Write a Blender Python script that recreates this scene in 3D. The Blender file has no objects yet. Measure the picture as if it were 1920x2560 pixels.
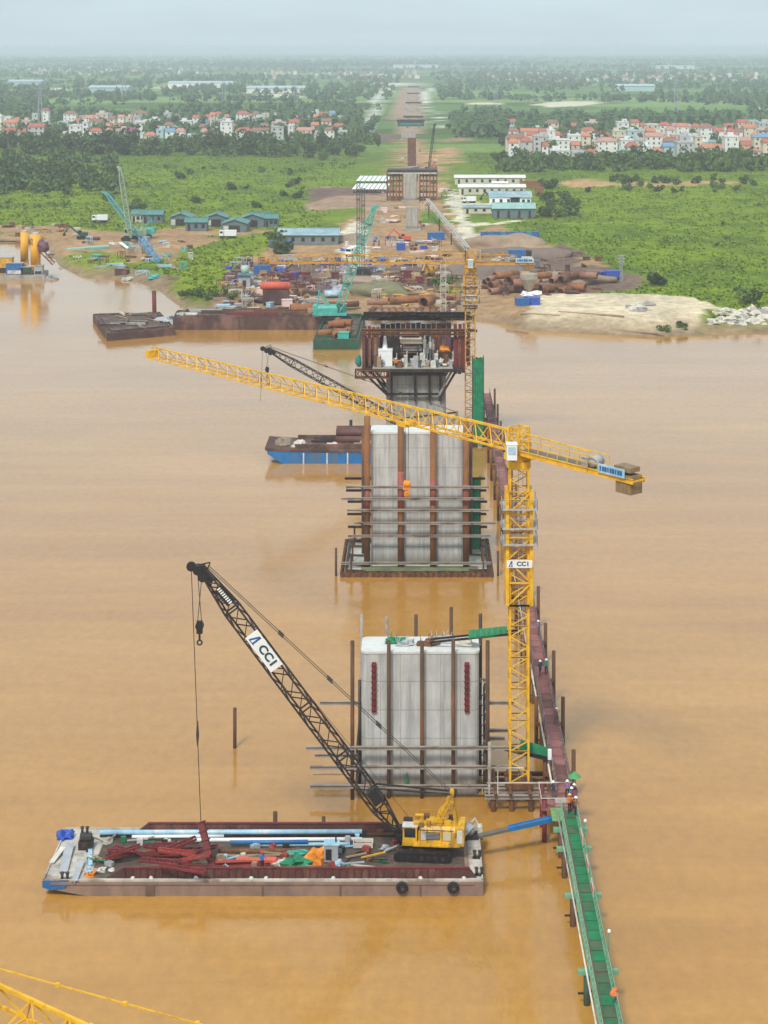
import bpy, math, random
import numpy as np
from mathutils import Vector, Matrix, noise as mn
V = Vector
R = math.radians
random.seed(7)
rng = np.random.default_rng(11)
scene = bpy.context.scene
COL = scene.collection

# ------------------------------------------------------------------ camera
CH, F, VX, VY = 71.0, 4400.0, 1045.0, 118.0      # height (m), focal length and horizon point in photo pixels
cam = bpy.data.cameras.new('camera')
cam.sensor_fit = 'VERTICAL'; cam.sensor_height = 36.0; cam.sensor_width = 27.0
cam.lens = F / 2560 * 36.0
cam.shift_x = (960 - VX) / 2560.0
cam.shift_y = -(1280 - VY) / 2560.0
cam.clip_start = 1.0; cam.clip_end = 90000
camo = bpy.data.objects.new('camera', cam); COL.objects.link(camo)
camo.location = (0, 0, CH); camo.rotation_euler = (R(90), 0, 0)
scene.camera = camo

# ------------------------------------------------------------------ sky, sun, exposure
SUN_EL, SUN_ROT = 52.0, 200.0
w = bpy.data.worlds.new('World'); scene.world = w; w.use_nodes = True
nt = w.node_tree; nt.nodes.clear()
out = nt.nodes.new('ShaderNodeOutputWorld'); bg = nt.nodes.new('ShaderNodeBackground')
sky = nt.nodes.new('ShaderNodeTexSky'); sky.sky_type = 'NISHITA'; sky.sun_disc = False
sky.sun_elevation = R(SUN_EL); sky.sun_rotation = R(SUN_ROT); sky.dust_density = 4.0; sky.air_density = 1.0
mx = nt.nodes.new('ShaderNodeMix'); mx.data_type = 'RGBA'; mx.inputs[0].default_value = 0.82
mx.inputs[7].default_value = (5.6, 6.75, 7.3, 1)          # even cloud cover over the whole sky
nt.links.new(sky.outputs[0], mx.inputs[6])
stc = nt.nodes.new('ShaderNodeTexCoord'); smp = nt.nodes.new('ShaderNodeMapping'); smp.inputs['Scale'].default_value = (9, 9, 60)
snz = nt.nodes.new('ShaderNodeTexNoise'); snz.inputs['Scale'].default_value = 1.0; snz.inputs['Detail'].default_value = 5
srm = nt.nodes.new('ShaderNodeMapRange'); srm.inputs[1].default_value = .3; srm.inputs[2].default_value = .7; srm.inputs[3].default_value = .955; srm.inputs[4].default_value = 1.04
smu = nt.nodes.new('ShaderNodeVectorMath'); smu.operation = 'SCALE'                     # soft unevenness of the cloud cover
nt.links.new(stc.outputs['Generated'], smp.inputs[0]); nt.links.new(smp.outputs[0], snz.inputs['Vector']); nt.links.new(snz.outputs[0], srm.inputs[0])
nt.links.new(mx.outputs[2], smu.inputs[0]); nt.links.new(srm.outputs[0], smu.inputs['Scale']); nt.links.new(smu.outputs[0], bg.inputs[0])
bg.inputs[1].default_value = 0.065
nt.links.new(bg.outputs[0], out.inputs[0])
sun = bpy.data.lights.new('sun', 'SUN'); sun.energy = 1.5; sun.angle = R(10); sun.color = (1, .96, .90)
suno = bpy.data.objects.new('sun', sun); COL.objects.link(suno)
suno.rotation_euler = (R(90 - SUN_EL), 0, R(180 - SUN_ROT))
scene.view_settings.view_transform = 'Standard'; scene.view_settings.look = 'None'
scene.view_settings.exposure = 1.0; scene.view_settings.gamma = 1.0
scene.view_settings.use_curve_mapping = False
scene.cycles.volume_bounces = 2
scene.cycles.max_bounces = 6

# ------------------------------------------------------------------ helpers
def G(px, py, z=0.0):
    d = F * (CH - z) / (py - VY); return V(((px - VX) * d / F, d, z))
def D(px, py, d):
    return V(((px - VX) * d / F, d, CH - (py - VY) * d / F))
def lin(c):
    return tuple(((x / 255) / 12.92 if x <= 10 else (((x / 255) + .055) / 1.055) ** 2.4) for x in c)

ORG = {}
class MB:
    def __init__(s): s.v = []; s.f = []; s.m = []; s.k = 0
    def add(s, vs, fs):
        b = len(s.v); s.v += [tuple(v) for v in vs]
        for f in fs: s.f.append(tuple(b + i for i in f)); s.m.append(s.k)
        return s
    def box(s, c, d, rz=0.0, mat=None):
        c = V(c); hx, hy, hz = d[0] / 2, d[1] / 2, d[2] / 2
        q = Matrix.Rotation(rz, 3, 'Z') if mat is None else mat
        vs = [c + q @ V((x * hx, y * hy, z * hz)) for z in (-1, 1) for y in (-1, 1) for x in (-1, 1)]
        return s.add(vs, [(0, 2, 3, 1), (4, 5, 7, 6), (0, 1, 5, 4), (2, 6, 7, 3), (0, 4, 6, 2), (1, 3, 7, 5)])
    def bar(s, a, b, w, h=None, up=V((0, 0, 1))):
        a = V(a); b = V(b); h = h or w; t = (b - a)
        if t.length < 1e-6: return s
        t.normalize()
        sd = t.cross(up)
        if sd.length < 1e-3: sd = t.cross(V((1, 0, 0)))
        sd.normalize(); u = sd.cross(t)
        vs = [p + sd * x * w / 2 + u * y * h / 2 for p in (a, b) for (x, y) in ((-1, -1), (1, -1), (1, 1), (-1, 1))]
        return s.add(vs, [(3, 2, 1, 0), (4, 5, 6, 7), (0, 1, 5, 4), (1, 2, 6, 5), (2, 3, 7, 6), (3, 0, 4, 7)])
    def tube(s, a, b, r, n=8, r2=None, cap=True):
        a = V(a); b = V(b); r2 = r if r2 is None else r2; t = (b - a).normalized()
        sd = t.cross(V((0, 0, 1)))
        if sd.length < 1e-3: sd = V((1, 0, 0))
        sd.normalize(); u = sd.cross(t)
        vs = []
        for p, rr in ((a, r), (b, r2)):
            for i in range(n):
                an = 2 * math.pi * i / n
                vs.append(p + sd * math.cos(an) * rr + u * math.sin(an) * rr)
        fs = [(i, (i + 1) % n, n + (i + 1) % n, n + i) for i in range(n)]
        if cap: fs += [tuple(range(n - 1, -1, -1)), tuple(range(n, 2 * n))]
        return s.add(vs, fs)
    def pipe(s, a, b, r, n=12, th=.08):
        """hollow pipe"""
        a = V(a); b = V(b); t = (b - a).normalized(); sd = t.cross(V((0, 0, 1)))
        if sd.length < 1e-3: sd = V((1, 0, 0))
        sd.normalize(); u = sd.cross(t); vs = []
        for rr in (r, r * (1 - th)):
            for p in (a, b):
                for i in range(n):
                    an = 2 * math.pi * i / n
                    vs.append(p + sd * math.cos(an) * rr + u * math.sin(an) * rr)
        fs = []
        for i in range(n):
            j = (i + 1) % n
            fs += [(i, j, n + j, n + i), (2 * n + j, 2 * n + i, 3 * n + i, 3 * n + j),
                   (j, i, 2 * n + i, 2 * n + j), (n + i, n + j, 3 * n + j, 3 * n + i)]
        return s.add(vs, fs)
    def ibeam(s, a, b, h=.3, w=.28, t=.04):
        a = V(a); b = V(b)
        o = V((0, 0, h / 2 - t / 2))
        s.bar(a + o, b + o, w, t); s.bar(a - o, b - o, w, t); s.bar(a, b, t, h - 2 * t)
        return s
    def prism(s, pts, z0, z1):
        n = len(pts)
        vs = [(p[0], p[1], z0) for p in pts] + [(p[0], p[1], z1) for p in pts]
        fs = [(i, (i + 1) % n, n + (i + 1) % n, n + i) for i in range(n)]
        fs += [tuple(range(n - 1, -1, -1)), tuple(range(n, 2 * n))]
        return s.add(vs, fs)
    def exty(s, pts, y0, y1):
        """profile of (x, z) pulled along y"""
        n = len(pts)
        vs = [(p[0], y0, p[1]) for p in pts] + [(p[0], y1, p[1]) for p in pts]
        fs = [(i, (i + 1) % n, n + (i + 1) % n, n + i) for i in range(n)]
        fs += [tuple(range(n - 1, -1, -1)), tuple(range(n, 2 * n))]
        return s.add(vs, fs)
    def truss(s, a, b, w, h, n, ch=.12, la=.06, up=V((0, 0, 1)), w2=None, h2=None, side_x=False):
        """four-chord lattice from a to b"""
        a = V(a); b = V(b); t = (b - a).normalized(); sd = t.cross(up)
        if sd.length < 1e-3: sd = t.cross(V((0, 1, 0)))
        sd.normalize(); u = sd.cross(t); w2 = w if w2 is None else w2; h2 = h if h2 is None else h2
        P = []
        for i in range(n + 1):
            k = i / n; p = a.lerp(b, k); ww = w + (w2 - w) * k; hh = h + (h2 - h) * k
            P.append([p + sd * x * ww / 2 + u * y * hh / 2 for (x, y) in ((-1, -1), (1, -1), (1, 1), (-1, 1))])
        for c in range(4):
            s.bar(P[0][c], P[n][c], ch)
        for i in range(n):
            for c in range(4):
                d = (c + 1) % 4
                if i % 2: s.bar(P[i][c], P[i + 1][d], la)
                else: s.bar(P[i][d], P[i + 1][c], la)
                if side_x: s.bar(P[i][c], P[i][d], la)
        for c in range(4):
            s.bar(P[0][c], P[0][(c + 1) % 4], la); s.bar(P[n][c], P[n][(c + 1) % 4], la)
        return s
    def tritruss(s, a, b, w, h, n, ch=.12, la=.06, h2=None):
        """two lower chords and one top chord"""
        a = V(a); b = V(b); t = (b - a).normalized(); sd = t.cross(V((0, 0, 1))).normalized(); h2 = h if h2 is None else h2
        L = []; Q = []; T = []
        for i in range(n + 1):
            p = a.lerp(b, i / n); L.append(p - sd * w / 2); Q.append(p + sd * w / 2)
        for i in range(n):
            T.append(a.lerp(b, (i + .5) / n) + V((0, 0, h + (h2 - h) * i / n)))
        s.bar(L[0], L[n], ch); s.bar(Q[0], Q[n], ch)
        s.bar(T[0] + (a - b) / n * .5, T[-1] + (b - a) / n * .5, ch * 1.15)
        for i in range(n):
            for c in (L, Q):
                s.bar(c[i], T[i], la); s.bar(T[i], c[i + 1], la)
            s.bar(L[i], Q[i], la); s.bar(L[i], Q[i + 1], la)
        return s
    def blob(s, c, r, seed=0, n=10, m=7, amp=.25, flat=0.0):
        c = V(c); vs = []; off = V((seed * 3.1, seed * 1.7, seed * .9))
        for j in range(m + 1):
            th = math.pi * j / m
            for i in range(n):
                ph = 2 * math.pi * i / n
                d = V((math.sin(th) * math.cos(ph), math.sin(th) * math.sin(ph), math.cos(th)))
                k = 1 + amp * mn.noise(d * 1.6 + off) * 2
                z = d.z * r[2] * k
                if z < 0: z *= flat
                vs.append(c + V((d.x * r[0] * k, d.y * r[1] * k, z)))
        fs = []
        for j in range(m):
            for i in range(n):
                k = (i + 1) % n
                fs.append((j * n + i, (j + 1) * n + i, (j + 1) * n + k, j * n + k))
        return s.add(vs, fs)
    def mesh(s, name, mats, org=None, smooth=False):
        me = bpy.data.meshes.new(name)
        vs = s.v if org is None else [(v[0] - org[0], v[1] - org[1], v[2] - org[2]) for v in s.v]
        me.from_pydata(vs, [], s.f)
        if not isinstance(mats, (list, tuple)): mats = [mats]
        for m in mats: me.materials.append(m)
        if len(mats) > 1: me.polygons.foreach_set('material_index', s.m)
        if smooth: me.polygons.foreach_set('use_smooth', [True] * len(me.polygons))
        me.update()
        return me
    def obj(s, name, mats, parent=None, smooth=False, org=None):
        if parent is not None: o_ = ORG.get(parent.name, V((0, 0, 0)))
        else: o_ = org if org is not None else base_of(s.v)
        me = s.mesh(name, mats, o_, smooth)
        o = bpy.data.objects.new(name, me); COL.objects.link(o)
        ORG[o.name] = V(o_)
        if parent is not None: o.parent = parent
        else: o.location = o_
        return o
def base_of(vs):
    a = np.array(vs); lo = a.min(0); hi = a.max(0)
    return V(((lo[0] + hi[0]) / 2, (lo[1] + hi[1]) / 2, lo[2]))
def tag(o, label=None, cat=None, group=None, kind=None):
    if label: o['label'] = label
    if cat: o['category'] = cat
    if group: o['group'] = group
    if kind: o['kind'] = kind
    return o
def thing(name, label, cat, loc=(0, 0, 0), group=None):
    o = bpy.data.objects.new(name, None); COL.objects.link(o); o.empty_display_size = .5
    o.location = loc; ORG[o.name] = V(loc)
    return tag(o, label, cat, group)
def kids(o): return [c for c in KID.get(o.name, [])]
def copy_tree(o, parent=None, matmap=None):
    c = o.copy(); COL.objects.link(c); ORG[c.name] = V(ORG.get(o.name, (0, 0, 0)))
    if parent is not None: c.parent = parent
    for ch in list(o.children): copy_tree(ch, c)
    return c
ORDN = ['zeroth', 'first', 'second', 'third', 'fourth', 'fifth', 'sixth', 'seventh', 'eighth', 'ninth', 'tenth', 'eleventh', 'twelfth',
        'thirteenth', 'fourteenth', 'fifteenth', 'sixteenth', 'seventeenth', 'eighteenth', 'nineteenth', 'twentieth']
TENS = ['', '', 'twenty', 'thirty', 'forty', 'fifty', 'sixty', 'seventy', 'eighty', 'ninety']
def ordn(i):
    if i <= 20: return ORDN[i]
    if i >= 100: return 'hundred and ' + ordn(i - 100) if i > 100 else 'hundredth'
    t, u = divmod(i, 10)
    return TENS[t] + '-' + ORDN[u] if u else TENS[t][:-1] + 'ieth'

# ------------------------------------------------------------------ materials
MC = {}
def mat(name, c, rough=.6, var=.3, scale=1.2, metal=0.0, c2=None, amt=.45, stretch=(1, 1, 1), bump=0.0, alpha=None, spec=.4, c2scale=None):
    if name in MC: return MC[name]
    m = bpy.data.materials.new(name); m.use_nodes = True; t = m.node_tree; N = t.nodes; L = t.links
    b = N['Principled BSDF']; tc = N.new('ShaderNodeTexCoord'); mp = N.new('ShaderNodeMapping')
    mp.inputs['Scale'].default_value = stretch
    L.new(tc.outputs['Object'], mp.inputs[0])
    n1 = N.new('ShaderNodeTexNoise'); n1.inputs['Scale'].default_value = scale; n1.inputs['Detail'].default_value = 7
    n1.inputs['Roughness'].default_value = .65
    L.new(mp.outputs[0], n1.inputs['Vector'])
    cr = N.new('ShaderNodeValToRGB'); e = cr.color_ramp.elements
    e[0].position = .28; e[1].position = .72
    e[0].color = tuple(x * (1 - var) for x in c) + (1,); e[1].color = tuple(min(1, x * (1 + var * .7)) for x in c) + (1,)
    L.new(n1.outputs[0], cr.inputs[0]); col = cr.outputs[0]
    if c2 is not None:
        n2 = N.new('ShaderNodeTexNoise'); n2.inputs['Scale'].default_value = c2scale or scale * .6; n2.inputs['Detail'].default_value = 8
        n2.inputs['Roughness'].default_value = .7
        ad = N.new('ShaderNodeVectorMath'); ad.operation = 'ADD'; ad.inputs[1].default_value = (31, 17, 9)
        L.new(mp.outputs[0], ad.inputs[0]); L.new(ad.outputs[0], n2.inputs['Vector'])
        c2r = N.new('ShaderNodeValToRGB'); e2 = c2r.color_ramp.elements
        p = 1 - amt; e2[0].position = max(0, p - .09); e2[1].position = min(1, p + .06)
        e2[0].color = (0, 0, 0, 1); e2[1].color = (1, 1, 1, 1)
        L.new(n2.outputs[0], c2r.inputs[0])
        mx = N.new('ShaderNodeMix'); mx.data_type = 'RGBA'; mx.inputs[7].default_value = tuple(c2) + (1,)
        L.new(c2r.outputs[0], mx.inputs[0]); L.new(col, mx.inputs[6]); col = mx.outputs[2]
    L.new(col, b.inputs['Base Color'])
    b.inputs['Roughness'].default_value = rough; b.inputs['Metallic'].default_value = metal
    b.inputs['Specular IOR Level'].default_value = spec
    if bump:
        bp = N.new('ShaderNodeBump'); bp.inputs['Strength'].default_value = bump; bp.inputs['Distance'].default_value = .1
        L.new(n1.outputs[0], bp.inputs['Height']); L.new(bp.outputs[0], b.inputs['Normal'])
    if alpha is not None: b.inputs['Alpha'].default_value = alpha
    MC[name] = m
    return m
RUST = (.13, .055, .026)
yellow = mat('crane_yellow', (.76, .43, .02), .5, .25, 1.0, c2=(.36, .17, .03), amt=.38)
yellow2 = mat('crane_yellow_far', (.60, .31, .03), .55, .3, 1.0, c2=(.28, .13, .03), amt=.42)
mustard = mat('machine_yellow', (.68, .37, .012), .45, .3, 1.8, c2=(.22, .13, .04), amt=.42)
white = mat('white_paint', (.78, .80, .80), .5, .12, 1.0)
dirtywhite = mat('dirty_white', (.58, .56, .50), .7, .3, .8, c2=(.22, .16, .1), amt=.38)
dark = mat('dark_steel', (.024, .021, .02), .55, .5, 1.5, c2=(.09, .05, .03), amt=.4)
black = mat('black_steel', (.016, .015, .016), .5, .4, 2)
rope = mat('steel_rope', (.05, .045, .04), .6, .3, 3)
rust = mat('rust_steel', RUST, .8, .45, 1.5, c2=(.23, .10, .04), amt=.42, bump=.2)
rustpile = mat('rust_pile', (.095, .05, .027), .75, .45, .6, c2=(.22, .085, .026), amt=.42, stretch=(1, 1, .35), bump=.2)
rustorange = mat('rust_orange', (.30, .12, .04), .8, .4, .6, c2=(.14, .06, .03), amt=.4, bump=.2)
redox = mat('red_oxide', (.17, .022, .022), .65, .4, 1.5, c2=(.07, .02, .018), amt=.4)
redpaint = mat('red_paint', (.36, .05, .035), .6, .3, 1.5, c2=(.14, .06, .04), amt=.4)
beamgrey = mat('beam_grey', (.33, .28, .235), .65, .35, .9, c2=(.11, .07, .045), amt=.4, stretch=(.4, .4, 1))
green = mat('green_net', (.01, .22, .10), .75, .4, 1.5, c2=(.02, .12, .06), amt=.4)
greendeck = mat('green_deck', (.012, .20, .075), .6, .4, .9, c2=(.05, .11, .05), amt=.38)
greenrail = mat('green_rail', (.16, .36, .22), .55, .35, 1.2, c2=(.35, .42, .33), amt=.4)
teal = mat('teal_paint', (.05, .40, .33), .5, .3, 1.2, c2=(.25, .42, .36), amt=.38)
tealroof = mat('teal_roof', (.08, .22, .20), .55, .3, .25, c2=(.2, .28, .27), amt=.35)
blueroof = mat('blue_grey_roof', (.22, .36, .42), .55, .3, .25, c2=(.42, .47, .46), amt=.42)
blue = mat('blue_paint', (.02, .13, .36), .5, .35, .9, c2=(.10, .17, .22), amt=.36)
bluehull = mat('blue_hull', (.015, .16, .42), .5, .4, .5, c2=(.10, .14, .17), amt=.42, stretch=(1, 1, .4))
paleblue = mat('pale_blue', (.30, .52, .66), .45, .3, .8, c2=(.6, .66, .68), amt=.42)
tarpblue = mat('tarp_blue', (.03, .09, .42), .5, .3, 2)
orange = mat('orange_tarp', (.80, .26, .02), .6, .3, 2)
coralred = mat('coral_red', (.62, .11, .06), .55, .25, .8)
greybox = mat('grey_box', (.36, .38, .40), .5, .25, 1.2)
glass = mat('dark_glass', (.02, .025, .03), .15, .2, 2, spec=.6)
rubber = mat('rubber', (.018, .017, .016), .85, .4, 3)
hull_brown = mat('hull_brown', (.25, .165, .125), .75, .3, .5, c2=(.17, .12, .10), amt=.42, stretch=(1, 1, .5), bump=.1)
hull_rust = mat('hull_rust', (.085, .042, .033), .8, .5, .35, c2=(.20, .11, .08), amt=.42, stretch=(1, 1, .6), bump=.2)
hull_green = mat('hull_green', (.015, .085, .045), .55, .4, .5, c2=(.05, .07, .045), amt=.38)
deckmud = mat('deck_mud', (.085, .062, .045), .85, .45, .7, c2=(.17, .125, .09), amt=.42, bump=.3)
deckpale = mat('deck_pale', (.50, .46, .40), .8, .35, .6, c2=(.22, .17, .13), amt=.42, bump=.2)
timber = mat('timber', (.34, .24, .15), .8, .4, .8, stretch=(.5, 3, 3))
concrete_dk = mat('old_concrete', (.35, .33, .28), .85, .3, .5, c2=(.22, .2, .17), amt=.4, bump=.2)
rockpale = mat('pale_rock', (.62, .57, .48), .9, .3, .8, c2=(.4, .36, .3), amt=.4, bump=.4)
rockgrey = mat('grey_rock', (.30, .29, .28), .9, .3, .8, bump=.4)
sandm = mat('sand', (.63, .53, .38), .95, .15, .12, c2=(.54, .44, .31), amt=.4, bump=.3)
dirtm = mat('dirt', (.30, .215, .145), .95, .3, .15, c2=(.4, .30, .2), amt=.4, bump=.4)
mudm = mat('dark_soil', (.17, .13, .105), .95, .3, .2, c2=(.24, .18, .13), amt=.4, bump=.4)
pinkposter = mat('poster_pink', (.75, .55, .5), .6, .1, 3)
redprint = mat('poster_red', (.65, .07, .06), .6, .1, 3)
signblue = mat('sign_blue', (.02, .10, .30), .5, .05, 3)
signteal = mat('sign_teal', (.01, .07, .10), .5, .05, 3)
moss = mat('moss_concrete', (.16, .19, .085), .9, .35, .6, c2=(.10, .10, .06), amt=.42)
palewater = mat('wet_slab', (.50, .52, .44), .35, .2, .5, c2=(.34, .38, .3), amt=.42)
purple = mat('dull_purple', (.12, .06, .10), .8, .5, .8, c2=(.2, .1, .1), amt=.42)
# ------------------------------------------------------------------ concrete, water, land materials
def concrete_mat(name, base, dk):
    m = bpy.data.materials.new(name); m.use_nodes = True; t = m.node_tree; N = t.nodes; L = t.links
    b = N['Principled BSDF']; tc = N.new('ShaderNodeTexCoord')
    def nz(scale, st, det=6, off=0):
        mp = N.new('ShaderNodeMapping'); mp.inputs['Scale'].default_value = st; mp.inputs['Location'].default_value = (off, off, off)
        L.new(tc.outputs['Object'], mp.inputs[0]); n = N.new('ShaderNodeTexNoise'); n.inputs['Scale'].default_value = scale
        n.inputs['Detail'].default_value = det; n.inputs['Roughness'].default_value = .65; L.new(mp.outputs[0], n.inputs[0]); return n.outputs[0]
    def ramp(o, p0, p1, c0, c1):
        r = N.new('ShaderNodeValToRGB'); e = r.color_ramp.elements; e[0].position = p0; e[1].position = p1
        e[0].color = c0 + (1,); e[1].color = c1 + (1,); L.new(o, r.inputs[0]); return r.outputs[0]
    def mix(f, a, bb, mode='MIX'):
        x = N.new('ShaderNodeMix'); x.data_type = 'RGBA'; x.blend_type = mode
        if isinstance(f, float): x.inputs[0].default_value = f
        else: L.new(f, x.inputs[0])
        L.new(a, x.inputs[6])
        if isinstance(bb, tuple): x.inputs[7].default_value = bb + (1,)
        else: L.new(bb, x.inputs[7])
        return x.outputs[2]
    c = ramp(nz(.35, (1, 1, 1)), .3, .7, dk, base)
    st = ramp(nz(2.2, (1, 1, .06), 5, 4), .45, .72, (0, 0, 0), (1, 1, 1))                # rain streaks
    c = mix(st, c, tuple(x * .78 for x in dk))
    hi = ramp(nz(.9, (1, 1, .12), 3, 9), .52, .75, (0, 0, 0), (.7, .7, .7))               # limewash runs
    c = mix(hi, c, (.62, .63, .60))
    sp = N.new('ShaderNodeSeparateXYZ'); L.new(tc.outputs['Object'], sp.inputs[0])       # pour joints
    wv = N.new('ShaderNodeMath'); wv.operation = 'PINGPONG'; wv.inputs[1].default_value = 1.35; L.new(sp.outputs[2], wv.inputs[0])
    jl = N.new('ShaderNodeMath'); jl.operation = 'LESS_THAN'; jl.inputs[1].default_value = .045; L.new(wv.outputs[0], jl.inputs[0])
    wx = N.new('ShaderNodeMath'); wx.operation = 'PINGPONG'; wx.inputs[1].default_value = .95; L.new(sp.outputs[0], wx.inputs[0])
    jx = N.new('ShaderNodeMath'); jx.operation = 'LESS_THAN'; jx.inputs[1].default_value = .03; L.new(wx.outputs[0], jx.inputs[0])
    jm = N.new('ShaderNodeMath'); jm.operation = 'MAXIMUM'; L.new(jl.outputs[0], jm.inputs[0]); L.new(jx.outputs[0], jm.inputs[1]); jl = jm
    ms = N.new('ShaderNodeMath'); ms.operation = 'MULTIPLY'; ms.inputs[1].default_value = .55; L.new(jl.outputs[0], ms.inputs[0])
    c = mix(ms.outputs[0], c, tuple(x * .5 for x in dk))
    wl = N.new('ShaderNodeMapRange'); wl.inputs[1].default_value = .1; wl.inputs[2].default_value = 1.5; wl.inputs[3].default_value = .75; wl.inputs[4].default_value = 0
    nadd = N.new('ShaderNodeMath'); nadd.operation = 'MULTIPLY_ADD'; nadd.inputs[1].default_value = -1.5
    L.new(nz(.8, (1, 1, .3), 4, 2), nadd.inputs[0]); L.new(sp.outputs[2], nadd.inputs[2]); L.new(nadd.outputs[0], wl.inputs[0])
    c = mix(wl.outputs[0], c, (.16, .13, .09))                                            # silt line above the river
    L.new(c, b.inputs['Base Color']); b.inputs['Roughness'].default_value = .85; b.inputs['Specular IOR Level'].default_value = .25
    bp = N.new('ShaderNodeBump'); bp.inputs['Strength'].default_value = .25; bp.inputs['Distance'].default_value = .05
    L.new(nz(3.0, (1, 1, .5), 6, 1), bp.inputs['Height']); L.new(bp.outputs[0], b.inputs['Normal'])
    return m
concrete = concrete_mat('pier_concrete', (.54, .54, .52), (.37, .365, .345))
concrete2 = concrete_mat('far_concrete', (.44, .42, .37), (.31, .29, .25))

def water_mat():
    m = bpy.data.materials.new('muddy_water'); m.use_nodes = True; t = m.node_tree; N = t.nodes; L = t.links
    b = N['Principled BSDF']; tc = N.new('ShaderNodeTexCoord')
    def nz(scale, st, det=4, rough=.55):
        mp = N.new('ShaderNodeMapping'); mp.inputs['Scale'].default_value = st; mp.inputs['Rotation'].default_value = (0, 0, R(8))
        L.new(tc.outputs['Object'], mp.inputs[0]); n = N.new('ShaderNodeTexNoise'); n.inputs['Scale'].default_value = scale
        n.inputs['Detail'].default_value = det; n.inputs['Roughness'].default_value = rough; L.new(mp.outputs[0], n.inputs[0]); return n.outputs[0]
    r = N.new('ShaderNodeValToRGB'); e = r.color_ramp.elements; e[0].position = .3; e[1].position = .7
    e[0].color = (.405, .195, .034, 1); e[1].color = (.505, .26, .056, 1)
    L.new(nz(.012, (1, 1.6, 1), 5), r.inputs[0])
    r2 = N.new('ShaderNodeValToRGB'); e = r2.color_ramp.elements; e[0].position = .35; e[1].position = .75  # light and dark of small wavelets put into the colour
    e[0].color = (.86, .86, .85, 1); e[1].color = (1.1, 1.1, 1.1, 1)
    L.new(nz(.9, (1, .55, 1), 8, .75), r2.inputs[0])
    mu = N.new('ShaderNodeMix'); mu.data_type = 'RGBA'; mu.blend_type = 'MULTIPLY'; mu.inputs[0].default_value = 1
    L.new(r.outputs[0], mu.inputs[6]); L.new(r2.outputs[0], mu.inputs[7])
    r3 = N.new('ShaderNodeValToRGB'); e = r3.color_ramp.elements; e[0].position = .42; e[1].position = .7      # silt streaks carried along by the current
    e[0].color = (.92, .90, .86, 1); e[1].color = (1.09, 1.10, 1.14, 1); L.new(nz(.03, (.5, 4.0, 1), 7, .7), r3.inputs[0])
    mv = N.new('ShaderNodeMix'); mv.data_type = 'RGBA'; mv.blend_type = 'MULTIPLY'; mv.inputs[0].default_value = 1; mv.clamp_result = False
    L.new(mu.outputs[2], mv.inputs[6]); L.new(r3.outputs[0], mv.inputs[7])
    L.new(mv.outputs[2], b.inputs['Base Color'])
    b.inputs['Roughness'].default_value = .09; b.inputs['IOR'].default_value = 1.34; b.inputs['Specular IOR Level'].default_value = .5; b.inputs['Coat Weight'].default_value = .45; b.inputs['Coat IOR'].default_value = 1.33; b.inputs['Coat Roughness'].default_value = .12
    b1 = N.new('ShaderNodeBump'); b1.inputs['Strength'].default_value = .3; b1.inputs['Distance'].default_value = .08
    L.new(nz(.9, (1, .45, 1), 4, .6), b1.inputs['Height'])
    b2 = N.new('ShaderNodeBump'); b2.inputs['Strength'].default_value = .25; b2.inputs['Distance'].default_value = .6
    L.new(nz(.07, (1, .6, 1), 3), b2.inputs['Height']); L.new(b1.outputs[0], b2.inputs['Normal'])
    b3 = N.new('ShaderNodeBump'); b3.inputs['Strength'].default_value = .3; b3.inputs['Distance'].default_value = .06
    L.new(nz(1.7, (1, .5, 1), 3, .6), b3.inputs['Height']); L.new(b2.outputs[0], b3.inputs['Normal'])
    L.new(b3.outputs[0], b.inputs['Normal']); L.new(b3.outputs[0], b.inputs['Coat Normal'])
    return m
water = water_mat()

def land_mat():
    m = bpy.data.materials.new('land'); m.use_nodes = True; t = m.node_tree; N = t.nodes; L = t.links
    b = N['Principled BSDF']; tc = N.new('ShaderNodeTexCoord')
    at = N.new('ShaderNodeAttribute'); at.attribute_name = 'zone'
    def nz(scale, st=(1, 1, 1), det=8):
        mp = N.new('ShaderNodeMapping'); mp.inputs['Scale'].default_value = st
        L.new(tc.outputs['Object'], mp.inputs[0]); n = N.new('ShaderNodeTexNoise'); n.inputs['Scale'].default_value = scale
        n.inputs['Detail'].default_value = det; n.inputs['Roughness'].default_value = .7; L.new(mp.outputs[0], n.inputs[0]); return n.outputs[0]
    cur = at.outputs['Color']; h = None
    for sc, lo, hi in ((.35, .62, 1.34), (.06, .76, 1.24)):
        o = nz(sc); h = h or o
        r = N.new('ShaderNodeValToRGB'); e = r.color_ramp.elements; e[0].position = .3; e[1].position = .7
        e[0].color = (lo * .95, lo * .98, lo * .95, 1); e[1].color = (hi, hi * .98, hi * .9, 1); L.new(o, r.inputs[0])
        x = N.new('ShaderNodeMix'); x.data_type = 'RGBA'; x.blend_type = 'MULTIPLY'; x.inputs[0].default_value = 1
        x.clamp_result = False
        L.new(cur, x.inputs[6]); L.new(r.outputs[0], x.inputs[7]); cur = x.outputs[2]
    L.new(cur, b.inputs['Base Color']); b.inputs['Roughness'].default_value = .95; b.inputs['Specular IOR Level'].default_value = .1
    bp = N.new('ShaderNodeBump'); bp.inputs['Strength'].default_value = .6; bp.inputs['Distance'].default_value = .4
    L.new(h, bp.inputs['Height']); L.new(bp.outputs[0], b.inputs['Normal'])
    return m
land = land_mat()

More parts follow.
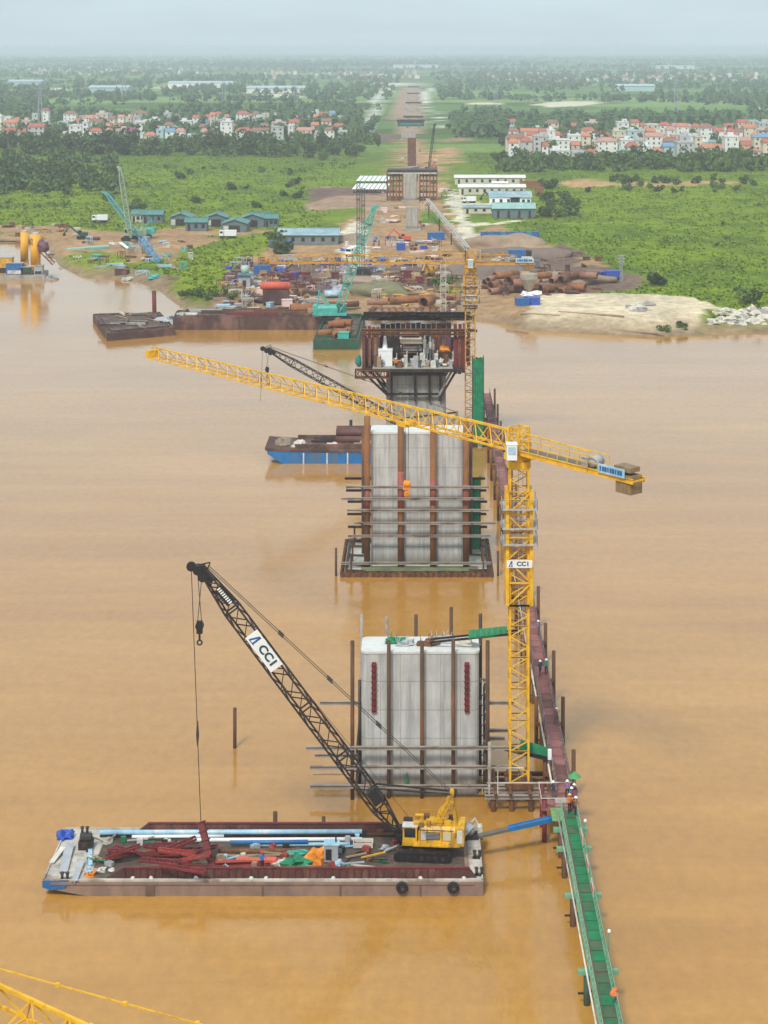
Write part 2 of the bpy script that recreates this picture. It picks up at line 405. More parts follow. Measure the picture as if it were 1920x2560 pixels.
# ------------------------------------------------------------------ numpy noise and polygon masks
PERM = rng.permutation(4096)
def vnoise(x, y, s=0):
    xi = np.floor(x).astype(int); yi = np.floor(y).astype(int); fx = x - xi; fy = y - yi
    fx = fx * fx * (3 - 2 * fx); fy = fy * fy * (3 - 2 * fy)
    def h(a, b): return PERM[(PERM[(a + s * 131) & 4095] + b) & 4095] / 4095.0
    return (h(xi, yi) * (1 - fx) + h(xi + 1, yi) * fx) * (1 - fy) + (h(xi, yi + 1) * (1 - fx) + h(xi + 1, yi + 1) * fx) * fy
def fbm(x, y, s=0, o=4):
    r = 0; a = .5; t = 0
    for i in range(o):
        r = r + a * vnoise(x * 2 ** i, y * 2 ** i, s + i); t += a; a *= .5
    return r / t
def inpoly(x, y, poly):
    r = np.zeros(x.shape, bool); n = len(poly); j = n - 1
    for i in range(n):
        xi, yi = poly[i]; xj, yj = poly[j]
        c = ((yi > y) != (yj > y)) & (x < (xj - xi) * (y - yi) / (yj - yi + 1e-12) + xi)
        r ^= c; j = i
    return r
LZ = 2.0
def gpoly(pts, z=LZ): return [tuple(G(a, b, z)[:2]) for a, b in pts]
SH = [(-900, 602), (-60, 606), (105, 606), (128, 632), (150, 664), (205, 693), (330, 699), (395, 722), (432, 752), (470, 778), (800, 792), (1000, 792),
      (1180, 800), (1255, 808), (1320, 826), (1480, 834), (1640, 842), (1700, 838), (1920, 832), (2900, 825)]
SHW = [G(a, b, 0) for a, b in SH]
SX = np.array([p.x for p in SHW]); SY = np.array([p.y for p in SHW])
ordr = np.argsort(SX); SX = SX[ordr]; SY = SY[ordr]
def shore(x): return np.interp(x, SX, SY)

GRASS = np.array((.115, .20, .010)); GRASSY = np.array((.185, .25, .011)); GDARK = np.array((.065, .115, .018)); FIELD = np.array((.10, .19, .045))
DIRT = np.array((.36, .225, .13)); PINK = np.array((.34, .23, .17)); SAND = np.array((.62, .52, .405)); MUD = np.array((.23, .165, .11))
TAN = np.array((.44, .27, .14)); PALE = np.array((.62, .57, .49)); SOIL = np.array((.165, .11, .095)); PAVE = np.array((.56, .56, .55))
ZONES = [  # polygons in photo pixels, on the ground
    (DIRT, [(505, 790), (520, 745), (600, 700), (620, 650), (690, 612), (840, 605), (850, 560), (900, 530), (965, 470), (1100, 465), (1125, 560),
            (1200, 585), (1240, 560), (1330, 600), (1420, 625), (1530, 665), (1540, 700), (1480, 735), (1330, 745), (1300, 830), (1180, 812), (800, 800)]),
    (SOIL, [(560, 700), (640, 660), (860, 665), (1150, 660), (1180, 700), (1120, 735), (900, 720), (700, 740), (560, 740)]),
    (SOIL, [(1190, 700), (1260, 640), (1400, 610), (1460, 625), (1420, 690), (1260, 720)]),
    (SOIL, [(1330, 660), (1520, 668), (1605, 690), (1600, 722), (1450, 735), (1330, 715)]),
    (PINK, [(762, 528), (770, 480), (800, 468), (960, 466), (990, 500), (985, 535), (900, 520)]),
    (SOIL, [(765, 505), (775, 470), (960, 466), (965, 488), (860, 490)]),
    (DIRT, [(0, 608), (0, 562), (130, 566), (330, 580), (470, 570), (690, 574), (690, 584), (520, 592), (470, 610), (430, 640), (330, 660), (150, 640), (110, 608)]),
    (GRASSY, [(150, 640), (240, 628), (330, 640), (300, 668), (190, 690)]),
    (MUD, [(170, 690), (300, 670), (420, 690), (470, 720), (440, 760), (390, 730), (330, 702), (200, 700)]),
    (DIRT, [(380, 640), (420, 600), (500, 592), (560, 596), (470, 625), (430, 660)]),
    (PALE, [(860, 640), (850, 590), (880, 550), (910, 560), (920, 640), (900, 690)]),
    (SAND, [(1270, 830), (1230, 790), (1300, 748), (1400, 740), (1640, 742), (1740, 752), (1800, 775), (1760, 800), (1640, 846), (1480, 838)]),
    (DIRT, [(1215, 805), (1200, 760), (1320, 745), (1330, 760), (1300, 800), (1290, 832)]),
    (PALE, [(1120, 500), (1130, 470), (1160, 500), (1290, 515), (1290, 525), (1160, 520), (1175, 560), (1300, 552), (1300, 556), (1180, 566), (1200, 600), (1150, 600)]),
    (TAN, [(1095, 440), (1080, 400), (1090, 372), (1140, 366), (1130, 400), (1110, 440), (1120, 470), (1090, 470)]),
    (TAN, [(1405, 456), (1440, 446), (1530, 450), (1530, 462), (1460, 470), (1410, 468)]),
    (TAN, [(1530, 458), (1620, 456), (1840, 452), (1840, 460), (1640, 466), (1530, 464)]),
    (SOIL, [(925, 348), (930, 334), (1000, 336), (1010, 348), (960, 354)]),
    (DIRT, [(1110, 355), (1120, 344), (1180, 344), (1180, 352)]),
    (DIRT, [(985, 500), (990, 430), (1005, 350), (1060, 345), (1085, 430), (1085, 500)]),
    (PAVE, [(890, 332), (908, 300), (936, 250), (957, 224), (980, 210), (1010, 204), (1012, 208), (984, 217), (955, 250), (928, 310), (920, 332)]),
    (PAVE, [(1084, 335), (1078, 300), (1066, 262), (1057, 242), (1058, 228), (1076, 213), (1090, 206), (1090, 212), (1074, 230), (1076, 245), (1084, 270), (1098, 300), (1106, 335)]),
    (PINK, [(990, 335), (985, 285), (985, 255), (990, 240), (1005, 218), (1045, 218), (1050, 250), (1056, 300), (1060, 335)]),
    (PALE, [(1330, 262), (1380, 254), (1470, 253), (1520, 257), (1460, 264), (1380, 268)]),
    (PALE, [(1150, 259), (1190, 256), (1262, 258), (1262, 261), (1180, 262)]),
    (PALE, [(1880, 272), (1930, 267), (1930, 274)]),
    (PALE, [(620, 238), (700, 234), (775, 243), (700, 244)]),
    (PALE, [(350, 218), (420, 212), (530, 220), (430, 224)]),
    (PALE, [(120, 222), (165, 219), (165, 225), (130, 226)]),
    (GRASSY, [(505, 735), (440, 735), (420, 700), (480, 660), (610, 610), (690, 590), (690, 612), (640, 640), (600, 690), (590, 720)]),
    (GRASS, [(1060, 520), (1130, 540), (1130, 560), (1050, 560)]),
    (GRASSY, [(1090, 720), (1125, 690), (1150, 720), (1120, 745)]),
]
def zone_colour(x, y):
    n = fbm(x / 60, y / 60, 3); n2 = fbm(x / 16, y / 22, 9); n3 = fbm(x / 260, y / 120, 21, 3)
    f = np.clip((y - 850) / 500, 0, 1)[:, None]
    g = GRASS * (1 - n[:, None]) + GRASSY * n[:, None]
    g = g * (1 - .6 * np.clip((n2 - .5) * 5, 0, 1)[:, None]) + GDARK * .6 * np.clip((n2 - .5) * 5, 0, 1)[:, None]
    k = np.clip((n3 - .45) * 7, 0, 1)[:, None]
    far = FIELD * (1 - k) + GDARK * k
    k2 = np.clip((fbm(x / 420, y / 150, 33, 3) - .56) * 12, 0, 1)[:, None]
    far = far * (1 - k2) + np.array((.18, .29, .085)) * k2
    c = g * (1 - f) + far * f
    jx = (fbm(x / 5, y / 7, 50, 3) - .5) * 1.0 * np.clip(y / 90, 3, 10); jy = (fbm(x / 6, y / 7, 60, 3) - .5) * np.clip(y / 50, 6, 30)
    for col, poly in ZONES:
        msk = inpoly(x + jx, y + jy, gpoly(poly))
        cc = col * (.8 + .4 * fbm(x / 9, y / 9, 71, 3)[:, None])
        c = np.where(msk[:, None], cc, c)
    s = y - shore(x)
    bank = np.clip(1 - s / (7 + 14 * fbm(x / 14, y / 30, 77, 3)), 0, 1)[:, None]
    c = c * (1 - bank) + MUD * (.9 + .4 * n2[:, None]) * bank
    return c
def height(x, y):
    s = y - shore(x)
    prof = np.clip(s / 9.0, -1.6, 1.0); z = np.where(prof < 0, prof * 1.5, LZ * (prof ** .7))
    z = z + np.clip(s / 20, 0, 1) * (fbm(x / 18, y / 24, 5) - .5) * .9 * np.clip((1500 - y) / 800, 0, 1)
    sp = inpoly(x, y, gpoly(ZONES[11][1]))
    return z + np.where(sp, np.clip((s - 3.5) / 2, 0, 1) * .6 + np.clip((s - 9) / 2, 0, 1) * .45, 0)
def sheet(name, xs, ys, zfun, kind='structure'):
    X, Y = np.meshgrid(xs, ys); x = X.ravel(); y = Y.ravel(); z = zfun(x, y)
    c = zone_colour(x, y); nx = len(xs); ny = len(ys)
    i = np.arange(nx * ny).reshape(ny, nx)
    q = np.stack([i[:-1, :-1], i[:-1, 1:], i[1:, 1:], i[1:, :-1]], -1).reshape(-1, 4)
    me = bpy.data.meshes.new(name); me.vertices.add(len(x)); me.vertices.foreach_set('co', np.stack([x, y, z], -1).ravel())
    me.loops.add(q.size); me.loops.foreach_set('vertex_index', q.ravel())
    me.polygons.add(len(q)); me.polygons.foreach_set('loop_start', np.arange(len(q)) * 4)
    me.update(); me.validate()
    a = me.attributes.new('zone', 'FLOAT_COLOR', 'POINT')
    a.data.foreach_set('color', np.concatenate([c, np.ones((len(x), 1))], 1).ravel().astype(np.float32))
    me.materials.append(land); me.polygons.foreach_set('use_smooth', [True] * len(q))
    o = bpy.data.objects.new(name, me); COL.objects.link(o); o['kind'] = kind
    return o
sheet('riverbank', np.arange(-330, 331, 2.2), np.arange(405, 905, 2.0), height)
def mid_z(x, y): return np.where(y < 903, .6, LZ) + 0 * x
sheet('plain', np.concatenate([np.arange(-3000, -1200, 60), np.arange(-1200, 1201, 11), np.arange(1260, 3001, 60)]),
      np.concatenate([np.arange(640, 900, 20), np.arange(905, 1900, 7), np.arange(1900, 3001, 16)]), mid_z)
sheet('far_plain', np.linspace(-9000, 9000, 240), np.concatenate([np.linspace(3000, 9000, 150), np.linspace(9100, 40000, 60)]), lambda x, y: LZ + 0 * x)
b = MB(); b.add([(-2500, -300, 0), (2500, -300, 0), (2500, 760, 0), (-2500, 760, 0)], [(0, 1, 2, 3)])
o = b.obj('river_water', water, org=V((0, 0, 0))); o['kind'] = 'structure'
# ------------------------------------------------------------------ concrete piers
def pier_plan(x0, x1, y0, y1, ch=.65):
    xs = []; n = 5
    pts = []
    for cx, cy, a0 in ((x1 - ch, y0 + ch, -90), (x1 - ch, y1 - ch, 0), (x0 + ch, y1 - ch, 90), (x0 + ch, y0 + ch, 180)):
        for i in range(n):
            a = R(a0 + 90 * i / (n - 1)); pts.append((cx + ch * math.cos(a), cy + ch * math.sin(a)))
    # shallow flutes on the front face
    front = []
    xa, xb = x0 + ch, x1 - ch
    for i in range(1, 24):
        k = i / 24; front.append((xa + (xb - xa) * k, y0 + .07 * abs(math.sin(k * math.pi * 3)) ** .6))
    return pts + front
def pier(label, x0, x1, y0, y1, top, mt, cap=None, zb=-1.5):
    t = thing('bridge_pier', label, 'bridge pier', ((x0 + x1) / 2, (y0 + y1) / 2, 0), 'wall piers of the bridge standing in the river')
    MB().prism(pier_plan(x0, x1, y0, y1), zb, top).obj('shaft', mt, t)
    if cap:
        MB().prism(pier_plan(x0 - .06, x1 + .06, y0 - .06, y1 + .06), top - cap, top + .05).obj('curing_sheet', sheetwhite, t)
    return t
sheetwhite = mat('white_sheet', (.62, .63, .60), .6, .14, 1.2, c2=(.55, .54, .48), amt=.38, bump=.3)

K1 = 167 / F
P1X0, P1X1 = (904 - VX) * K1, (1198 - VX) * K1
p1 = pier('pale concrete wall pier nearest the camera, two red steel strips on its face', P1X0, P1X1, 167, 171.2, 13.6, concrete, .16)
for px in (935, 1167):
    m = MB(); x = (px - VX) * K1; za, zb_ = CH - (1655 - VY) * K1, CH - (1780 - VY) * K1
    m.box((x, 166.9, (za + zb_) / 2), (.42, .16, za - zb_))
    for i in range(9): m.box((x, 166.78, zb_ + (i + .5) * (za - zb_) / 9), (.52, .1, .12))
    m.obj('bracket_strip', redox, p1)
m = MB(); m.add([D(1012, 1965, 166.7), D(1021, 1965, 166.7), D(1017, 1925, 166.7), D(1012, 1965, 166.82), D(1021, 1965, 166.82), D(1017, 1925, 166.82)],
                [(0, 1, 2), (5, 4, 3), (0, 3, 4, 1), (1, 4, 5, 2), (2, 5, 3, 0)])
m.obj('green_mark', green, p1)
# things on the pier top
for i, (px, py, rx, sd, mt, nm, lb, ct) in enumerate([
        (990, 1606, 1.0, 3, green, 'net_bundle', 'crumpled green netting bundle on the near pier top, left', 'netting'),
        (1012, 1612, .8, 5, greybox, 'rebar_bundle', 'grey wire heap beside green netting on the near pier', 'wire heap'),
        (1068, 1612, .9, 8, rust, 'rebar_bundle', 'rusty rebar heap on the middle of near pier top', 'rebar heap'),
        (1105, 1600, 1.2, 6, greybox, 'hoist_winch', 'grey winch heap on the right half of near pier top', 'winch'),
        (1165, 1612, .9, 9, rockpale, 'cement_bags', 'pale bags on the right end of near pier top', 'bags')]):
    p = G(px, py, 13.68); m = MB(); m.blob(p, (rx, .45, .45), sd, amp=.5)
    for j in range(7):
        a = random.uniform(-.9, .9) * rx; m.bar(p + V((a, -.2, .1)), p + V((a + random.uniform(-.3, .3), .2, random.uniform(.5, 1.0))), .05)
    tag(m.obj(nm, mt), lb, ct)

# ------------------------------------------------------------------ falsework around the near pier
def falsework(label, loc): return thing('pier_falsework', label, 'falsework', loc, 'steel falsework frames round the river piers')
f1 = falsework('brown steel posts and long horizontal beams framing the nearest pier', (1.5, 166, 0))
def post(t, px, ytop, d, r=.17, mt=None, nm='post', zb=-1.5):
    p = D(px, ytop, d); MB().tube((p.x, d, zb), (p.x, d, p.z), r, 10).obj(nm, mt or rustpile, t, True)
for px, yt in ((972, 1602), (1055, 1603), (1133, 1598)): post(f1, px, yt, 166.45, .18)
for px, yt in ((881, 1602), (1219, 1602)): post(f1, px, yt, 166.2, .19)
for px, yt, mt in ((904, 1535, beamgrey), (967, 1540, beamgrey), (1040, 1537, rustpile), (1128, 1518, rustpile), (1201, 1535, dark)):
    post(f1, px, yt, 171.6, .17, mt)
post(f1, 899, 1700, 169.4, .14, dark); post(f1, 1208, 1850, 168, .16, beamgrey); post(f1, 1224, 1855, 164.9, .17, beamgrey)
for y, xa, xb, d in ((1870, 765, 1287, 165.95), (1918, 775, 1298, 165.95), (1966, 775, 1292, 165.95), (2011, 755, 1320, 165.85),
                     (1888, 787, 905, 171.95), (1937, 783, 905, 171.95), (1757, 799, 905, 171.1), (1757, 1199, 1285, 171.1), (1846, 1222, 1262, 171.95),
                     (1826, 1199, 1290, 171.95), (1700, 1199, 1215, 169)):
    a = D(xa, y, d); c = D(xb, y, d); MB().ibeam(a, c, .3, .3).obj('beam', beamgrey, f1)
for px in (892, 1213):       # side beams running back along the pier ends
    for y in (1880, 1930, 1975, 2020):
        p = D(px, y, 165.6); MB().ibeam(p, (p.x, 172.4, p.z), .26, .2).obj('side_beam', dark, f1)
# stair scaffold and workers' gear on the right end
sc = thing('access_scaffold', 'thin grey access scaffold on the right end of nearest pier', 'scaffold', (7.0, 168.5, 0))
for px, d in ((1206, 167.5), (1215, 167.5), (1206, 169.2), (1215, 169.2)):
    p = D(px, 1700, d); MB().tube((p.x, d, 0), (p.x, d, p.z), .05, 6).obj('upright', dirtywhite, sc)
for i in range(10):
    z = .8 + i * .95; a = D(1206, 2000, 167.4).x; c = D(1216, 2000, 167.4).x
    MB().bar((a, 167.4, z), (c, 169.2, z + .5), .3, .05).obj('step', dark, sc)

# gangway from the pier top to the crane mast
gw = thing('gangway', 'steel gangway with green net rail from near pier top to yellow mast', 'gangway', D(1180, 1600, 168))
a = D(1075, 1606, 168.2); c = D(1300, 1583, 166.6)
MB().ibeam(a, c, .2, .16).obj('beam', dark, gw); MB().ibeam(a + V((0, .9, 0)), c + V((0, .9, 0)), .18, .16).obj('beam', dark, gw)
a = D(1172, 1594, 167.2); c = D(1268, 1584, 166.9)
m = MB(); n = 14
for i in range(n):
    p, q = a.lerp(c, i / n), a.lerp(c, (i + 1) / n); o0 = V((0, .05 * (-1) ** i, 0)); o1 = V((0, .05 * (-1) ** (i + 1), 0)); u = V((0, 0, .72))
    m.add([p + o0, q + o1, q + o1 + u, p + o0 + u, p + o0 + V((0, .03, 0)), q + o1 + V((0, .03, 0)), q + o1 + u + V((0, .03, 0)), p + o0 + u + V((0, .03, 0))],
          [(0, 1, 2, 3), (7, 6, 5, 4), (3, 2, 6, 7)])
m.obj('net_rail', mat('net_light', (.04, .34, .16), .7, .25, 2, alpha=.8), gw)
MB().bar(a + V((0, .5, -.1)), c + V((0, .5, -.1)), 1.0, .06).obj('deck', greendeck, gw)

# ------------------------------------------------------------------ second pier in its cofferdam
K2 = 240 / F
P2X0, P2X1 = (927 - VX) * K2, (1160 - VX) * K2
p2 = pier('concrete wall pier standing inside the sheet pile cofferdam', P2X0, P2X1, 240.6, 245.2, 18.3, concrete, .2, zb=-.5)
f2 = falsework('four thick rusty columns with red bands and beams before cofferdam pier', (0, 240, 0))
for px, yt, r0, r1 in ((918, 1041, 1222, 1268), (1002, 1060, 1178, 1268), (1083, 1062, 1196, 1262), (1165, 1045, 1210, 1262)):
    p = D(px, yt, 239.9); o = MB().tube((p.x, 239.9, -.2), (p.x, 239.9, p.z), .43, 14).obj('column', mat('rust_column', (.19, .078, .026), .75, .35, .5, c2=(.32, .13, .034), amt=.45, stretch=(1, 1, .3), bump=.15), f2, True)
    za, zb_ = D(px, r0, 239.9).z, D(px, r1, 239.9).z
    MB().tube((p.x, 239.9, zb_), (p.x, 239.9, za), .45, 14).obj('red_band', mat('band_red', (.34, .085, .06), .7, .35, 1.0, c2=(.18, .07, .04), amt=.42), o, True)
post(f2, 911, 1065, 246.3, .4, rustpile); post(f2, 1174, 1080, 246.3, .4, rustpile)
for y, xa, xb, d in ((1218, 865, 1223, 239.3), (1247, 853, 1211, 239.3), (1276, 867, 1223, 239.3), (1308, 884, 1240, 239.3), (1340, 870, 1226, 239.3),
                     (1196, 862, 1213, 246.8), (1226, 865, 1216, 246.8), (1254, 869, 1218, 246.8), (1285, 868, 1216, 246.8), (1317, 870, 1218, 246.8), (1408, 852, 1228, 239.2)):
    MB().ibeam(D(xa, y, d), D(xb, y, d), .3, .3).obj('beam', dark if d > 240 else beamgrey, f2)
for px in (905, 1180):
    for y in (1223, 1252, 1282, 1313):
        p = D(px, y, 238.9); MB().ibeam(p, (p.x, 247.2, p.z), .24, .2).obj('side_beam', dark, f2)
# cofferdam
cf = thing('cofferdam', 'rectangular sheet pile cofferdam with wet slab round the second pier', 'cofferdam', (0, 241, 0))
CX0, CX1, CY0, CY1 = -10.2, 10.0, 235.7, 252.0
def sheetpile(t, a, b_, z0, z1, mt, amp=.14, pitch=.8, nm='sheet_pile_wall'):
    a = V(a); b_ = V(b_); L_ = (b_ - a).length; n = int(L_ / pitch) * 2; u = (b_ - a).normalized(); nn = V((-u.y, u.x, 0)); vs = []
    for i in range(n + 1):
        p = a + u * L_ * i / n
        for o_ in (0, .12):
            q = p + nn * (amp * (1 if (i // 1) % 2 else -1) + o_)
            zz = z1 + .12 * ((i // 2) % 2)
            vs += [(q.x, q.y, z0), (q.x, q.y, zz)]
    fs = []
    for i in range(n):
        k = i * 4
        fs += [(k, k + 4, k + 5, k + 1), (k + 3, k + 7, k + 6, k + 2), (k + 1, k + 5, k + 7, k + 3)]
    m = MB(); m.add(vs, fs); return m.obj(nm, mt, t)
for a, c in (((CX0, CY0, 0), (CX1, CY0, 0)), ((CX0, CY1, 0), (CX1, CY1, 0)), ((CX0, CY0, 0), (CX0, CY1, 0)), ((CX1, CY0, 0), (CX1, CY1, 0))):
    sheetpile(cf, a, c, -1.5, .6, rust)
MB().box(((CX0 + CX1) / 2, (CY0 + CY1) / 2, -.1), (CX1 - CX0 - .5, CY1 - CY0 - .5, .6)).obj('wet_slab', palewater, cf)
MB().box(((CX0 + CX1) / 2 + .3, 238.0, .24), (12.9 + 3, 3.6, .1)).obj('moss_slab', moss, cf)
for z in (.5,):
    for x in (CX0 + .5, CX1 - .5): MB().ibeam((x, CY0 + .3, z), (x, CY1 - .3, z), .3, .3).obj('waler', dark, cf)
    for y in (CY0 + .5, CY1 - .5): MB().ibeam((CX0 + .7, y, z), (CX1 - .7, y, z), .3, .3).obj('waler', dark, cf)
for x0, s in ((CX0, 1), (CX1, -1)):
    for y in (237.5, 240.5, 244.5, 249):
        MB().ibeam((x0 + s * .6, y, .45), (x0 + s * 3.1, y + random.uniform(-1, 1), .45), .22, .2).obj('strut', rust, cf)
    for y in (236.8, 242, 249.5): MB().tube((x0 + s * 1.2, y, .3), (x0 + s * 1.2, y, 2.3 + random.random()), .13, 8).obj('stub_post', rustpile, cf)
def mooring(px, yt, yb, r, label):
    p = G(px, yb, 0); q = D(px, yt, p.y); return tag(MB().tube((p.x, p.y, -2), q, r, 12).obj('mooring_pile', rustpile, None, True), label, 'pile', 'single steel piles standing in the river')
mooring(840, 1370, 1440, .16, 'short dark pile standing in water left of the cofferdam')
mooring(1245, 1378, 1440, .16, 'short dark pile standing in water right of the cofferdam')
mooring(587, 1770, 1870, .18, 'lone dark pile in open water left of the nearest pier')
mooring(688, 2030, 2075, .2, 'rusty capped pile behind the middle of the long barge')
mooring(809, 2042, 2075, .17, 'short stub pile behind the barge near the crane boom')

# green netted stair towers
def stair_tower(label, x, y, wd, h):
    t = thing('stair_tower', label, 'stair tower', (x, y, 0), 'green netted stair towers beside the piers')
    for i, (a, c) in enumerate((((-1, -1), (1, -1)), ((1, -1), (1, 1)), ((1, 1), (-1, 1)), ((-1, 1), (-1, -1)))):
        A = V((x + a[0] * wd / 2, y + a[1] * wd / 2, 0)); C = V((x + c[0] * wd / 2, y + c[1] * wd / 2, 0))
        sheetpile(t, A, C, .6, h, green, .05, .35, 'net_panel')
        MB().tube(A + V((0, 0, -1)), A + V((0, 0, h + .5)), .06, 6).obj('upright', dark, t)
    for z in np.arange(1.5, h - .3, 2.2): MB().box((x, y, z), (wd - .3, wd - .3, .06)).obj('landing', dark, t)
    return t
stair_tower('slim green netted stair tower at the right side of cofferdam pier', (1190 - VX) * 247.5 / F, 247.3, 1.15, 10.2)
stair_tower('tall green netted stair tower beside the far tower crane mast', (1195 - VX) * 313 / F, 313, 1.95, 15.6)

# ------------------------------------------------------------------ third pier with its pier-head works
K3 = 313 / F
def X3(px): return (px - VX) * K3
def Z3(py): return CH - (py - VY) * K3
p3 = pier('grey pier carrying the cluttered brown formwork platform', X3(965), X3(1115), 314, 318.4, 12.4, concrete2)
w3 = thing('pierhead_formwork', 'brown steel formwork box full of equipment on the third pier', 'formwork', (0, 316, 12))
# bracket frames hugging the column
for px in (979, 1038, 1074, 1101):
    MB().ibeam((X3(px), 313.6, Z3(1004)), (X3(px), 313.6, Z3(930)), .4, .4).obj('bracket_post', dark, w3) if False else MB().box((X3(px), 313.6, (Z3(1004) + Z3(932)) / 2), (.42, .4, Z3(932) - Z3(1004))).obj('bracket_post', dark, w3)
MB().ibeam((X3(968), 313.3, Z3(986)), (X3(1106), 313.3, Z3(986)), .4, .3).obj('bracket_beam', dark, w3)
for xa, ya, xb, yb in ((905, 928, 968, 988), (930, 930, 972, 990), (1140, 928, 1102, 992), (1128, 930, 1098, 988)):
    for d in (313.2, 318.8):
        a = V((X3(xa), d, Z3(ya))); c = V((X3(xb), d, Z3(yb))); MB().bar(a, c, .32, .38).obj('brace', beamgrey if xa == 1128 else dark, w3)
MB().box((X3(1032), 316.4, Z3(922)), (X3(1160) - X3(905), 10.5, .5)).obj('platform', dark, w3)
MB().box((X3(1032), 315.8, Z3(919) + .05), (X3(1135) - X3(935), 8.6, .12)).obj('deck', concrete_dk, w3)
m = MB(); a = V((X3(889), 311.8, Z3(931))); c = V((X3(975), 311.8, Z3(931)))
m.truss(a, c, 1.4, 1.35, 6, .2, .14, side_x=True); m.obj('side_truss', rust, w3)
# side walls of vertical steel panels
def panels(t, xs, y, z0, z1, mt, wd=.62):
    for x in xs: MB().box((x, y + random.uniform(-.1, .1), (z0 + z1) / 2 + random.uniform(-.2, .2)), (wd, .5, z1 - z0)).obj('wall_panel', random.choice(mt), t)
pm = [rust, redox, mat('panel_brown', (.16, .075, .05), .8, .4, 1, c2=(.26, .15, .1), amt=.4)]
panels(w3, [X3(p) for p in (910, 921, 932, 943)], 318.8, Z3(925), Z3(828), pm, .6)
panels(w3, [X3(p) for p in (910, 924, 938)], 313.4, Z3(918), Z3(838), pm, .45)
panels(w3, [X3(p) for p in (1139, 1149, 1159)], 313.6, Z3(936), Z3(832), pm)
panels(w3, [X3(p) for p in (1140, 1152, 1163, 1174)], 318.8, Z3(932), Z3(822), pm)
for x0 in (X3(908), X3(1162)):
    for y in np.arange(314.3, 318.5, .9): MB().box((x0, y, (Z3(925) + Z3(832)) / 2), (.4, .8, Z3(832) - Z3(925))).obj('wall_panel', random.choice(pm), w3)
panels(w3, [X3(p) for p in range(955, 1136, 13)], 320.6, Z3(905), Z3(826), [rust, dark, dark, purple], .85)
for (xa, xb, py, d, mt, h) in ((903, 1190, 826, 312.9, rust, .55), (903, 1165, 836, 313.0, rust, .3), (900, 1192, 812, 321, dark, .9), (905, 1180, 802, 321.5, dark, .6), (1120, 1195, 834, 316, rustorange, .4)):
    MB().ibeam((X3(xa), d, Z3(py)), (X3(xb), d, Z3(py)), h, .5, .08).obj('top_beam', mt, w3)
m = MB(); n = 22
for i in range(n + 1):
    k = i / n; x = X3(915) + (X3(1135) - X3(915)) * k; zc = Z3(812) + 1.1 * math.sin(k * math.pi) + .15 * math.sin(k * 40)
    for j in range(3): m.v.append((x, 318.0 + j * 1.7, zc - .35 * j + .2 * math.sin(i * 2.1 + j)))
for i in range(n):
    for j in range(2):
        q = i * 3 + j; m.f.append((q, q + 3, q + 4, q + 1)); m.m.append(0)
for (i, f) in enumerate(list(m.f)): pass
m.obj('dark_cover_sheet', mat('tarp_dark', (.03, .035, .045), .4, .4, .8, c2=(.10, .12, .15), amt=.4, bump=.4), w3)
MB().box((X3(1042), 321.3, (Z3(925) + Z3(862)) / 2), (X3(1172) - X3(912), .2, Z3(862) - Z3(925))).obj('dark_backing', purple, w3)  # added dark backing, stands in for the darkness behind the wall panels
# equipment standing on the platform (each its own thing)
dz = Z3(919) + .13
def onp(nm, label, cat, mb, mt, sm=False, group=None): return tag(mb.obj(nm, mt, None, sm), label, cat, group)
t = thing('water_tank', 'white box tank with slim funnel on the third pier platform', 'tank', (X3(963), 314.5, dz))
MB().box((X3(963), 314.5, dz + 1.35), (2.5, 1.8, 2.7)).obj('tank_body', white, t); MB().box((X3(963), 314.5, dz + 2.85), (2.6, 1.9, .25)).obj('lid', white, t)
MB().tube((X3(962), 314.5, dz + 2.9), (X3(962), 314.5, dz + 5.2), .5, 8, .2).obj('funnel', white, t)
for i, (px, py, n) in enumerate(((1028, 852, 5), (1028, 872, 4), (1024, 840, 3))):
    t = thing('board_stack', 'pale stack of boards on third pier platform, %s' % ('middle tier', 'lowest tier', 'top tier')[i], 'boards', (X3(px), 316 + i * .8, Z3(py) - .8))
    for j in range(n):
        MB().box((X3(px) + random.uniform(-.15, .15), 316 + i * .8, Z3(py) - .8 + j * .2), (3.9 - i * .3, 1.8, .16), random.uniform(-.05, .05)).obj('board', random.choice([timber, dirtywhite, rockpale]), t)
t = thing('storage_rack', 'brown open rack under the pale boards on third pier platform', 'rack', (X3(1025), 316.5, dz))
for sx in (-1.4, 1.4):
    for y in (315.6, 318): MB().box((X3(1025) + sx, y, dz + 2.7), (.15, .15, 5.4)).obj('leg', dark, t)
for z in (2.1, 3.7, 5.2): MB().box((X3(1025), 316.8, dz + z), (3.1, 2.6, .12)).obj('shelf', timber, t)
for i, px in enumerate((1062, 1068, 1076, 1083)):
    zt = (5.6, 3.6, 4.8, 4.2)[i]; y = 315 + i * .7
    t = thing('tensioning_jack', '%s slim grey jack post standing on third pier platform' % ORDN[i + 1], 'jack', (X3(px), y, dz))
    MB().tube((X3(px), y, dz), (X3(px), y, dz + zt), .16, 8).obj('rod', greybox, t)
    MB().tube((X3(px), y, dz + zt * .55), (X3(px), y, dz + zt * .8), .3, 10).obj('cylinder', dirtywhite, t); MB().box((X3(px), y, dz + .25), (.9, .8, .5)).obj('base', greybox, t)
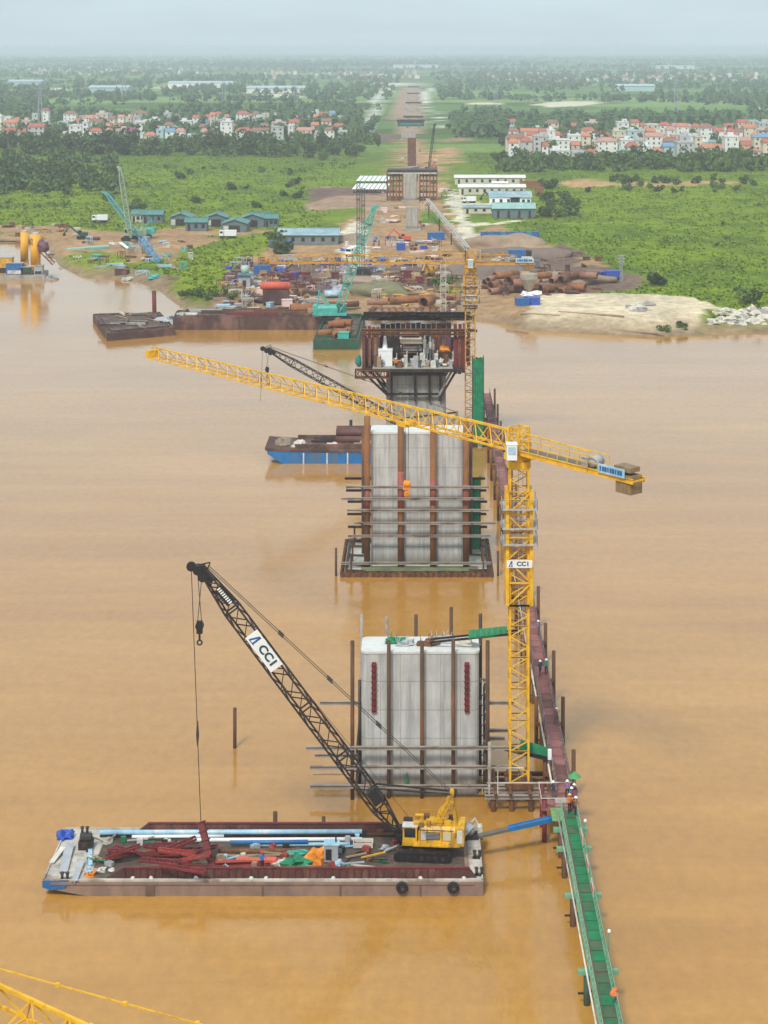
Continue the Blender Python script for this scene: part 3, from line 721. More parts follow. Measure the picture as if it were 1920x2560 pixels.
for i, (px, py, mt, nm, ct) in enumerate(((1008, 903, dirtywhite, 'cement_sack_pile', 'sacks'), (995, 905, mustard, 'compressor', 'compressor'), (1048, 908, greybox, 'pump_unit', 'pump'), (1062, 906, greybox, 'pump_unit', 'pump'),
                                          (1112, 868, orange, 'net_bag', 'bag'), (1108, 905, dirtywhite, 'cement_sack_pile', 'sacks'), (1124, 905, rockpale, 'cement_sack_pile', 'sacks'), (955, 915, greybox, 'cable_reel', 'cable reel'))):
    lb = ('pale sacks left of the middle on third pier platform', 'yellow compressor beside the white tank on third pier', 'left grey pump unit by the jack posts on third pier', 'right grey pump unit by the jack posts on third pier',
          'orange bag high at right on third pier platform', 'pale sacks at the right wall on third pier platform', 'cream sacks in the right corner of third pier platform', 'grey reel at the left front edge of third pier platform')[i]
    m = MB()
    for j in range(5):
        m.blob((X3(px) + random.uniform(-.5, .5), 313.6 + random.uniform(-.3, .6), dz + .25 * j), (.55, .45, .35), i * 7 + j, 8, 5, .3, .4)
    if i == 4:
        m = MB(); m.blob((X3(px), 315, dz), (1.1, .9, .7), 3, 10, 7, .3, .6); m.box((X3(px), 315, dz + .1), (1.4, 1.0, .4)); 
        bx = thing('steel_crate', 'dark crate carrying the orange bag on third pier', 'crate', (X3(px), 315, dz)); MB().box((X3(px), 315, dz + 1.2), (2.2, 1.8, 2.4)).obj('crate_body', dark, bx); MB().box((X3(px), 315, dz + 2.5), (2.4, 2.0, .12)).obj('crate_lid', rust, bx)
        m = MB(); m.blob((X3(px), 315, dz + 2.58), (1.0, .8, .9), 3, 10, 7, .3, .1)
    tag(m.obj(nm, mt), lb, ct)
for i in range(16):
    px = (948, 988, 1000, 1014, 1030, 1040, 1056, 1090, 1098, 1106, 1116, 1126, 1132, 975, 1070, 1084)[i]; h_ = random.uniform(.5, 2.2); y = random.uniform(312.4, 315.5); m = MB(); m.box((X3(px), y, dz + h_ / 2), (random.uniform(.4, 1.0), .7, h_), random.uniform(-.4, .4)); m.box((X3(px), y, dz + h_ + .08), (.7, .6, .16), random.uniform(-.4, .4)); m.tube((X3(px) + .2, y, dz + h_), (X3(px) + .25, y, dz + h_ + random.uniform(.3, 1.2)), .09, 6)
    tag(m.obj('site_machine', random.choice([dirtywhite, rockpale, greybox, white, timber, rust])), 'small site machine on third pier platform, %s in the row' % ORDN[i + 1], 'machine', 'small machines on the third pier platform')
# slim white lattice mast on the platform
t = thing('lattice_mast', 'slim white lattice mast rising behind the third pier platform', 'mast', (X3(1110), 321.8, 13))
for k in range(6):
    MB().truss((X3(1110), 322.6, Z3(800) + k * 1.55), (X3(1110), 322.6, Z3(800) + k * 1.55 + 1.5), .95, .95, 2, .12, .07, side_x=True).obj('mast_section', dirtywhite, t)
MB().box((X3(1110), 322.6, (13 + Z3(800)) / 2), (1.1, 1.1, Z3(800) - 13)).obj('pedestal', dirtywhite, t)
m = MB(); m.blob((X3(897), 312.6, Z3(905)), (.55, .5, 1.3), 4, 10, 8, .25, .6); tag(m.obj('net_roll', mat('teal_net', (.02, .2, .16), .7, .3, 2)), 'rolled teal netting at left end of third pier platform', 'netting')
# ------------------------------------------------------------------ lettering
def lettering(name, body, size, M4, mt, parent, bold=.02, ext=.01, sx=1.0):
    cu = bpy.data.curves.new(name, 'FONT'); cu.body = body; cu.size = size; cu.offset = bold; cu.extrude = ext; cu.align_x = 'CENTER'; cu.align_y = 'CENTER'
    to = bpy.data.objects.new(name, cu); COL.objects.link(to)
    dg = bpy.context.evaluated_depsgraph_get(); me = bpy.data.meshes.new_from_object(to.evaluated_get(dg))
    bpy.data.objects.remove(to); me.name = name
    me.transform(Matrix.Diagonal((sx, 1, 1, 1))); me.transform(M4); o_ = ORG[parent.name]; me.transform(Matrix.Translation(-o_))
    me.materials.clear(); me.materials.append(mt)
    o = bpy.data.objects.new(name, me); COL.objects.link(o); o.parent = parent; ORG[o.name] = V(o_); return o
def frame(p, x, y):
    x = V(x).normalized(); y = V(y).normalized(); z = x.cross(y)
    return Matrix(((x.x, y.x, z.x, p[0]), (x.y, y.y, z.y, p[1]), (x.z, y.z, z.z, p[2]), (0, 0, 0, 1)))
def logo_sign(parent, p, x, y, w_, h_, mt=None):
    """white panel with the tower mark and the letters CC1"""
    M4 = frame(p, x, y); z = V(x).normalized().cross(V(y).normalized())
    m = MB(); q = M4.to_3x3(); m.box(p, (w_, h_, .05), mat=q); s = m.obj('sign_panel', white, parent)
    lettering('lettering', 'CC1', h_ * .78, frame(V(p) + z * .032 + V(x).normalized() * w_ * .14, x, y), signteal, s, .03 * h_, .008, 1.12)
    m = MB(); X = V(x).normalized(); Y = V(y).normalized(); c = V(p) + z * .04 - X * w_ * .33
    m.bar(c - X * h_ * .24 - Y * h_ * .30, c + X * h_ * .05 + Y * h_ * .36, h_ * .12, .016, up=z)
    m.bar(c + X * h_ * .10 - Y * h_ * .30, c + X * h_ * .10 + Y * h_ * .38, h_ * .13, .016, up=z)
    m.bar(c - X * h_ * .30 - Y * h_ * .34, c + X * h_ * .22 - Y * h_ * .34, h_ * .06, .016, up=z)
    m.obj('tower_mark', signblue, s); return s

# ------------------------------------------------------------------ tower cranes
def tower_crane(name, label, bx, by, z0, zj, u, jl, cl, mt, cage=None, apex=False, sign_z=None, hook=None, trolley=20, h=1.7, detail=True):
    t = thing(name, label, 'tower crane', (bx, by, z0), 'yellow tower cranes of the bridge site')
    u = V((u[0], u[1], 0)).normalized(); s = V((-u.y, u.x, 0)); W = 1.72
    # mast
    sec = 2.85; n = int((zj - 1.6 - z0) / sec); rem = (zj - 1.6 - z0) / n
    me = MB().truss((0, 0, 0), (0, 0, rem - .02), W, W, 3, .2, .09, up=V((0, 1, 0))).mesh('mast_section', mt)
    for i in range(n):
        o = bpy.data.objects.new('mast_section', me); COL.objects.link(o); o.parent = t; o.location = (0, 0, i * rem); ORG[o.name] = V((bx, by, z0))
    MB().box((bx, by, z0 - .25), (2.6, 2.6, .5)).obj('base_frame', rust, t)
    if cage:
        za, zb = cage; m = MB(); Wc = 2.25
        m.truss((bx, by, za), (bx, by, zb), Wc, Wc, 5, .33, .13, up=V((0, 1, 0)), side_x=True); c = m.obj('climbing_cage', mt, t)
        for z in (zb - 1.6, zb - 3.4, zb - 4.9):
            MB().box((bx, by, z), (Wc + 1.5, Wc + 1.5, .07)).obj('service_platform', greybox, c) if False else None
            m = MB()
            for (dx, dy, lx, ly) in ((0, -1, Wc + 1.0, .5), (0, 1, Wc + 1.0, .5), (1, 0, .5, Wc + .05), (-1, 0, .5, Wc + .05)):
                m.box((bx + dx * (Wc / 2 + .3), by + dy * (Wc / 2 + .3), z), (lx, ly, .06))
            m.obj('service_platform', greybox, c)
            m = MB(); e = Wc / 2 + .52
            for (a, b_) in (((-e, -e), (e, -e)), ((e, -e), (e, e)), ((-e, -e), (-e, -e * .2))):
                for zz in (1.0,): m.bar((bx + a[0], by + a[1], z + zz), (bx + b_[0], by + b_[1], z + zz), .04)
                for k in np.linspace(0, 1, 4): m.bar((bx + a[0] + (b_[0] - a[0]) * k, by + a[1] + (b_[1] - a[1]) * k, z), (bx + a[0] + (b_[0] - a[0]) * k, by + a[1] + (b_[1] - a[1]) * k, z + 1.0), .04)
            m.obj('guard_rail', greybox, c)
    # slewing part and tower head
    B = V((bx, by, zj))
    MB().tube(B - V((0, 0, 1.6)), B - V((0, 0, .9)), 1.15, 16).obj('slewing_ring', mt, t)
    MB().box(B - V((0, 0, .55)), (2.0, 2.0, .6), math.atan2(u.y, u.x)).obj('turntable', mt, t)
    MB().truss(B - V((0, 0, .2)), B + V((0, 0, h + (3.3 if apex else .5))), 1.5, 1.5, 3, .18, .1, up=u, side_x=True, w2=.5 if apex else 1.4, h2=.5 if apex else 1.2).obj('tower_head', mt, t)
    # cab
    cp = B + V((-1.25 * (1 if u.x < 0 else -1) * .6, -1.7, .25)) if detail else B + s * 1.6
    cb = MB().box(cp, (.95, 1.1, 1.4)).obj('cab', dirtywhite if not detail else white, t)
    MB().box(cp + V((0, -.57, .2)), (.7, .05, .7)).obj('cab_window', paleblue, cb); MB().box(cp + V((0, 0, .75)), (1.05, 1.2, .08)).obj('cab_roof', white, cb)
    # jib in sections
    nsec = max(3, int(round(jl / 6.5)))
    for i in range(nsec):
        a = B + u * (.9 + (jl - .9) * i / nsec); b_ = B + u * (.9 + (jl - .9) * (i + 1) / nsec - .06)
        hh = h - .5 * i / nsec; ln = (b_ - a).length
        m = MB(); m.tritruss(a, b_, 1.35, hh, max(3, int(ln / 1.6)), .12 if apex else .19 - .05 * i / nsec, .06 if apex else .085); m.obj('jib_section', mt, t)
    MB().box(B + u * (jl + .3) + V((0, 0, .4)), (.6, 1.6, .9), math.atan2(u.y, u.x)).obj('jib_end', mt, t)
    # counter jib
    e = B - u * cl
    m = MB()
    for sg in (-1, 1):
        m.ibeam(B + s * sg * .75 - u * .9, e + s * sg * .75, .45, .2)
    for i in range(9): m.bar(B - u * (1 + (cl - 1) * i / 8) - s * .75, B - u * (1 + (cl - 1) * i / 8) + s * .75, .12)
    m.obj('counter_jib', mt, t)
    m = MB(); m.bar(B - u * 1 + V((0, 0, .2)), e + V((0, 0, .2)) + u * .3, 1.3, .05); m.obj('walkway', mat('grating', (.17, .15, .11), .7, .3, 2), t)
    m = MB()
    for sg in (-1, 1):
        m.bar(B + s * sg * .8 - u * .9 + V((0, 0, 1.35)), B - u * (cl * .72) + s * sg * .8 + V((0, 0, 1.35)), .07)
        m.bar(B + s * sg * .8 - u * .9 + V((0, 0, .8)), B - u * (cl * .72) + s * sg * .8 + V((0, 0, .8)), .05)
        for i in range(9):
            q = B - u * (.9 + (cl * .72 - .9) * i / 8) + s * sg * .8; m.bar(q, q + V((0, 0, 1.35)), .06)
    m.bar(B - u * .8 + V((0, 0, h)), B - u * cl * .62 + V((0, 0, h - .2)), .13)
    m.obj('guard_rail', mt, t)
    for i in range(4):
        MB().box(e + u * (.5 + i * .46) + V((0, 0, -.45)), (.42, 1.5, 1.6), math.atan2(u.y, u.x)).obj('counterweight', mat('ballast', (.24, .17, .09), .85, .35, .8, c2=(.4, .2, .04), amt=.38), t)
    MB().box(e + u * 1.4 + V((0, 0, .85)), (1.9, 1.3, .42), math.atan2(u.y, u.x)).obj('counterweight_top', dirtywhite if not detail else mat('ballast', (.2, .15, .1)), t)
    wn = MB().tube(B - u * (cl * .66) - s * .6 + V((0, 0, .8)), B - u * (cl * .66) + s * .6 + V((0, 0, .8)), .5, 12).obj('hoist_winch', greybox, t, True)
    MB().box(B - u * (cl * .66 - .9) + V((0, 0, .6)), (.8, 1.1, .8), math.atan2(u.y, u.x)).obj('winch_motor', greybox, wn)
    # banner along the counter jib, facing the river side nearest the camera
    sd = s if s.y < 0 else -s
    bc = B - u * (cl * .84) + sd * .92 + V((0, 0, .55)); xd = -u if (-u).x > 0 else u
    m = MB(); m.box(bc, (3.2, .05, .8), math.atan2(xd.y, xd.x)); bn = m.obj('banner', paleblue, t)
    m = MB()
    for k in range(9):
        m.box(bc + sd * .03 + xd * (-1.3 + k * .31), (.17 + .06 * (k % 3), .03, .42), math.atan2(xd.y, xd.x))
    m.obj('banner_print', signblue, bn)
    if apex:
        top = B + V((0, 0, h + 3.3))
        for k in (.558, .25):
            q = B + u * jl * k + V((0, 0, h)); m = MB(); m.bar(top, q, .045)
            nn = int((q - top).length / 3.2)
            for i in range(1, nn): m.box(top.lerp(q, i / nn), (.16, .14, .12))
            m.obj('tie_bar', mt, t)
        m = MB(); m.bar(top, e + V((0, 0, .5)), .09); m.obj('tie_bar', mt, t)
    # trolley, ropes, hook
    tp = B + u * trolley - V((0, 0, .25)); tr = MB().box(tp, (1.5, 1.6, .3), math.atan2(u.y, u.x)).obj('trolley', mt, t)
    if hook:
        hz = hook; m = MB()
        for sg in (-.3, .3): m.bar(tp + u * sg, V((tp.x, tp.y, hz + .5)) + u * sg * .6, .035)
        m.obj('hoist_rope', rope, t)
        m = MB(); q = V((tp.x, tp.y, hz)); m.box(q + V((0, 0, .25)), (.75, .35, .7)); m.tube(q + V((-.3, 0, .5)), q + V((.3, 0, .5)), .35, 12); m.blob(q - V((0, 0, .55)), (.3, .2, .35), 2, 8, 6, .1, 1); m.obj('hook_block', orange, t)
    m = MB(); m.bar(B + u * trolley + V((0, 0, h * .5)), B + u * (jl * .98) + V((0, 0, h * .3)), .03); m.obj('trolley_rope', rope, t)
    if sign_z:
        sw = W * 1.3 + .15; logo_sign(t, V((bx, by - 1.28, sign_z)), (1, 0, 0), (0, 0, 1), sw, .72) if detail else None
        if not detail:
            sp = MB().box((bx, by - 1.1, sign_z), (2.4, .06, 1.0)).obj('sign_panel', white, t); m = MB()
            for k in range(6): m.box((bx - .8 + k * .32, by - 1.15, sign_z + .2), (.2, .03, .18)); m.box((bx - .55 + k * .22, by - 1.15, sign_z - .2), (.12, .03, .12))
            m.obj('sign_print', dark, sp)
    # ladder inside the mast
    m = MB()
    for sg in (-.22, .22): m.bar((bx + sg + .2, by + .3, z0), (bx + sg + .2, by + .3, zj - 1.8), .05)
    for z in np.arange(z0 + .4, zj - 2, .9): m.bar((bx - .02, by + .3, z), (bx + .42, by + .3, z), .04)
    m.obj('ladder', dirtywhite, t)
    return t
CA = V((9.5, 166.0, 0)); uA = V((-41.9, 49.7, 0)).normalized()
zs = CH - (1400 - VY) * 166 / F
tower_crane('tower_crane', 'large yellow tower crane beside the nearest pier, jib crossing the picture', CA.x, CA.y, 2.0, 33.0, uA, 65, 15.3, yellow,
            cage=(CH - (1505 - VY) * 166 / F, CH - (1222 - VY) * 166 / F), sign_z=zs, hook=26.2, trolley=16.5)
tower_crane('tower_crane', 'distant yellow tower crane by the third pier, jib level across the shore', 9.3, 313.5, .6, Z3(658), (-1, .012, 0), 36, 11.5, yellow2,
            cage=(Z3(770), Z3(690)), sign_z=Z3(743), trolley=14.3, detail=False, hook=None)
pA, pB = G(0, 2452, 34 + 1.5), G(236, 2560, 34 + 1.5)
uc = (pA - pB); uc.z = 0; uc.normalize(); root = pB - uc * 19; 
tower_crane('tower_crane', 'yellow lattice jib with tie bars cutting the lower left corner', root.x, root.y, 1.0, 34.0, uc, 50, 12, yellow, apex=True, trolley=40, h=1.5)

# base platform of the near crane
bp = thing('crane_platform', 'low steel beam platform under the near tower crane mast', 'platform', (9.6, 166, 0))
for dx in (-2.6, -.9, .9, 2.8):
    for y in (163.6, 168.4): MB().tube((9.6 + dx, y, -2), (9.6 + dx, y, 1.2), .25, 10).obj('pile', rustpile, bp)
for y in (163.4, 164.9, 167.2, 168.6): MB().ibeam((6.2, y, 1.4), (12.7, y, 1.4), .35, .35).obj('beam', beamgrey if y < 166 else rust, bp)
for x in (7.2, 8.6, 10.4, 12.2): MB().ibeam((x, 163, 1.72), (x, 169, 1.72), .28, .28).obj('cross_beam', rust, bp)
for x in (6.6, 7.4): MB().bar((x, 163.4, 1.5), (x, 163.4, 4.2), .1).obj('rail_post', dirtywhite, bp)
MB().bar((6.4, 163.4, 2.7), (12.3, 163.4, 2.7), .08).obj('rail', dirtywhite, bp); MB().bar((6.4, 163.4, 4.1), (9.8, 163.4, 4.1), .08).obj('rail', dirtywhite, bp)
g2 = thing('gangway', 'green netted gangway from the near crane base to the walkway', 'gangway', (11.3, 165, 4.5))
a = D(1300, 1880, 166.2); c = D(1371, 1897, 166.0)
MB().ibeam(a - V((1.5, 0, -.35)), c, .35, .25).obj('beam', dark, g2); MB().bar(a + V((0, .6, .15)), c + V((0, .6, .15)), 1.0, .08).obj('deck', greendeck, g2)
m = MB(); m.box(((a + c) / 2 + V((0, -.05, .62)))[:], (1, 1, 1)) if False else None
m.bar(a + V((0, 0, .75)), c + V((0, 0, .62)), .06, .85); m.obj('net_rail', green, g2)
MB().box(c + V((.1, -.2, .5)), (.35, .35, .9)).obj('gate_box', white, g2)
# ------------------------------------------------------------------ long work barge in front
BX0, BX1, BY0, BY1, BZ = -31.4, 5.45, 147.2, 157.0, 1.2
ba = thing('work_barge', 'long brown work barge with rusty coamings carrying the yellow crane', 'barge', (-13, 152, 0))
hp = [(BX0, BZ), (BX0, .7), (-27.2, -.1), (-25.8, -1.2), (BX1, -1.2), (BX1, BZ)]
MB().exty(hp, BY0, BY1).obj('hull', hull_brown, ba)
MB().box((-1.2 * 0 + (BX0 + BX1) / 2 + 1.2, 152, BZ + .02), (31.5, 8.4, .06)).obj('hold_floor', deckmud, ba)
for (x0, x1, y0, y1) in ((BX0, -27.6, BY0, BY1), (4.35, BX1, BY0, BY1), (-27.6, 4.35, BY0, BY0 + .5), (-27.6, 4.35, BY1 - .8, BY1)):
    MB().box(((x0 + x1) / 2, (y0 + y1) / 2, BZ + .03), (x1 - x0 - .004, y1 - y0 - .004, .07)).obj('deck_plate', deckpale, ba)
m = MB()
for y in (BY0 + .05, BY1 - .05): m.box(((BX0 + BX1) / 2, y, BZ + .12), (BX1 - BX0, .12, .14))
for x in (BX0 + .05, BX1 - .05): m.box((x, 152, BZ + .12), (.12, 9.7, .14))
m.obj('edge_rail', deckpale, ba)
MB().box((-13, BY0 - .04, BZ - .12), (BX1 - BX0 - 1.4, .1, .2)).obj('rub_rail', hull_brown, ba)
for x in (-22.4, -13, -6.5, .2):
    MB().box((x, BY0 - .03, .5), (.12 if x > -20 else .75, .08, 1.1)).obj('side_weld', mat('weld_brown', (.14, .09, .06), .8, .3, 1), ba)
def coaming(y, xa, xb, h, side):
    m = MB(); m.exty([(xa, BZ + .07), (xa + 1.4, BZ + h), (xb - .6, BZ + h), (xb, BZ + .07)], y, y + .12); c = m.obj('coaming', mat('coaming_rust', (.095, .038, .031), .75, .4, .6, c2=(.2, .1, .07), amt=.38, stretch=(1, 1, .5)), ba)
    m = MB(); n = int((xb - xa - 2) / .62)
    for i in range(n):
        x = xa + 1.6 + i * .62; m.box((x, y + (-.06 if side < 0 else .18), BZ + h * .5), (.07, .12, h * .9))
    m.bar((xa + 1.4, y + .06, BZ + h + .03), (xb - .6, y + .06, BZ + h + .03), .26, .07)
    m.obj('stiffener_row', redox, c)
coaming(147.75, (265 - VX) * 147.8 / F, (1192 - VX) * 147.8 / F, .88, -1)
coaming(155.75, (330 - VX) * 155.8 / F, (990 - VX) * 155.8 / F, 1.1, 1)
def torus(m, c, r, q, axis='Y', n=16, k=8):
    c = V(c); vs = []
    for i in range(n):
        a = 2 * math.pi * i / n
        for j in range(k):
            b_ = 2 * math.pi * j / k; rr = r + q * math.cos(b_); h = q * math.sin(b_)
            vs.append(c + (V((rr * math.cos(a), h, rr * math.sin(a))) if axis == 'Y' else V((rr * math.cos(a), rr * math.sin(a), h))))
    m.add(vs, [(i * k + j, ((i + 1) % n) * k + j, ((i + 1) % n) * k + (j + 1) % k, i * k + (j + 1) % k) for i in range(n) for j in range(k)]); return m
for i, px in enumerate((1005, 1133)):
    p = D(px, 2219, 147.0); tag(torus(MB(), p, .36, .15).obj('tyre_fender', rubber, None, True), 'black tyre hung on the barge side, %s' % ('left one' if i == 0 else 'right one near the stern'), 'tyre', 'tyre fenders on the long barge')
for i, px in enumerate((332, 378, 490, 628, 665, 833, 1051, 1160)):
    p = D(px, 2197, 147.45); p.z = BZ + .06
    m = MB(); m.blob(p + V((0, 0, .02)), (.22, .22, .28), i, 9, 6, .1, .05); m.box(p + V((.1, 0, .05)), (.3, .12, .1))
    tag(m.obj('deck_cleat', dirtywhite, None, True), 'small pale cleat on the barge edge, %s from the left' % ordn(i + 1), 'cleat', 'cleats along the near edge of the long barge')
def bollard(px, py, lb):
    p = G(px, py, BZ + .07); t = thing('bollard', lb, 'bollard', p, 'twin bollards on the long barge')
    for s in (-.22, .22):
        q = MB().tube(p + V((s, 0, 0)), p + V((s, 0, .55)), .12, 10).obj('post', dark, t, True); MB().tube(p + V((s, 0, .55)), p + V((s, 0, .65)), .17, 10).obj('cap', dark, q, True)
    MB().box(p + V((0, 0, .03)), (.8, .4, .06)).obj('base_plate', dark, t)
bollard(162, 2200, 'dark twin bollard on near corner of the barge bow'); bollard(212, 2085, 'dark twin bollard on far corner of the barge bow')
bollard(1198, 2188, 'dark twin bollard on near corner of the barge stern'); bollard(1193, 2145, 'dark twin bollard midway along barge stern edge')
# bow gear
m = MB(); m.blob(G(163, 2094, BZ + .08), (.7, .65, .65), 3, 12, 8, .45, .05); tag(m.obj('blue_tarp_heap', tarpblue), 'bright blue crumpled tarp on the far corner of barge bow', 'tarp')
for i, (xa, ya, xb, yb, wd, mt) in enumerate(((175, 2118, 158, 2182, .75, greybox), (158, 2128, 128, 2160, .45, dirtywhite), (205, 2160, 186, 2205, .5, greybox), (225, 2105, 226, 2165, .35, paleblue))):
    a = G(xa, ya, BZ + .1); c = G(xb, yb, BZ + .1); m = MB(); m.bar(a + V((0, 0, .35)), c + V((0, 0, .1)), wd, .06); m.bar(a + V((.0, 0, .2)), c + V((0, 0, .0)), .1, .2)
    tag(m.obj('steel_plate', mt), ('wide grey plate lying on the barge bow', 'narrow whitish plank near the bow edge of barge', 'grey plate slanting beside the bow bollard of barge', 'pale blue strip behind the plates on barge bow')[i], 'steel plate', 'plates on the barge bow')
m = MB(); p = G(215, 2120, BZ + .08); m.box(p + V((0, 0, .35)), (1.2, .9, .7)); m.tube(p + V((-.5, 0, .9)), p + V((.5, 0, .9)), .4, 10); m.box(p + V((.4, -.6, .2)), (.5, .4, .4)); tag(m.obj('anchor_winch', dark), 'dark anchor winch on the barge bow', 'winch')
tag(MB().exty([(BX0 - .03, 1.62), (BX0 - .03, .95), (-28.6, .28), (-28.6, 1.62)], BY0 - .05, BY0 - .01).obj('bow_band', blue), 'blue painted band at the near corner of barge bow', 'paint band') if False else None
MB().exty([(BX0 - .01, 1.3), (BX0 - .01, .72), (-30.6, .52), (-29.4, .7), (-29.4, 1.3)], BY0 - .05, BY0 + .25).obj('bow_band', blue, ba)
for i, (px, py, sd, mt, r_) in enumerate(((275, 2150, 1, mat('weed_green', (.06, .10, .04), .9, .4, 2), .6), (245, 2150, 2, timber, .5), (225, 2190, 3, orange, .35), (265, 2105, 4, concrete_dk, .6), (250, 2178, 5, dirtywhite, .45))):
    m = MB(); p = G(px, py, BZ + .07); m.blob(p, (r_, r_ * .8, r_ * .6), sd, 9, 6, .5, .1)
    for j in range(6): a = random.random() * 6.28; m.bar(p + V((math.cos(a) * .2, math.sin(a) * .2, .1)), p + V((math.cos(a) * r_ * 1.9, math.sin(a) * r_ * 1.3, random.uniform(.1, .7))), .08, .05)
    tag(m.obj('scrap_heap', mt), ('greenish', 'woody', 'small orange', 'grey', 'whitish')[i] + ' scrap heap on the barge behind its bow, %s' % ('nearest the red frames', 'beside the plates', 'at the near edge', 'at the far edge', 'at the near coaming end')[i], 'scrap', 'scrap heaps on the barge')
# long pipes in the hold
for i, (xa, xb, py, z, r_, mt, lb) in enumerate(((250, 905, 2081, .55, .21, paleblue, 'long pale blue pipe along the far side of the barge'), (250, 985, 2088, .22, .16, rust, 'long rusty pipe beside the far coaming of barge'),
        (480, 905, 2100, .2, .17, white, 'long white pipe in the middle of the barge hold'), (575, 770, 2106, .5, .17, bluehull, 'bright blue pipe lying over the white one in barge'), (640, 875, 2112, .22, .15, paleblue, 'short pale pipe nearest the crane on barge'),
        (330, 560, 2092, .25, .15, white, 'white pipe behind the red frames on the barge'), (545, 860, 2128, .18, .2, rust, 'thick rusty pipe in the barge hold by the orange heap'), (420, 880, 2076, .3, .16, rust, 'thin rusty pipe nearest the far coaming of barge'), (550, 700, 2140, .2, .1, timber, 'thin tan pole lying by the hoisted red beam'))):
    a = G(xa, py, BZ + z); c = G(xb, py - 2, BZ + z); tag(MB().pipe(a, c, r_, 12, .15).obj('steel_pipe', mt, None, True), lb, 'pipe', 'long pipes in the barge hold')
# red lattice frames in a heap
for i, (px, py) in enumerate(sorted((random.uniform(290, 515), random.uniform(2112, 2172)) for _ in range(20))):
    p = G(px, py, BZ + .25 + random.uniform(0, 1.0)); an = random.uniform(-.7, .7) + (3.14 if i % 2 else 0)
    ln = random.uniform(2.4, 5.0); u = V((math.cos(an), math.sin(an) * .6, random.uniform(-.2, .3))); m = MB(); s = u.cross(V((0, 0, 1))).normalized()
    wd = random.uniform(.35, .6)
    for sg in (-1, 1): m.bar(p - u * ln / 2 + s * sg * wd / 2, p + u * ln / 2 + s * sg * wd / 2, .14, .18)
    for j in range(6): q = p + u * ln * (j / 5 - .5); m.bar(q - s * wd / 2, q + s * wd / 2, .08)
    for j in range(5): q = p + u * ln * (j / 5 - .5); m.bar(q - s * wd / 2, q + u * ln / 5 + s * wd / 2, .06)
    tag(m.obj('lattice_girder', redox if i % 4 else redpaint), 'dark red lattice frame in the tangled barge heap, %s from the left' % ORDN[i + 1], 'girder', 'tangled red lattice frames on the barge')
m = MB(); a, c = G(520, 2160, BZ + .25), G(700, 2152, BZ + .2); m.ibeam(a, c, .35, .5); tag(m.obj('red_girder', redpaint), 'flat red girder lying right of the hoisted beam on barge', 'girder')
m = MB(); a, c = G(590, 2148, BZ + .3), G(690, 2150, BZ + .3); m.bar(a, c, .7, .25); tag(m.obj('red_plate', coralred), 'bright pinkish red plate lying on the red girder', 'plate')
pal5 = [(timber, 'tan'), (dirtywhite, 'whitish'), (rust, 'rusty'), (greybox, 'grey'), (redpaint, 'red'), (dark, 'black'), (paleblue, 'pale blue'), (green, 'green'), (mustard, 'yellow')]
cnt5 = {}
for i in range(64):
    zone = random.choice(((285, 470, 2098, 2112), (215, 300, 2095, 2190), (540, 960, 2118, 2178), (540, 960, 2150, 2180), (860, 1000, 2085, 2130)))
    px, py = random.uniform(*zone[:2]), random.uniform(*zone[2:]); p = G(px, py, BZ + .1); mt, cn = random.choice(pal5); m = MB(); an = random.uniform(-.6, .6); u = V((math.cos(an), math.sin(an), 0)); k = i % 3; cnt5[(cn, k)] = cnt5.get((cn, k), 0) + 1
    if k == 0: m.bar(p - u * random.uniform(.5, 1.6) + V((0, 0, .1)), p + u * random.uniform(.5, 1.6) + V((0, 0, random.uniform(.1, .5))), .14, .1)
    elif k == 1: m.blob(p, (random.uniform(.2, .5), random.uniform(.2, .4), random.uniform(.15, .4)), i, 8, 6, .5, .1)
    else: h_ = random.uniform(.2, .6); m.box(p + V((0, 0, h_ / 2)), (random.uniform(.3, .9), .4, h_), an); m.box(p + V((0, 0, h_ + .03)), (.4, .3, .06), an)
    tag(m.obj(('loose_bar', 'small_heap', 'tool_box')[k], mt), '%s %s on the barge deck, %s of its kind' % (cn, ('loose bar', 'small heap', 'tool box')[k], ordn(cnt5[(cn, k)])), ('bar', 'heap', 'box')[k], 'loose gear on the barge deck')
hb = thing('hoisted_girder', 'dark red box beam leaning upright, hung from the crane line', 'beam', G(530, 2165, BZ))
a = G(531, 2166, BZ + .2); c = D(502, 2056, 151)
MB().bar(a, c, .52, .52, up=V((0, 1, 0))).obj('web', redox, hb)
for k in (.0, .2, .4, .6, .8, 1.0):
    q = a.lerp(c, k); t_ = (c - a).normalized() * .05; MB().bar(q - t_, q + t_, .72, .72, up=V((0, 1, 0))).obj('flange', redox, hb)
# small gear near the crane
m = MB(); m.blob(G(785, 2152, BZ + .08), (1.0, .8, 1.05), 5, 12, 8, .35, .05); tag(m.obj('orange_tarp_heap', orange), 'bright orange tarp heap in the barge hold', 'tarp')
t = thing('generator_set', 'grey generator box beside the orange tarp heap', 'generator', G(828, 2150, BZ + .07)); p = G(828, 2150, BZ + .07)
MB().box(p + V((0, 0, .75)), (1.2, 1.0, 1.4)).obj('housing', greybox, t); MB().box(p + V((.05, 0, 1.5)), (1.35, 1.1, .1)).obj('lid', paleblue, t); MB().box(p + V((-.2, -.53, .7)), (.5, .05, .9)).obj('grille', dark, t); MB().tube(p + V((.4, 0, 1.5)), p + V((.4, 0, 2.0)), .07, 8).obj('exhaust', dark, t)
m = MB(); m.blob(G(742, 2160, BZ + .08), (1.1, .8, .55), 8, 12, 8, .5, .05); tag(m.obj('green_tarp_heap', green), 'green tarp heap left of the orange one on barge', 'tarp')
m = MB(); m.blob(G(706, 2160, BZ + .08), (.7, .5, .35), 9, 10, 7, .5, .05); tag(m.obj('white_sack_heap', dirtywhite), 'pale sacks beside the green tarp on barge', 'sacks')
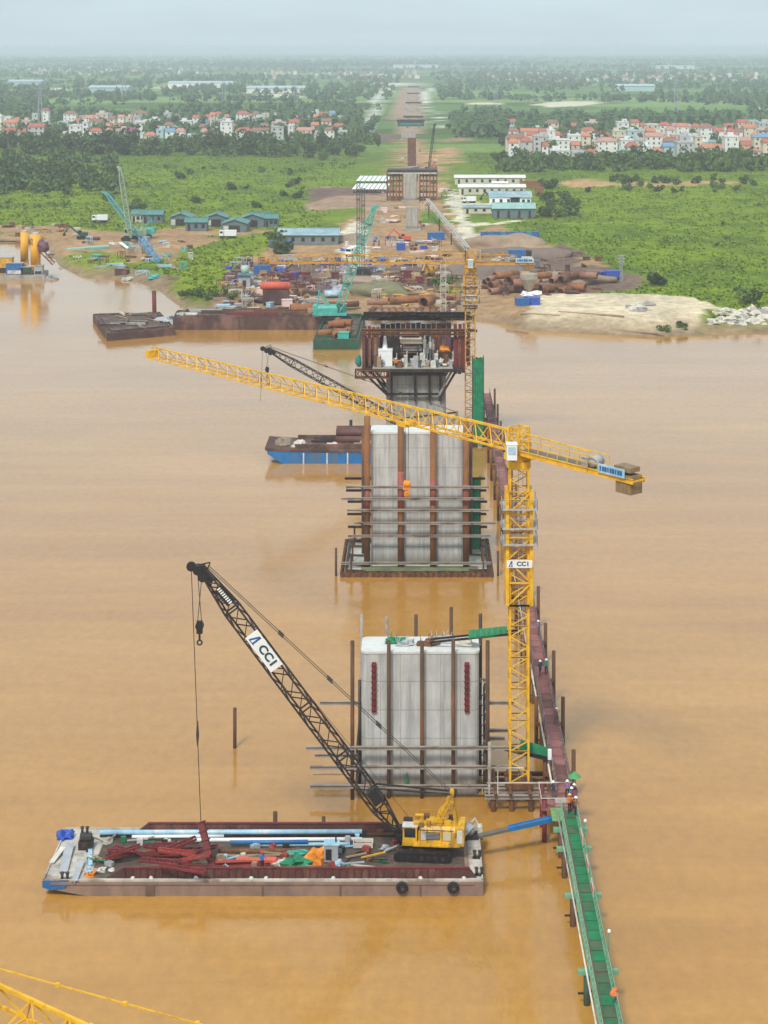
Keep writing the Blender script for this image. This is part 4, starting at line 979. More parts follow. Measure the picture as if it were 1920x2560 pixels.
m = MB(); m.blob(G(748, 2133, BZ + .08), (.9, .4, .3), 10, 10, 7, .5, .05); tag(m.obj('net_heap', teal), 'small teal net heap behind the orange tarp', 'netting')
t = thing('tool_tray', 'open pale tray on the barge deck left of the crane', 'tray', G(908, 2120, BZ + .07)); p = G(908, 2116, BZ + .07)
MB().box(p + V((0, 0, .1)), (1.6, .9, .12)).obj('tray_floor', rust, t)
for dx, dy, lx, ly in ((0, -.48, 1.7, .08), (0, .48, 1.7, .08), (-.83, 0, .08, .9), (.83, 0, .08, .9)): MB().box(p + V((dx, dy, .28)), (lx, ly, .4)).obj('tray_side', dirtywhite, t)
m = MB(); prev = G(830, 2160, BZ + .12)
for i in range(1, 22):
    k = i / 21; q = G(830 + 130 * k, 2160 - 40 * k + 9 * math.sin(k * 9), BZ + .12); m.bar(prev, q, .07); prev = q
tag(m.obj('black_hose', rubber), 'black hose snaking from the generator to the crane', 'hose')
# stern winch and blue gangplank to the walkway
t = thing('stern_winch', 'grey framed winch at the barge stern behind the crane', 'winch', G(1178, 2095, BZ + .07)); p = G(1180, 2092, BZ + .07)
MB().box(p + V((0, 0, .15)), (1.8, 1.3, .25)).obj('bed', dark, t); MB().tube(p + V((-.2, -.5, .7)), p + V((-.2, .5, .7)), .42, 12).obj('drum', greybox, t, True); MB().box(p + V((.7, 0, .6)), (.4, .8, .8)).obj('motor', dirtywhite, t)
for s in (-.6, .6): MB().bar(p + V((-.8, s, .2)), p + V((.3, s, 1.4)), .1).obj('frame_bar', dirtywhite, t); MB().bar(p + V((.3, s, 1.4)), p + V((.9, s, .2)), .1).obj('frame_bar', dirtywhite, t)
t = thing('gangplank', 'grey and bright blue gangplank from barge stern to green walkway', 'gangplank', D(1300, 2068, 154))
a, c = D(1196, 2090, 153.5), D(1404, 2042, 156.2); q = a.lerp(c, .36)
MB().bar(a, q, .55, .22).obj('grey_length', mat('plank_grey', (.13, .12, .10), .8, .3, 1), t); MB().bar(q, c, .62, .26).obj('blue_length', mat('plank_blue', (.01, .16, .42), .55, .2, 1), t)
for s in (-.28, .28): MB().bar(q + V((0, s, .18)), c + V((0, s, .18)), .06, .1).obj('kerb_bar', bluehull, t)

# ------------------------------------------------------------------ crawler cranes
def crawler(name, label, base, yaw, c_house, c_boom, foot, tip, bw=1.25, detail=True, hook=None, line=None, hs=1.0, group='crawler cranes on the barges and shore'):
    """base: ground centre; yaw turns the machine, its front is local -x; foot, tip in world"""
    t = thing(name, label, 'crawler crane', base, group); B = V(base); q = Matrix.Rotation(yaw, 3, 'Z')
    def W(x, y, z): return B + q @ (V((x, y, z)) * hs)
    def bx(m, c, d): return m.box(W(*c), V(d) * hs, yaw)
    for sy in (-1.55, 1.55):
        m = MB(); n = 10; pts = []
        for i in range(n + 1): a = math.pi / 2 + math.pi * i / n; pts.append((-2.15 + .42 * math.cos(a), .42 + .42 * math.sin(a)))
        for i in range(n + 1): a = -math.pi / 2 + math.pi * i / n; pts.append((2.15 + .42 * math.cos(a), .42 + .42 * math.sin(a)))
        vs = [W(p[0], sy - .38, p[1]) for p in pts] + [W(p[0], sy + .38, p[1]) for p in pts]; k = len(pts)
        m.add(vs, [(i, (i + 1) % k, k + (i + 1) % k, k + i) for i in range(k)] + [tuple(range(k - 1, -1, -1)), tuple(range(k, 2 * k))])
        tr = m.obj('track', black, t)
        m = MB()
        for i in range(22):
            x = -2.2 + i * .21
            for z in (.02, .85): bx(m, (x, sy, z), (.14, .84, .07))
        m.obj('track_shoes', dark, tr)
        m = MB()
        for i in range(7):
            x = -1.9 + i * .63; m.tube(W(x, sy - .42, .38), W(x, sy + .42, .38), .2 * hs, 10)
        m.obj('rollers', dark, tr)
    bx(MB(), (0, 0, .75), (2.4, 2.6, .5)).obj('undercarriage', dark, t)
    MB().tube(W(0, 0, .95), W(0, 0, 1.2), .95 * hs, 16).obj('slew_ring', dark, t)
    bx(MB(), (.75, 0, 1.4), (5.2, 2.7, .35)).obj('turntable', c_house, t)
    m = bx(MB(), (1.3, .1, 2.0), (3.4, 2.4, .95)); vs = [W(x, y, z) for (z, a0, a1, b0, b1) in ((2.47, -.4, 3.0, -1.1, 1.3), (2.85, -.1, 2.9, -.8, 1.0)) for (x, y) in ((a0, b0), (a1, b0), (a1, b1), (a0, b1))]; m.add(vs, [(0, 1, 5, 4), (1, 2, 6, 5), (2, 3, 7, 6), (3, 0, 4, 7), (4, 5, 6, 7)]); h = m.obj('engine_house', c_house, t)
    if detail:
        bx(MB(), (.8, -1.13, 2.1), (1.5, .06, .62)).obj('side_grille', dark, h); m = MB()
        for i in range(5): bx(m, (.8, -1.17, 1.87 + i * .12), (1.46, .03, .03))
        m.obj('grille_slats', greybox, h); bx(MB(), (.05, -1.15, 2.1), (.45, .05, .75)).obj('vent_panel', dirtywhite, h)
        bx(MB(), (1.0, .1, 2.92), (1.6, 1.5, .18)).obj('roof_hatch', c_house, h); bx(MB(), (2.2, -.3, 3.0), (.6, .5, .3)).obj('roof_box', c_house, h)
        MB().tube(W(1.7, .8, 2.8), W(1.7, .8, 3.6), .08 * hs, 8).obj('exhaust', dark, h)
        bx(MB(), (2.2, -1.16, 2.1), (.7, .05, .7)).obj('access_door', mat('panel_cream', (.55, .5, .35), .5, .2, 2), h)
        bx(MB(), (.9, -1.45, 1.35), (3.6, .35, .08)).obj('side_step', c_house, t)
        for y in (-1.2, 1.2):
            bx(MB(), (-.4, y * .6, 3.0), (.9, .5, .35)).obj('winch_cover', c_house, t)
        m = MB()
        for x in (-.25, .42, 1.75, 2.55): bx(m, (x, -1.13, 2.2), (.03, .05, 1.25))
        bx(m, (1.2, -1.13, 2.62), (3.2, .05, .03)); m.obj('panel_seams', dark, h)
        m = MB()
        for x in (-.3, .6, 1.6, 2.6): m.bar(W(x, -1.05, 2.85), W(x, -1.05, 3.45), .04); m.bar(W(x, 1.2, 2.85), W(x, 1.2, 3.45), .04)
        for y in (-1.05, 1.2): m.bar(W(-.3, y, 3.45), W(2.6, y, 3.45), .04)
        m.obj('roof_rail', c_house, h)
        for (x, y, z, a_, b_, c_) in ((.2, .7, 3.05, .5, .6, .4), (1.5, -.6, 3.05, .5, .4, .3), (.5, -.7, 3.1, .35, .5, .45), (2.5, .7, 3.0, .5, .5, .4)): bx(MB(), (x, y, z), (a_, b_, c_)).obj('roof_unit', random.choice([c_house, dark, dirtywhite, rust]), h)
        bx(MB(), (-2.2, .2, 1.75), (.9, 1.4, .9)).obj('front_winch', black, t); bx(MB(), (-1.5, .5, 2.5), (.8, .9, .7)).obj('boom_hinge', black, t)
        bx(MB(), (3.36, -1.4, 2.2), (.5, .04, 1.2)).obj('tail_panel', dirtywhite, t)
        MB().tube(W(-.6, -.7, 1.95), W(-.6, .7, 1.95), .45 * hs, 12).obj('winch_drum', dark, t)
        bx(MB(), (-1.2, .4, 2.0), (.5, .5, .6)).obj('red_motor', redpaint, t)
    bx(MB(), (3.35, 0, 2.1), (.8, 2.75, 1.5)).obj('counterweight', c_house, t)
    cb = bx(MB(), (-1.15, -.85, 2.15), (1.3, .95, 1.5)).obj('cab', c_house, t)
    bx(MB(), (-1.15, -1.34, 2.4), (1.0, .04, .8)).obj('side_window', glass, cb); bx(MB(), (-1.81, -.85, 2.4), (.04, .8, .9)).obj('windscreen', glass, cb); bx(MB(), (-1.15, -.85, 2.93), (1.4, 1.05, .08)).obj('cab_roof', dirtywhite, cb)
    # gantry
    gt = W(2.55, 0, 5.6) if detail else W(2.8, 0, 5.2)
    m = MB()
    for sy in (-.7, .7):
        a = W(.9, sy, 2.85); c = gt + q @ V((0, sy * .5, 0)); m.bar(a, c, .16); m.bar(W(1.35, sy, 2.85), c + V((0, 0, -.5)), .11); d_ = W(3.0, sy, 2.7); m.bar(d_, c, .18)
        for i in range(6):
            k = i / 6; m.bar(a.lerp(c, k), W(1.35, sy, 2.85).lerp(c + V((0, 0, -.5)), k + .1), .06)
    for k in (.3, .6, .98): m.bar(W(.9, -.7, 2.85).lerp(gt, k), W(.9, .7, 2.85).lerp(gt, k), .1)
    m.tube(gt + q @ V((0, -.4, 0)), gt + q @ V((0, .4, 0)), .22, 10); m.obj('gantry', c_house, t)
    # boom
    foot = V(foot); tip = V(tip); L_ = (tip - foot).length; u = (tip - foot).normalized(); s = V((-u.y, u.x, 0)).normalized() if abs(u.x) + abs(u.y) > .05 else V((0, 1, 0)); up = s.cross(u)
    upv = u.cross(s); la = .085 if detail else .16; n0 = .14 if detail else .3
    a = foot; c = foot + u * L_ * .11
    MB().truss(a, c, .5, .35, 4, n0, la, up=upv, w2=bw, h2=bw).obj('boom_foot', c_boom, t)
    nb = 4
    for i in range(nb):
        a = foot + u * L_ * (.11 + .74 * i / nb); c = foot + u * (L_ * (.11 + .74 * (i + 1) / nb) - .05)
        MB().truss(a, c, bw, bw, max(4, int((c - a).length / (bw * .85))), n0, la, up=upv).obj('boom_section', c_boom, t)
    a = foot + u * L_ * .85; c = tip
    MB().truss(a, c, bw, bw, 5, n0, la, up=upv, w2=.55, h2=.5).obj('boom_tip', c_boom, t)
    pw = -1 if upv.z < 0 else 1; uu = upv * pw
    m = MB(); m.bar(tip - u * 1.3, tip + u * .3, .6, .75, up=upv)
    for k in (-.5, .25): m.tube(tip + u * k - s * .4 - uu * .3, tip + u * k + s * .4 - uu * .3, .42, 12)
    fw = V((u.x, u.y, 0)); fw = fw.normalized() if fw.length > .05 else V((-1, 0, 0)); jt = tip + u * .35 + fw * .75
    m.bar(tip + u * .1, jt + V((0, 0, .05)), .22, .3); m.bar(tip + u * .1 + uu * .9, jt, .1); m.bar(tip - u * .5, tip + u * .1 + uu * .9, .1); m.tube(jt - s * .12, jt + s * .12, .42, 12)
    m.obj('boom_head', black if c_boom in (dark,) else c_boom, t)
    # pendants
    m = MB(); pt = tip + uu * .55
    for sg in (-.3, .3):
        m.bar(pt + s * sg, gt + s * sg, .05)
        for k in (.3, .5, .7): p = (pt + s * sg).lerp(gt + s * sg, k); m.bar(p - (gt - pt).normalized() * .3, p + (gt - pt).normalized() * .3, .14)
    m.obj('pendant_line', rope if detail else c_boom, t)
    m = MB(); m.bar(tip - u * .3 + uu * .3, W(-.6, 0, 2.3), .03); m.obj('hoist_rope', rope, t)
    if detail:
        m = MB()
        for sg in (-.5, .5): m.bar(gt + s * sg * .7, foot + u * L_ * .16 + uu * bw * .6 + s * sg, .13)
        m.obj('backstop', c_boom, t)
    if hook is not None:
        hk = V(hook); m = MB()
        for sg in (-.35, .35): m.bar(tip - uu * .3 + u * sg, hk + V((sg * .5, 0, .5)), .045)
        m.obj('hook_rope', rope, t)
        m = MB(); m.bar(hk + V((0, 0, .6)), hk - V((0, 0, .45)), .5, .4, up=V((0, 1, 0))); m.tube(hk + V((0, -.25, .2)), hk + V((0, .25, .2)), .36, 12); m.bar(hk - V((0, 0, .5)), hk - V((0, 0, 1.1)), .16); torus(m, hk - V((0, 0, 1.25)), .2, .07); m.obj('hook_block', black, t)
    if line is not None:
        m = MB(); l = V(line); m.bar(jt, l, .05)
        k = .66; p = jt.lerp(l, k); m.tube(p + V((0, 0, 1.2)), p, .05, 8, .14); m.tube(p, p - V((0, 0, 1.0)), .14, 8, .04); m.obj('whip_line', rope, t)
    return t, foot, u, uu, s, L_
cb = V((.5, 152.3, BZ + .06))
tipA = D(506, 1424, 151.6); footA = D(1001, 2084, 152.2)
ct, fo, u, uu, s, L_ = crawler('crawler_crane', 'yellow crawler crane with long dark lattice boom on the long barge', cb, R(-5), mustard, dark, footA, tipA, 1.28, True,
                    hook=D(499, 1570, 151.2), line=D(502, 2054, 151.2), hs=.95, group='crawler cranes on the barges and shore')
xd = -u; yd = V((0, -1, 0)).cross(xd) * -1
yd = V((xd.z * -1, 0, xd.x)); 
if yd.z < 0: yd = -yd
pc = D(660, 1628, 150.8); sgn = logo_sign(ct, V((pc.x, 150.85, pc.z)), xd, yd, 3.7, 1.25)
m = MB(); a = D(545, 1470, 151.0); c = D(578, 1508, 151.0); m.bar(a, c, .85, .06, up=V((0, -1, 0))); nb_ = m.obj('name_plate', black, ct)
m = MB()
for i in range(8):
    p = a.lerp(c, .06 + i * .125); m.bar(p + V((0, -.05, 0)) - uu * .16, p + V((0, -.05, 0)) + uu * .16, .12, .02, up=V((0, -1, 0)))
m.obj('plate_print', white, nb_)
q_ = D(938, 1988, 151.9); MB().bar(q_ - u * .65, q_ + u * .65, 1.1, .9, up=uu).obj('boom_sheave_box', black, ct)
# ------------------------------------------------------------------ walkway trestle
WX = 13.35
def walkway(name, label, y0, y1, wd, z, md, mr, net, step, x=WX, tilt=0):
    t = thing(name, label, 'walkway', (x, (y0 + y1) / 2, 0), 'trestle walkways along the piers')
    n = int((y1 - y0) / step)
    for i in range(n):
        a = y0 + step * i
        for k in (0, 1): MB().box((x, a + step * (.25 + k * .5), z - .05 + random.uniform(-.015, .015)), (wd, step / 2 - .14, .1)).obj('deck_panel', random.choice(md), t)
        for sg in (-1, 1):
            m = MB(); xx = x + sg * wd / 2
            for zz in (.55, 1.1): m.bar((xx, a, z + zz), (xx, a + step, z + zz), .05)
            for k in (0, .25, .5, .75): m.bar((xx, a + step * k, z - .1), (xx, a + step * k, z + 1.1), .05)
            m.bar((xx, a, z + .03), (xx, a + step, z + .03), .12, .16)
            m.obj('guard_rail', mr, t)
            if net and sg > 0:
                m = MB(); m.box((xx + .035, a + step / 2, z + .55), (.02, step - .04, .95)); m.obj('rail_net', net, t)
        m = MB()
        for sg in (-.45, .45): m.ibeam((x + sg * wd, a, z - .3), (x + sg * wd, a + step, z - .3), .34, .2)
        m.obj('stringer', mr if net else rust, t)
    return t
gwk = walkway('trestle_walkway', 'green narrow trestle walkway running to the bottom of the picture', 96, 156.8, 1.36, 3.0, [greendeck, greendeck, mat('green_deck_worn', (.03, .15, .065), .7, .4, .9, c2=(.12, .11, .07), amt=.42)], greenrail, green, 3.04)
rwk = walkway('trestle_walkway', 'long red brown trestle walkway running past the piers to shore', 160.6, 346, 1.36, 3.0, [mat('deck_redbrown', (.20, .075, .065), .8, .35, .5, c2=(.30, .13, .115), amt=.42), mat('deck_reddark', (.13, .055, .045), .8, .35, .7, c2=(.2, .1, .08), amt=.4), mat('deck_redpink', (.28, .11, .10), .8, .35, .6, c2=(.2, .09, .08), amt=.42)], mat('rail_redgrey', (.17, .10, .10), .6, .4, 1, c2=(.45, .43, .40), amt=.36), None, 4.12)
# grey service conduit along the inner side of the trestle
m = MB(); m.tube((WX - 1.0, 120, 3.25), (WX - 1.0, 156, 3.25), .07, 8); m.obj('service_pipe', dirtywhite, gwk, True)
m = MB(); m.tube((WX - 1.05, 161, 3.3), (WX - 1.0, 236, 3.3), .09, 8); m.obj('service_pipe', dirtywhite, rwk, True)
m = MB(); m.box((WX - .45, 128, 3.03), (.28, 62, .05)); m.obj('muddy_strip', mat('deck_muddy', (.16, .11, .075), .9, .3, .8), gwk)
# bents: pile pairs with cross heads
def bent(y, mt, cap, hw, i, top=None):
    nm = 'trestle_bent'
    t = thing(nm, ('green' if cap is greenrail else 'rusty') + ' T-shaped pile bent under the walkway, %s from the camera' % ordn(i), 'pile bent', (WX, y, 0), 'pile bents under the walkway')
    MB().box((WX, y, 2.45), (hw * 2, .42, .34)).obj('cross_head', cap, t)
    for sg in (-.62, .62): MB().tube((WX + sg * hw * .9, y, -2), (WX + sg * hw * .9, y, 2.27), .24, 10).obj('pile', rustpile if mt is None else mt, t, True)
    m = MB(); m.bar((WX - .6 * hw, y, .9), (WX + .6 * hw, y, 1.4), .1); m.bar((WX - .6 * hw - .6, y, .85), (WX - .4 * hw, y, .85), .12); m.obj('brace', dark, t)
    if top:
        for sg in (-1, 1): MB().tube((WX + sg * (hw - .1), y + .3, -2), (WX + sg * (hw - .1), y + .3, top), .2, 10).obj('guide_pile', rustpile, t, True)
ys = [107, 118.5, 130.5, 142.2, 150.5, 154.2]
for i, y in enumerate(ys): bent(y, mat('green_pile', (.03, .075, .04), .7, .4, 1, c2=(.05, .04, .03), amt=.42) if y < 135 else None, greenrail, 1.5, i + 1)
for i, y in enumerate(np.arange(166, 345, 12.2)): bent(y, None, rust, 1.45, i + 7, 4.6 + (i % 3) * .5)
# landing stage
ls = thing('landing_stage', 'red brown landing stage where green and brown walkways meet', 'landing', (13.0, 159, 0))
for i in range(4): MB().box((12.6, 157.25 + i * .92, 2.98), (3.2, .88, .12)).obj('deck_plank', mat('deck_redbrown', (.2, .07, .06)), ls)
for x in (11.3, 14.0):
    for y in (157.3, 160.3): MB().tube((x, y, -2), (x, y, 3.6 + random.random()), .22, 10).obj('pile', redox, ls, True)
for y in (157, 160.4): MB().bar((11.0, y, 4.0), (14.2, y, 4.0), .06).obj('rail', dirtywhite, ls)
MB().bar((11.0, 157, 4.0), (11.0, 160.4, 4.0), .06).obj('rail', dirtywhite, ls)
MB().box((12.9, 158.0, 3.2), (1.2, 1.0, .3)).obj('pale_box', mat('pale_board', (.4, .3, .27), .8, .3, 2), ls)
MB().box((12.3, 155.9, 3.03), (1.0, 2.6, .06)).obj('green_plate', mat('plate_green', (.16, .33, .12), .7, .4, 2), ls)
# posters on the right rail
for i, (px, py) in enumerate(((1441, 2098), (1456, 2165), (1466, 2225))):
    p = G(px, py, 3.4); m = MB(); m.box((WX + .63, p.y, 3.6), (.05, 1.9, .75)); pb = tag(m.obj('rail_poster', pinkposter), 'red and white notice board on the green walkway rail, %s from the camera' % ORDN[3 - i], 'notice board', 'notice boards on the walkway rail')
    m = MB(); m.box((WX + .595, p.y, 3.62), (.02, 1.3, .35)); 
    o = m.mesh('board_print', redprint, ORG[pb.name]); oo = bpy.data.objects.new('board_print', o); COL.objects.link(oo); oo.parent = pb
m = MB(); m.blob(G(1537, 2480, 4.0) + V((0, 0, -.1)), (.28, .45, .3), 4, 10, 7, .4, .6); tag(m.obj('orange_cloth', mat('cloth_orange', (.75, .16, .05), .7, .2, 2)), 'orange cloth hung on the right rail of green walkway', 'cloth')
for i, (px, py) in enumerate(((1449, 2058), (1515, 2335))):
    p = G(px, py, 4.2); t = thing('walkway_lamp', 'small white lamp on the green walkway rail, %s one' % ('far', 'near')[i], 'lamp', (WX + 1.0, p.y, 3.0)); MB().tube((WX + 1.0, p.y, 3.0), (WX + 1.0, p.y, 4.4), .035, 6).obj('stem', greenrail, t)
    MB().blob((WX + 1.05, p.y, 4.4), (.14, .14, .16), 1, 10, 7, .02, 1).obj('globe', white, t, True)
# parasol
t = thing('parasol', 'green parasol shading the workers on the walkway landing', 'parasol', (14.2, 159.6, 3.05))
MB().tube((14.2, 159.6, 3.05), (14.2, 159.6, 5.2), .03, 6).obj('pole', dirtywhite, t)
m = MB(); n = 10; vs = [(14.2, 159.6, 5.35)] + [(14.2 + .62 * math.cos(2 * math.pi * i / n), 159.6 + .62 * math.sin(2 * math.pi * i / n), 4.85) for i in range(n)]
m.add(vs, [(0, 1 + i, 1 + (i + 1) % n) for i in range(n)]); m.obj('canopy', mat('parasol_green', (.06, .30, .10), .7, .2, 2), t)

# ------------------------------------------------------------------ people
skin = mat('skin', (.38, .2, .12), .6, .1, 3)
def person_mesh(pose):
    me = bpy.data.meshes.new('person'); J = dict(pel=(0, 0, .92), ch=(0, .02, 1.25), nk=(0, .02, 1.44), hd=(0, -.01, 1.56), ht=(0, 0, 1.68))
    st = pose.get('stride', .12); ar = pose.get('arm', (.05, .1))
    vs = [J['pel'], (0, 0, 1.08), J['ch'], J['nk'], J['hd'], J['ht']]
    ed = [(0, 1), (1, 2), (2, 3), (3, 4), (4, 5)]; rad = [(.15, .11), (.14, .1), (.17, .11), (.055, .055), (.085, .1), (.06, .07)]
    def chain(root, pts, rs):
        p = root
        for q, r_ in zip(pts, rs): vs.append(q); rad.append(r_); ed.append((p, len(vs) - 1)); p = len(vs) - 1
    chain(0, [(-.1, 0, .86), (-.11, -st * .6, .48), (-.11, -st * .2 - .02, .08), (-.12, -st * .2 - .17, .04)], [(.095, .1), (.065, .07), (.045, .05), (.04, .04)])
    chain(0, [(.1, 0, .86), (.11, st * .5, .48), (.11, st + .03, .08), (.12, st - .12, .04)], [(.095, .1), (.065, .07), (.045, .05), (.04, .04)])
    for sg, a in ((-1, ar[0]), (1, ar[1])):
        sh = (sg * .19, .02, 1.39); el = (sg * .25, -a * .6, 1.12); wr = (sg * .24, -.04 - a * 2.2, .90 + a * 1.6)
        h = V(wr) + (V(wr) - V(el)).normalized() * .1
        chain(2, [sh, el, wr, tuple(h)], [(.06, .06), (.042, .042), (.032, .032), (.04, .022)])
    me.from_pydata(vs, ed, []); o = bpy.data.objects.new('tmp', me); COL.objects.link(o)
    md = o.modifiers.new('s', 'SKIN')
    for v_, r_ in zip(me.skin_vertices[0].data, rad): v_.radius = r_
    me.skin_vertices[0].data[0].use_root = True
    o.modifiers.new('b', 'SUBSURF').levels = 1
    dg = bpy.context.evaluated_depsgraph_get(); r_ = bpy.data.meshes.new_from_object(o.evaluated_get(dg)); bpy.data.objects.remove(o)
    return r_
POSES = [person_mesh(dict(stride=.05, arm=(.05, .1))), person_mesh(dict(stride=.2, arm=(.0, .22))), person_mesh(dict(stride=.1, arm=(.18, .2)))]
SHIRT = dict(blue=mat('shirt_blue', (.05, .16, .42), .8, .2, 4), navy=mat('shirt_navy', (.03, .035, .06), .8, .2, 4), purple=mat('shirt_mauve', (.25, .16, .28), .8, .2, 4),
             brown=mat('shirt_brown', (.3, .12, .07), .8, .2, 4), green=mat('shirt_green', (.04, .2, .12), .8, .2, 4), orange=mat('shirt_orange', (.6, .17, .03), .8, .2, 4))
TROU = dict(dark=mat('trouser_dark', (.02, .02, .025), .8, .2, 4), grey=mat('trouser_grey', (.12, .12, .12), .8, .2, 4))
HELM = dict(white=white, yellow=mat('helmet_yellow', (.75, .5, .03), .4, .05, 3), red=mat('helmet_red', (.5, .04, .03), .4, .05, 3))
def person(label, loc, yaw, sh, tr, hm, k):
    t = thing('person', label, 'person', loc, 'workers on the site'); me = POSES[k].copy(); me.name = 'body'; me.materials.clear()
    for m_ in (skin, SHIRT[sh], TROU[tr], rubber): me.materials.append(m_)
    idx = []
    for p in me.polygons:
        z = p.center.z; x = abs(p.center.x); 
        hand = x > .2 and z < 1.05 + .0 and z > .7
        i = 0 if z > 1.43 else (3 if z < .1 else (2 if z < .93 and not (x > .2) else 1))
        if x > .2 and z < .95: i = 0
        if k and x > .2 and p.center.y < -.3: i = 0
        idx.append(i)
    me.polygons.foreach_set('material_index', idx); me.polygons.foreach_set('use_smooth', [True] * len(idx))
    o = bpy.data.objects.new('body', me); COL.objects.link(o); o.parent = t; t.rotation_euler = (0, 0, yaw)
    m = MB(); m.blob((0, 0, 1.60), (.125, .145, .15), 1, 12, 8, 0, .12); m.tube((0, -.02, 1.6), (0, -.02, 1.615), .165, 14); h = m.mesh('helmet', HELM[hm]); ho = bpy.data.objects.new('helmet', h); COL.objects.link(ho); ho.parent = t
    return t
DZ = 3.06
for a in [("worker in blue shirt and white helmet under the parasol side of walkway", (13.75, 157.6, DZ), .3, 'blue', 'dark', 'white', 2),
          ("worker in dark clothes standing beside the blue shirted worker", (14.05, 158.3, DZ), 2.8, 'navy', 'dark', 'white', 0),
          ("worker in mauve shirt just under the green parasol", (13.5, 159.1, DZ), -.5, 'purple', 'dark', 'white', 1),
          ("worker in brown shirt and black trousers on the green walkway", (13.95, 155.6, DZ), 1.6, 'brown', 'dark', 'white', 0),
          ("worker in orange top walking behind the brown shirted worker", (13.45, 156.2, DZ), .2, 'orange', 'dark', 'yellow', 1),
          ("worker in dark clothes and white helmet on the landing by the pale box", (12.2, 158.9, DZ), -1, 'navy', 'grey', 'white', 0),
          ("worker in green shirt high on the brown walkway, right of two", (13.9, 190.6, DZ), 0, 'green', 'dark', 'white', 0),
          ("worker in navy shirt high on the brown walkway, left of two", (13.2, 190.2, DZ), .6, 'navy', 'dark', 'white', 1),
          ("crouched looking worker with white helmet further up the brown walkway", (13.9, 203.4, DZ), 1, 'purple', 'grey', 'white', 2),
          ("worker with white helmet alone on the brown walkway near the gangway", (13.9, 176.5, DZ), 2, 'brown', 'grey', 'white', 1),
          ("worker with red helmet by the red girder on the barge", (-13.2, 148.95, BZ + .06), .4, 'blue', 'dark', 'red', 2)]: person(*a)
for i, (px, y) in enumerate(((990, 312.3), (1052, 312.2), (1092, 312.4))):
    person('%s worker at the front edge of third pier platform' % ('left', 'middle', 'right')[i], (X3(px), y, Z3(922) + .26), i, ('orange', 'navy', 'blue')[i], 'dark', ('white', 'yellow', 'white')[i], i)
# ------------------------------------------------------------------ other vessels
def box_barge(name, label, corners, z, mh, md, rim=.0, group=None, zb=-1.2, inset=.6, coam=.7):
    """corners: four world points (near left, near right, far right, far left)"""
    c0 = sum(corners, V((0, 0, 0))) / 4; c0.z = 0; t = thing(name, label, 'barge', c0, group)
    P = [(c.x, c.y) for c in corners]; MB().prism(P, zb, z).obj('hull', mh, t)
    def ins(k): return [(c0.x + (p[0] - c0.x) * k, c0.y + (p[1] - c0.y) * k) for p in P]
    MB().prism(ins(.93), z - .02, z + .05).obj('deck', md, t)
    for i in range(4):
        a, c = V((*P[i], z)), V((*P[(i + 1) % 4], z)); a2 = a.lerp(V((c0.x, c0.y, z)), .02); c2 = c.lerp(V((c0.x, c0.y, z)), .02)
        MB().bar(a2 + V((0, 0, .1)), c2 + V((0, 0, .1)), .2, .22).obj('edge_rail', mh, t)
        if coam:
            q = ins(.86); a, c = V((*q[i], z + coam / 2)), V((*q[(i + 1) % 4], z + coam / 2)); MB().bar(a, c, .18, coam).obj('coaming', mh, t)
    return t
# blue barge behind the second pier with the dark crane
K = 300 / F
bl = thing('work_barge', 'bright blue hulled barge half hidden behind the second pier', 'barge', (-8, 304, 0))
pr = [(-26.0, 2.7), (-25.6, 1.6), (-23.6, .3), (-21, -.8), (8.2, -.8), (8.2, 2.3), (-16, 2.3), (-22, 2.45)]
MB().exty(pr, 300, 309).obj('hull', bluehull, bl)
MB().exty([(-26.1, 2.72), (-26.05, 2.3), (-22, 2.1), (-16, 1.95), (8.2, 1.95), (8.2, 2.32), (-16, 2.32), (-22, 2.47)], 299.9, 309.1).obj('sheer_band', hull_rust, bl)
for x in (-19.5, -15.5, -12): MB().box((x, 299.93, .9), (.25, .1, 1.9)).obj('fender_strip', dirtywhite, bl)
MB().box((-7.4, 304.5, 2.4), (30, 7.6, .2)).obj('deck', deckmud, bl)
for y in (300.8, 308): MB().box((-8, y, 2.75), (26, .15, .8)).obj('coaming', hull_rust, bl)
m = MB(); m.blob((-23.2, 304, 2.4), (1.6, 2.2, 1.1), 3, 10, 7, .3, .05); tag(m.obj('rope_heap', mat('rope_heap', (.25, .2, .14), .9, .4, 2)), 'brown rope heap on the bow of blue barge', 'rope heap')
for i, (x, y, mt) in enumerate(((-20.8, 302, dirtywhite), (-20.4, 304.2, rockpale))):
    m = MB(); m.blob((x, y, 2.45), (1.0, .8, .8), 5 + i, 10, 7, .3, .1); tag(m.obj('sack_pile', mt), ('front', 'rear')[i] + ' pale sack pile on the bow of blue barge', 'sacks')
for i, (xa, xb, y, z, mt) in enumerate(((-18, -9.5, 306.5, 3.0, hull_rust), (-18.5, -10, 305.2, 2.7, dark), (-10, -2, 304, 2.8, dirtywhite), (-16, -5, 302.2, 2.7, rust), (-11, -7, 301.6, 3.0, timber), (-15.6, -13.8, 301.4, 3.0, pinkposter))):
    m = MB(); m.box(((xa + xb) / 2, y, z), (xb - xa, .7, .4)); m.box(((xa + xb) / 2 + .4, y + .2, z + .25), (xb - xa - 1.2, .4, .15)); tag(m.obj('steel_stack', mt), ('rust brown', 'dark', 'pale', 'reddish', 'timber', 'pinkish')[i] + ' stack lying along the deck of the blue barge', 'stack', 'stacks on the blue barge')
t = thing('pipe_stack', 'stack of thick brown pipes on the blue barge beside the pier', 'pipes', (-10.5, 306.5, 2.5))
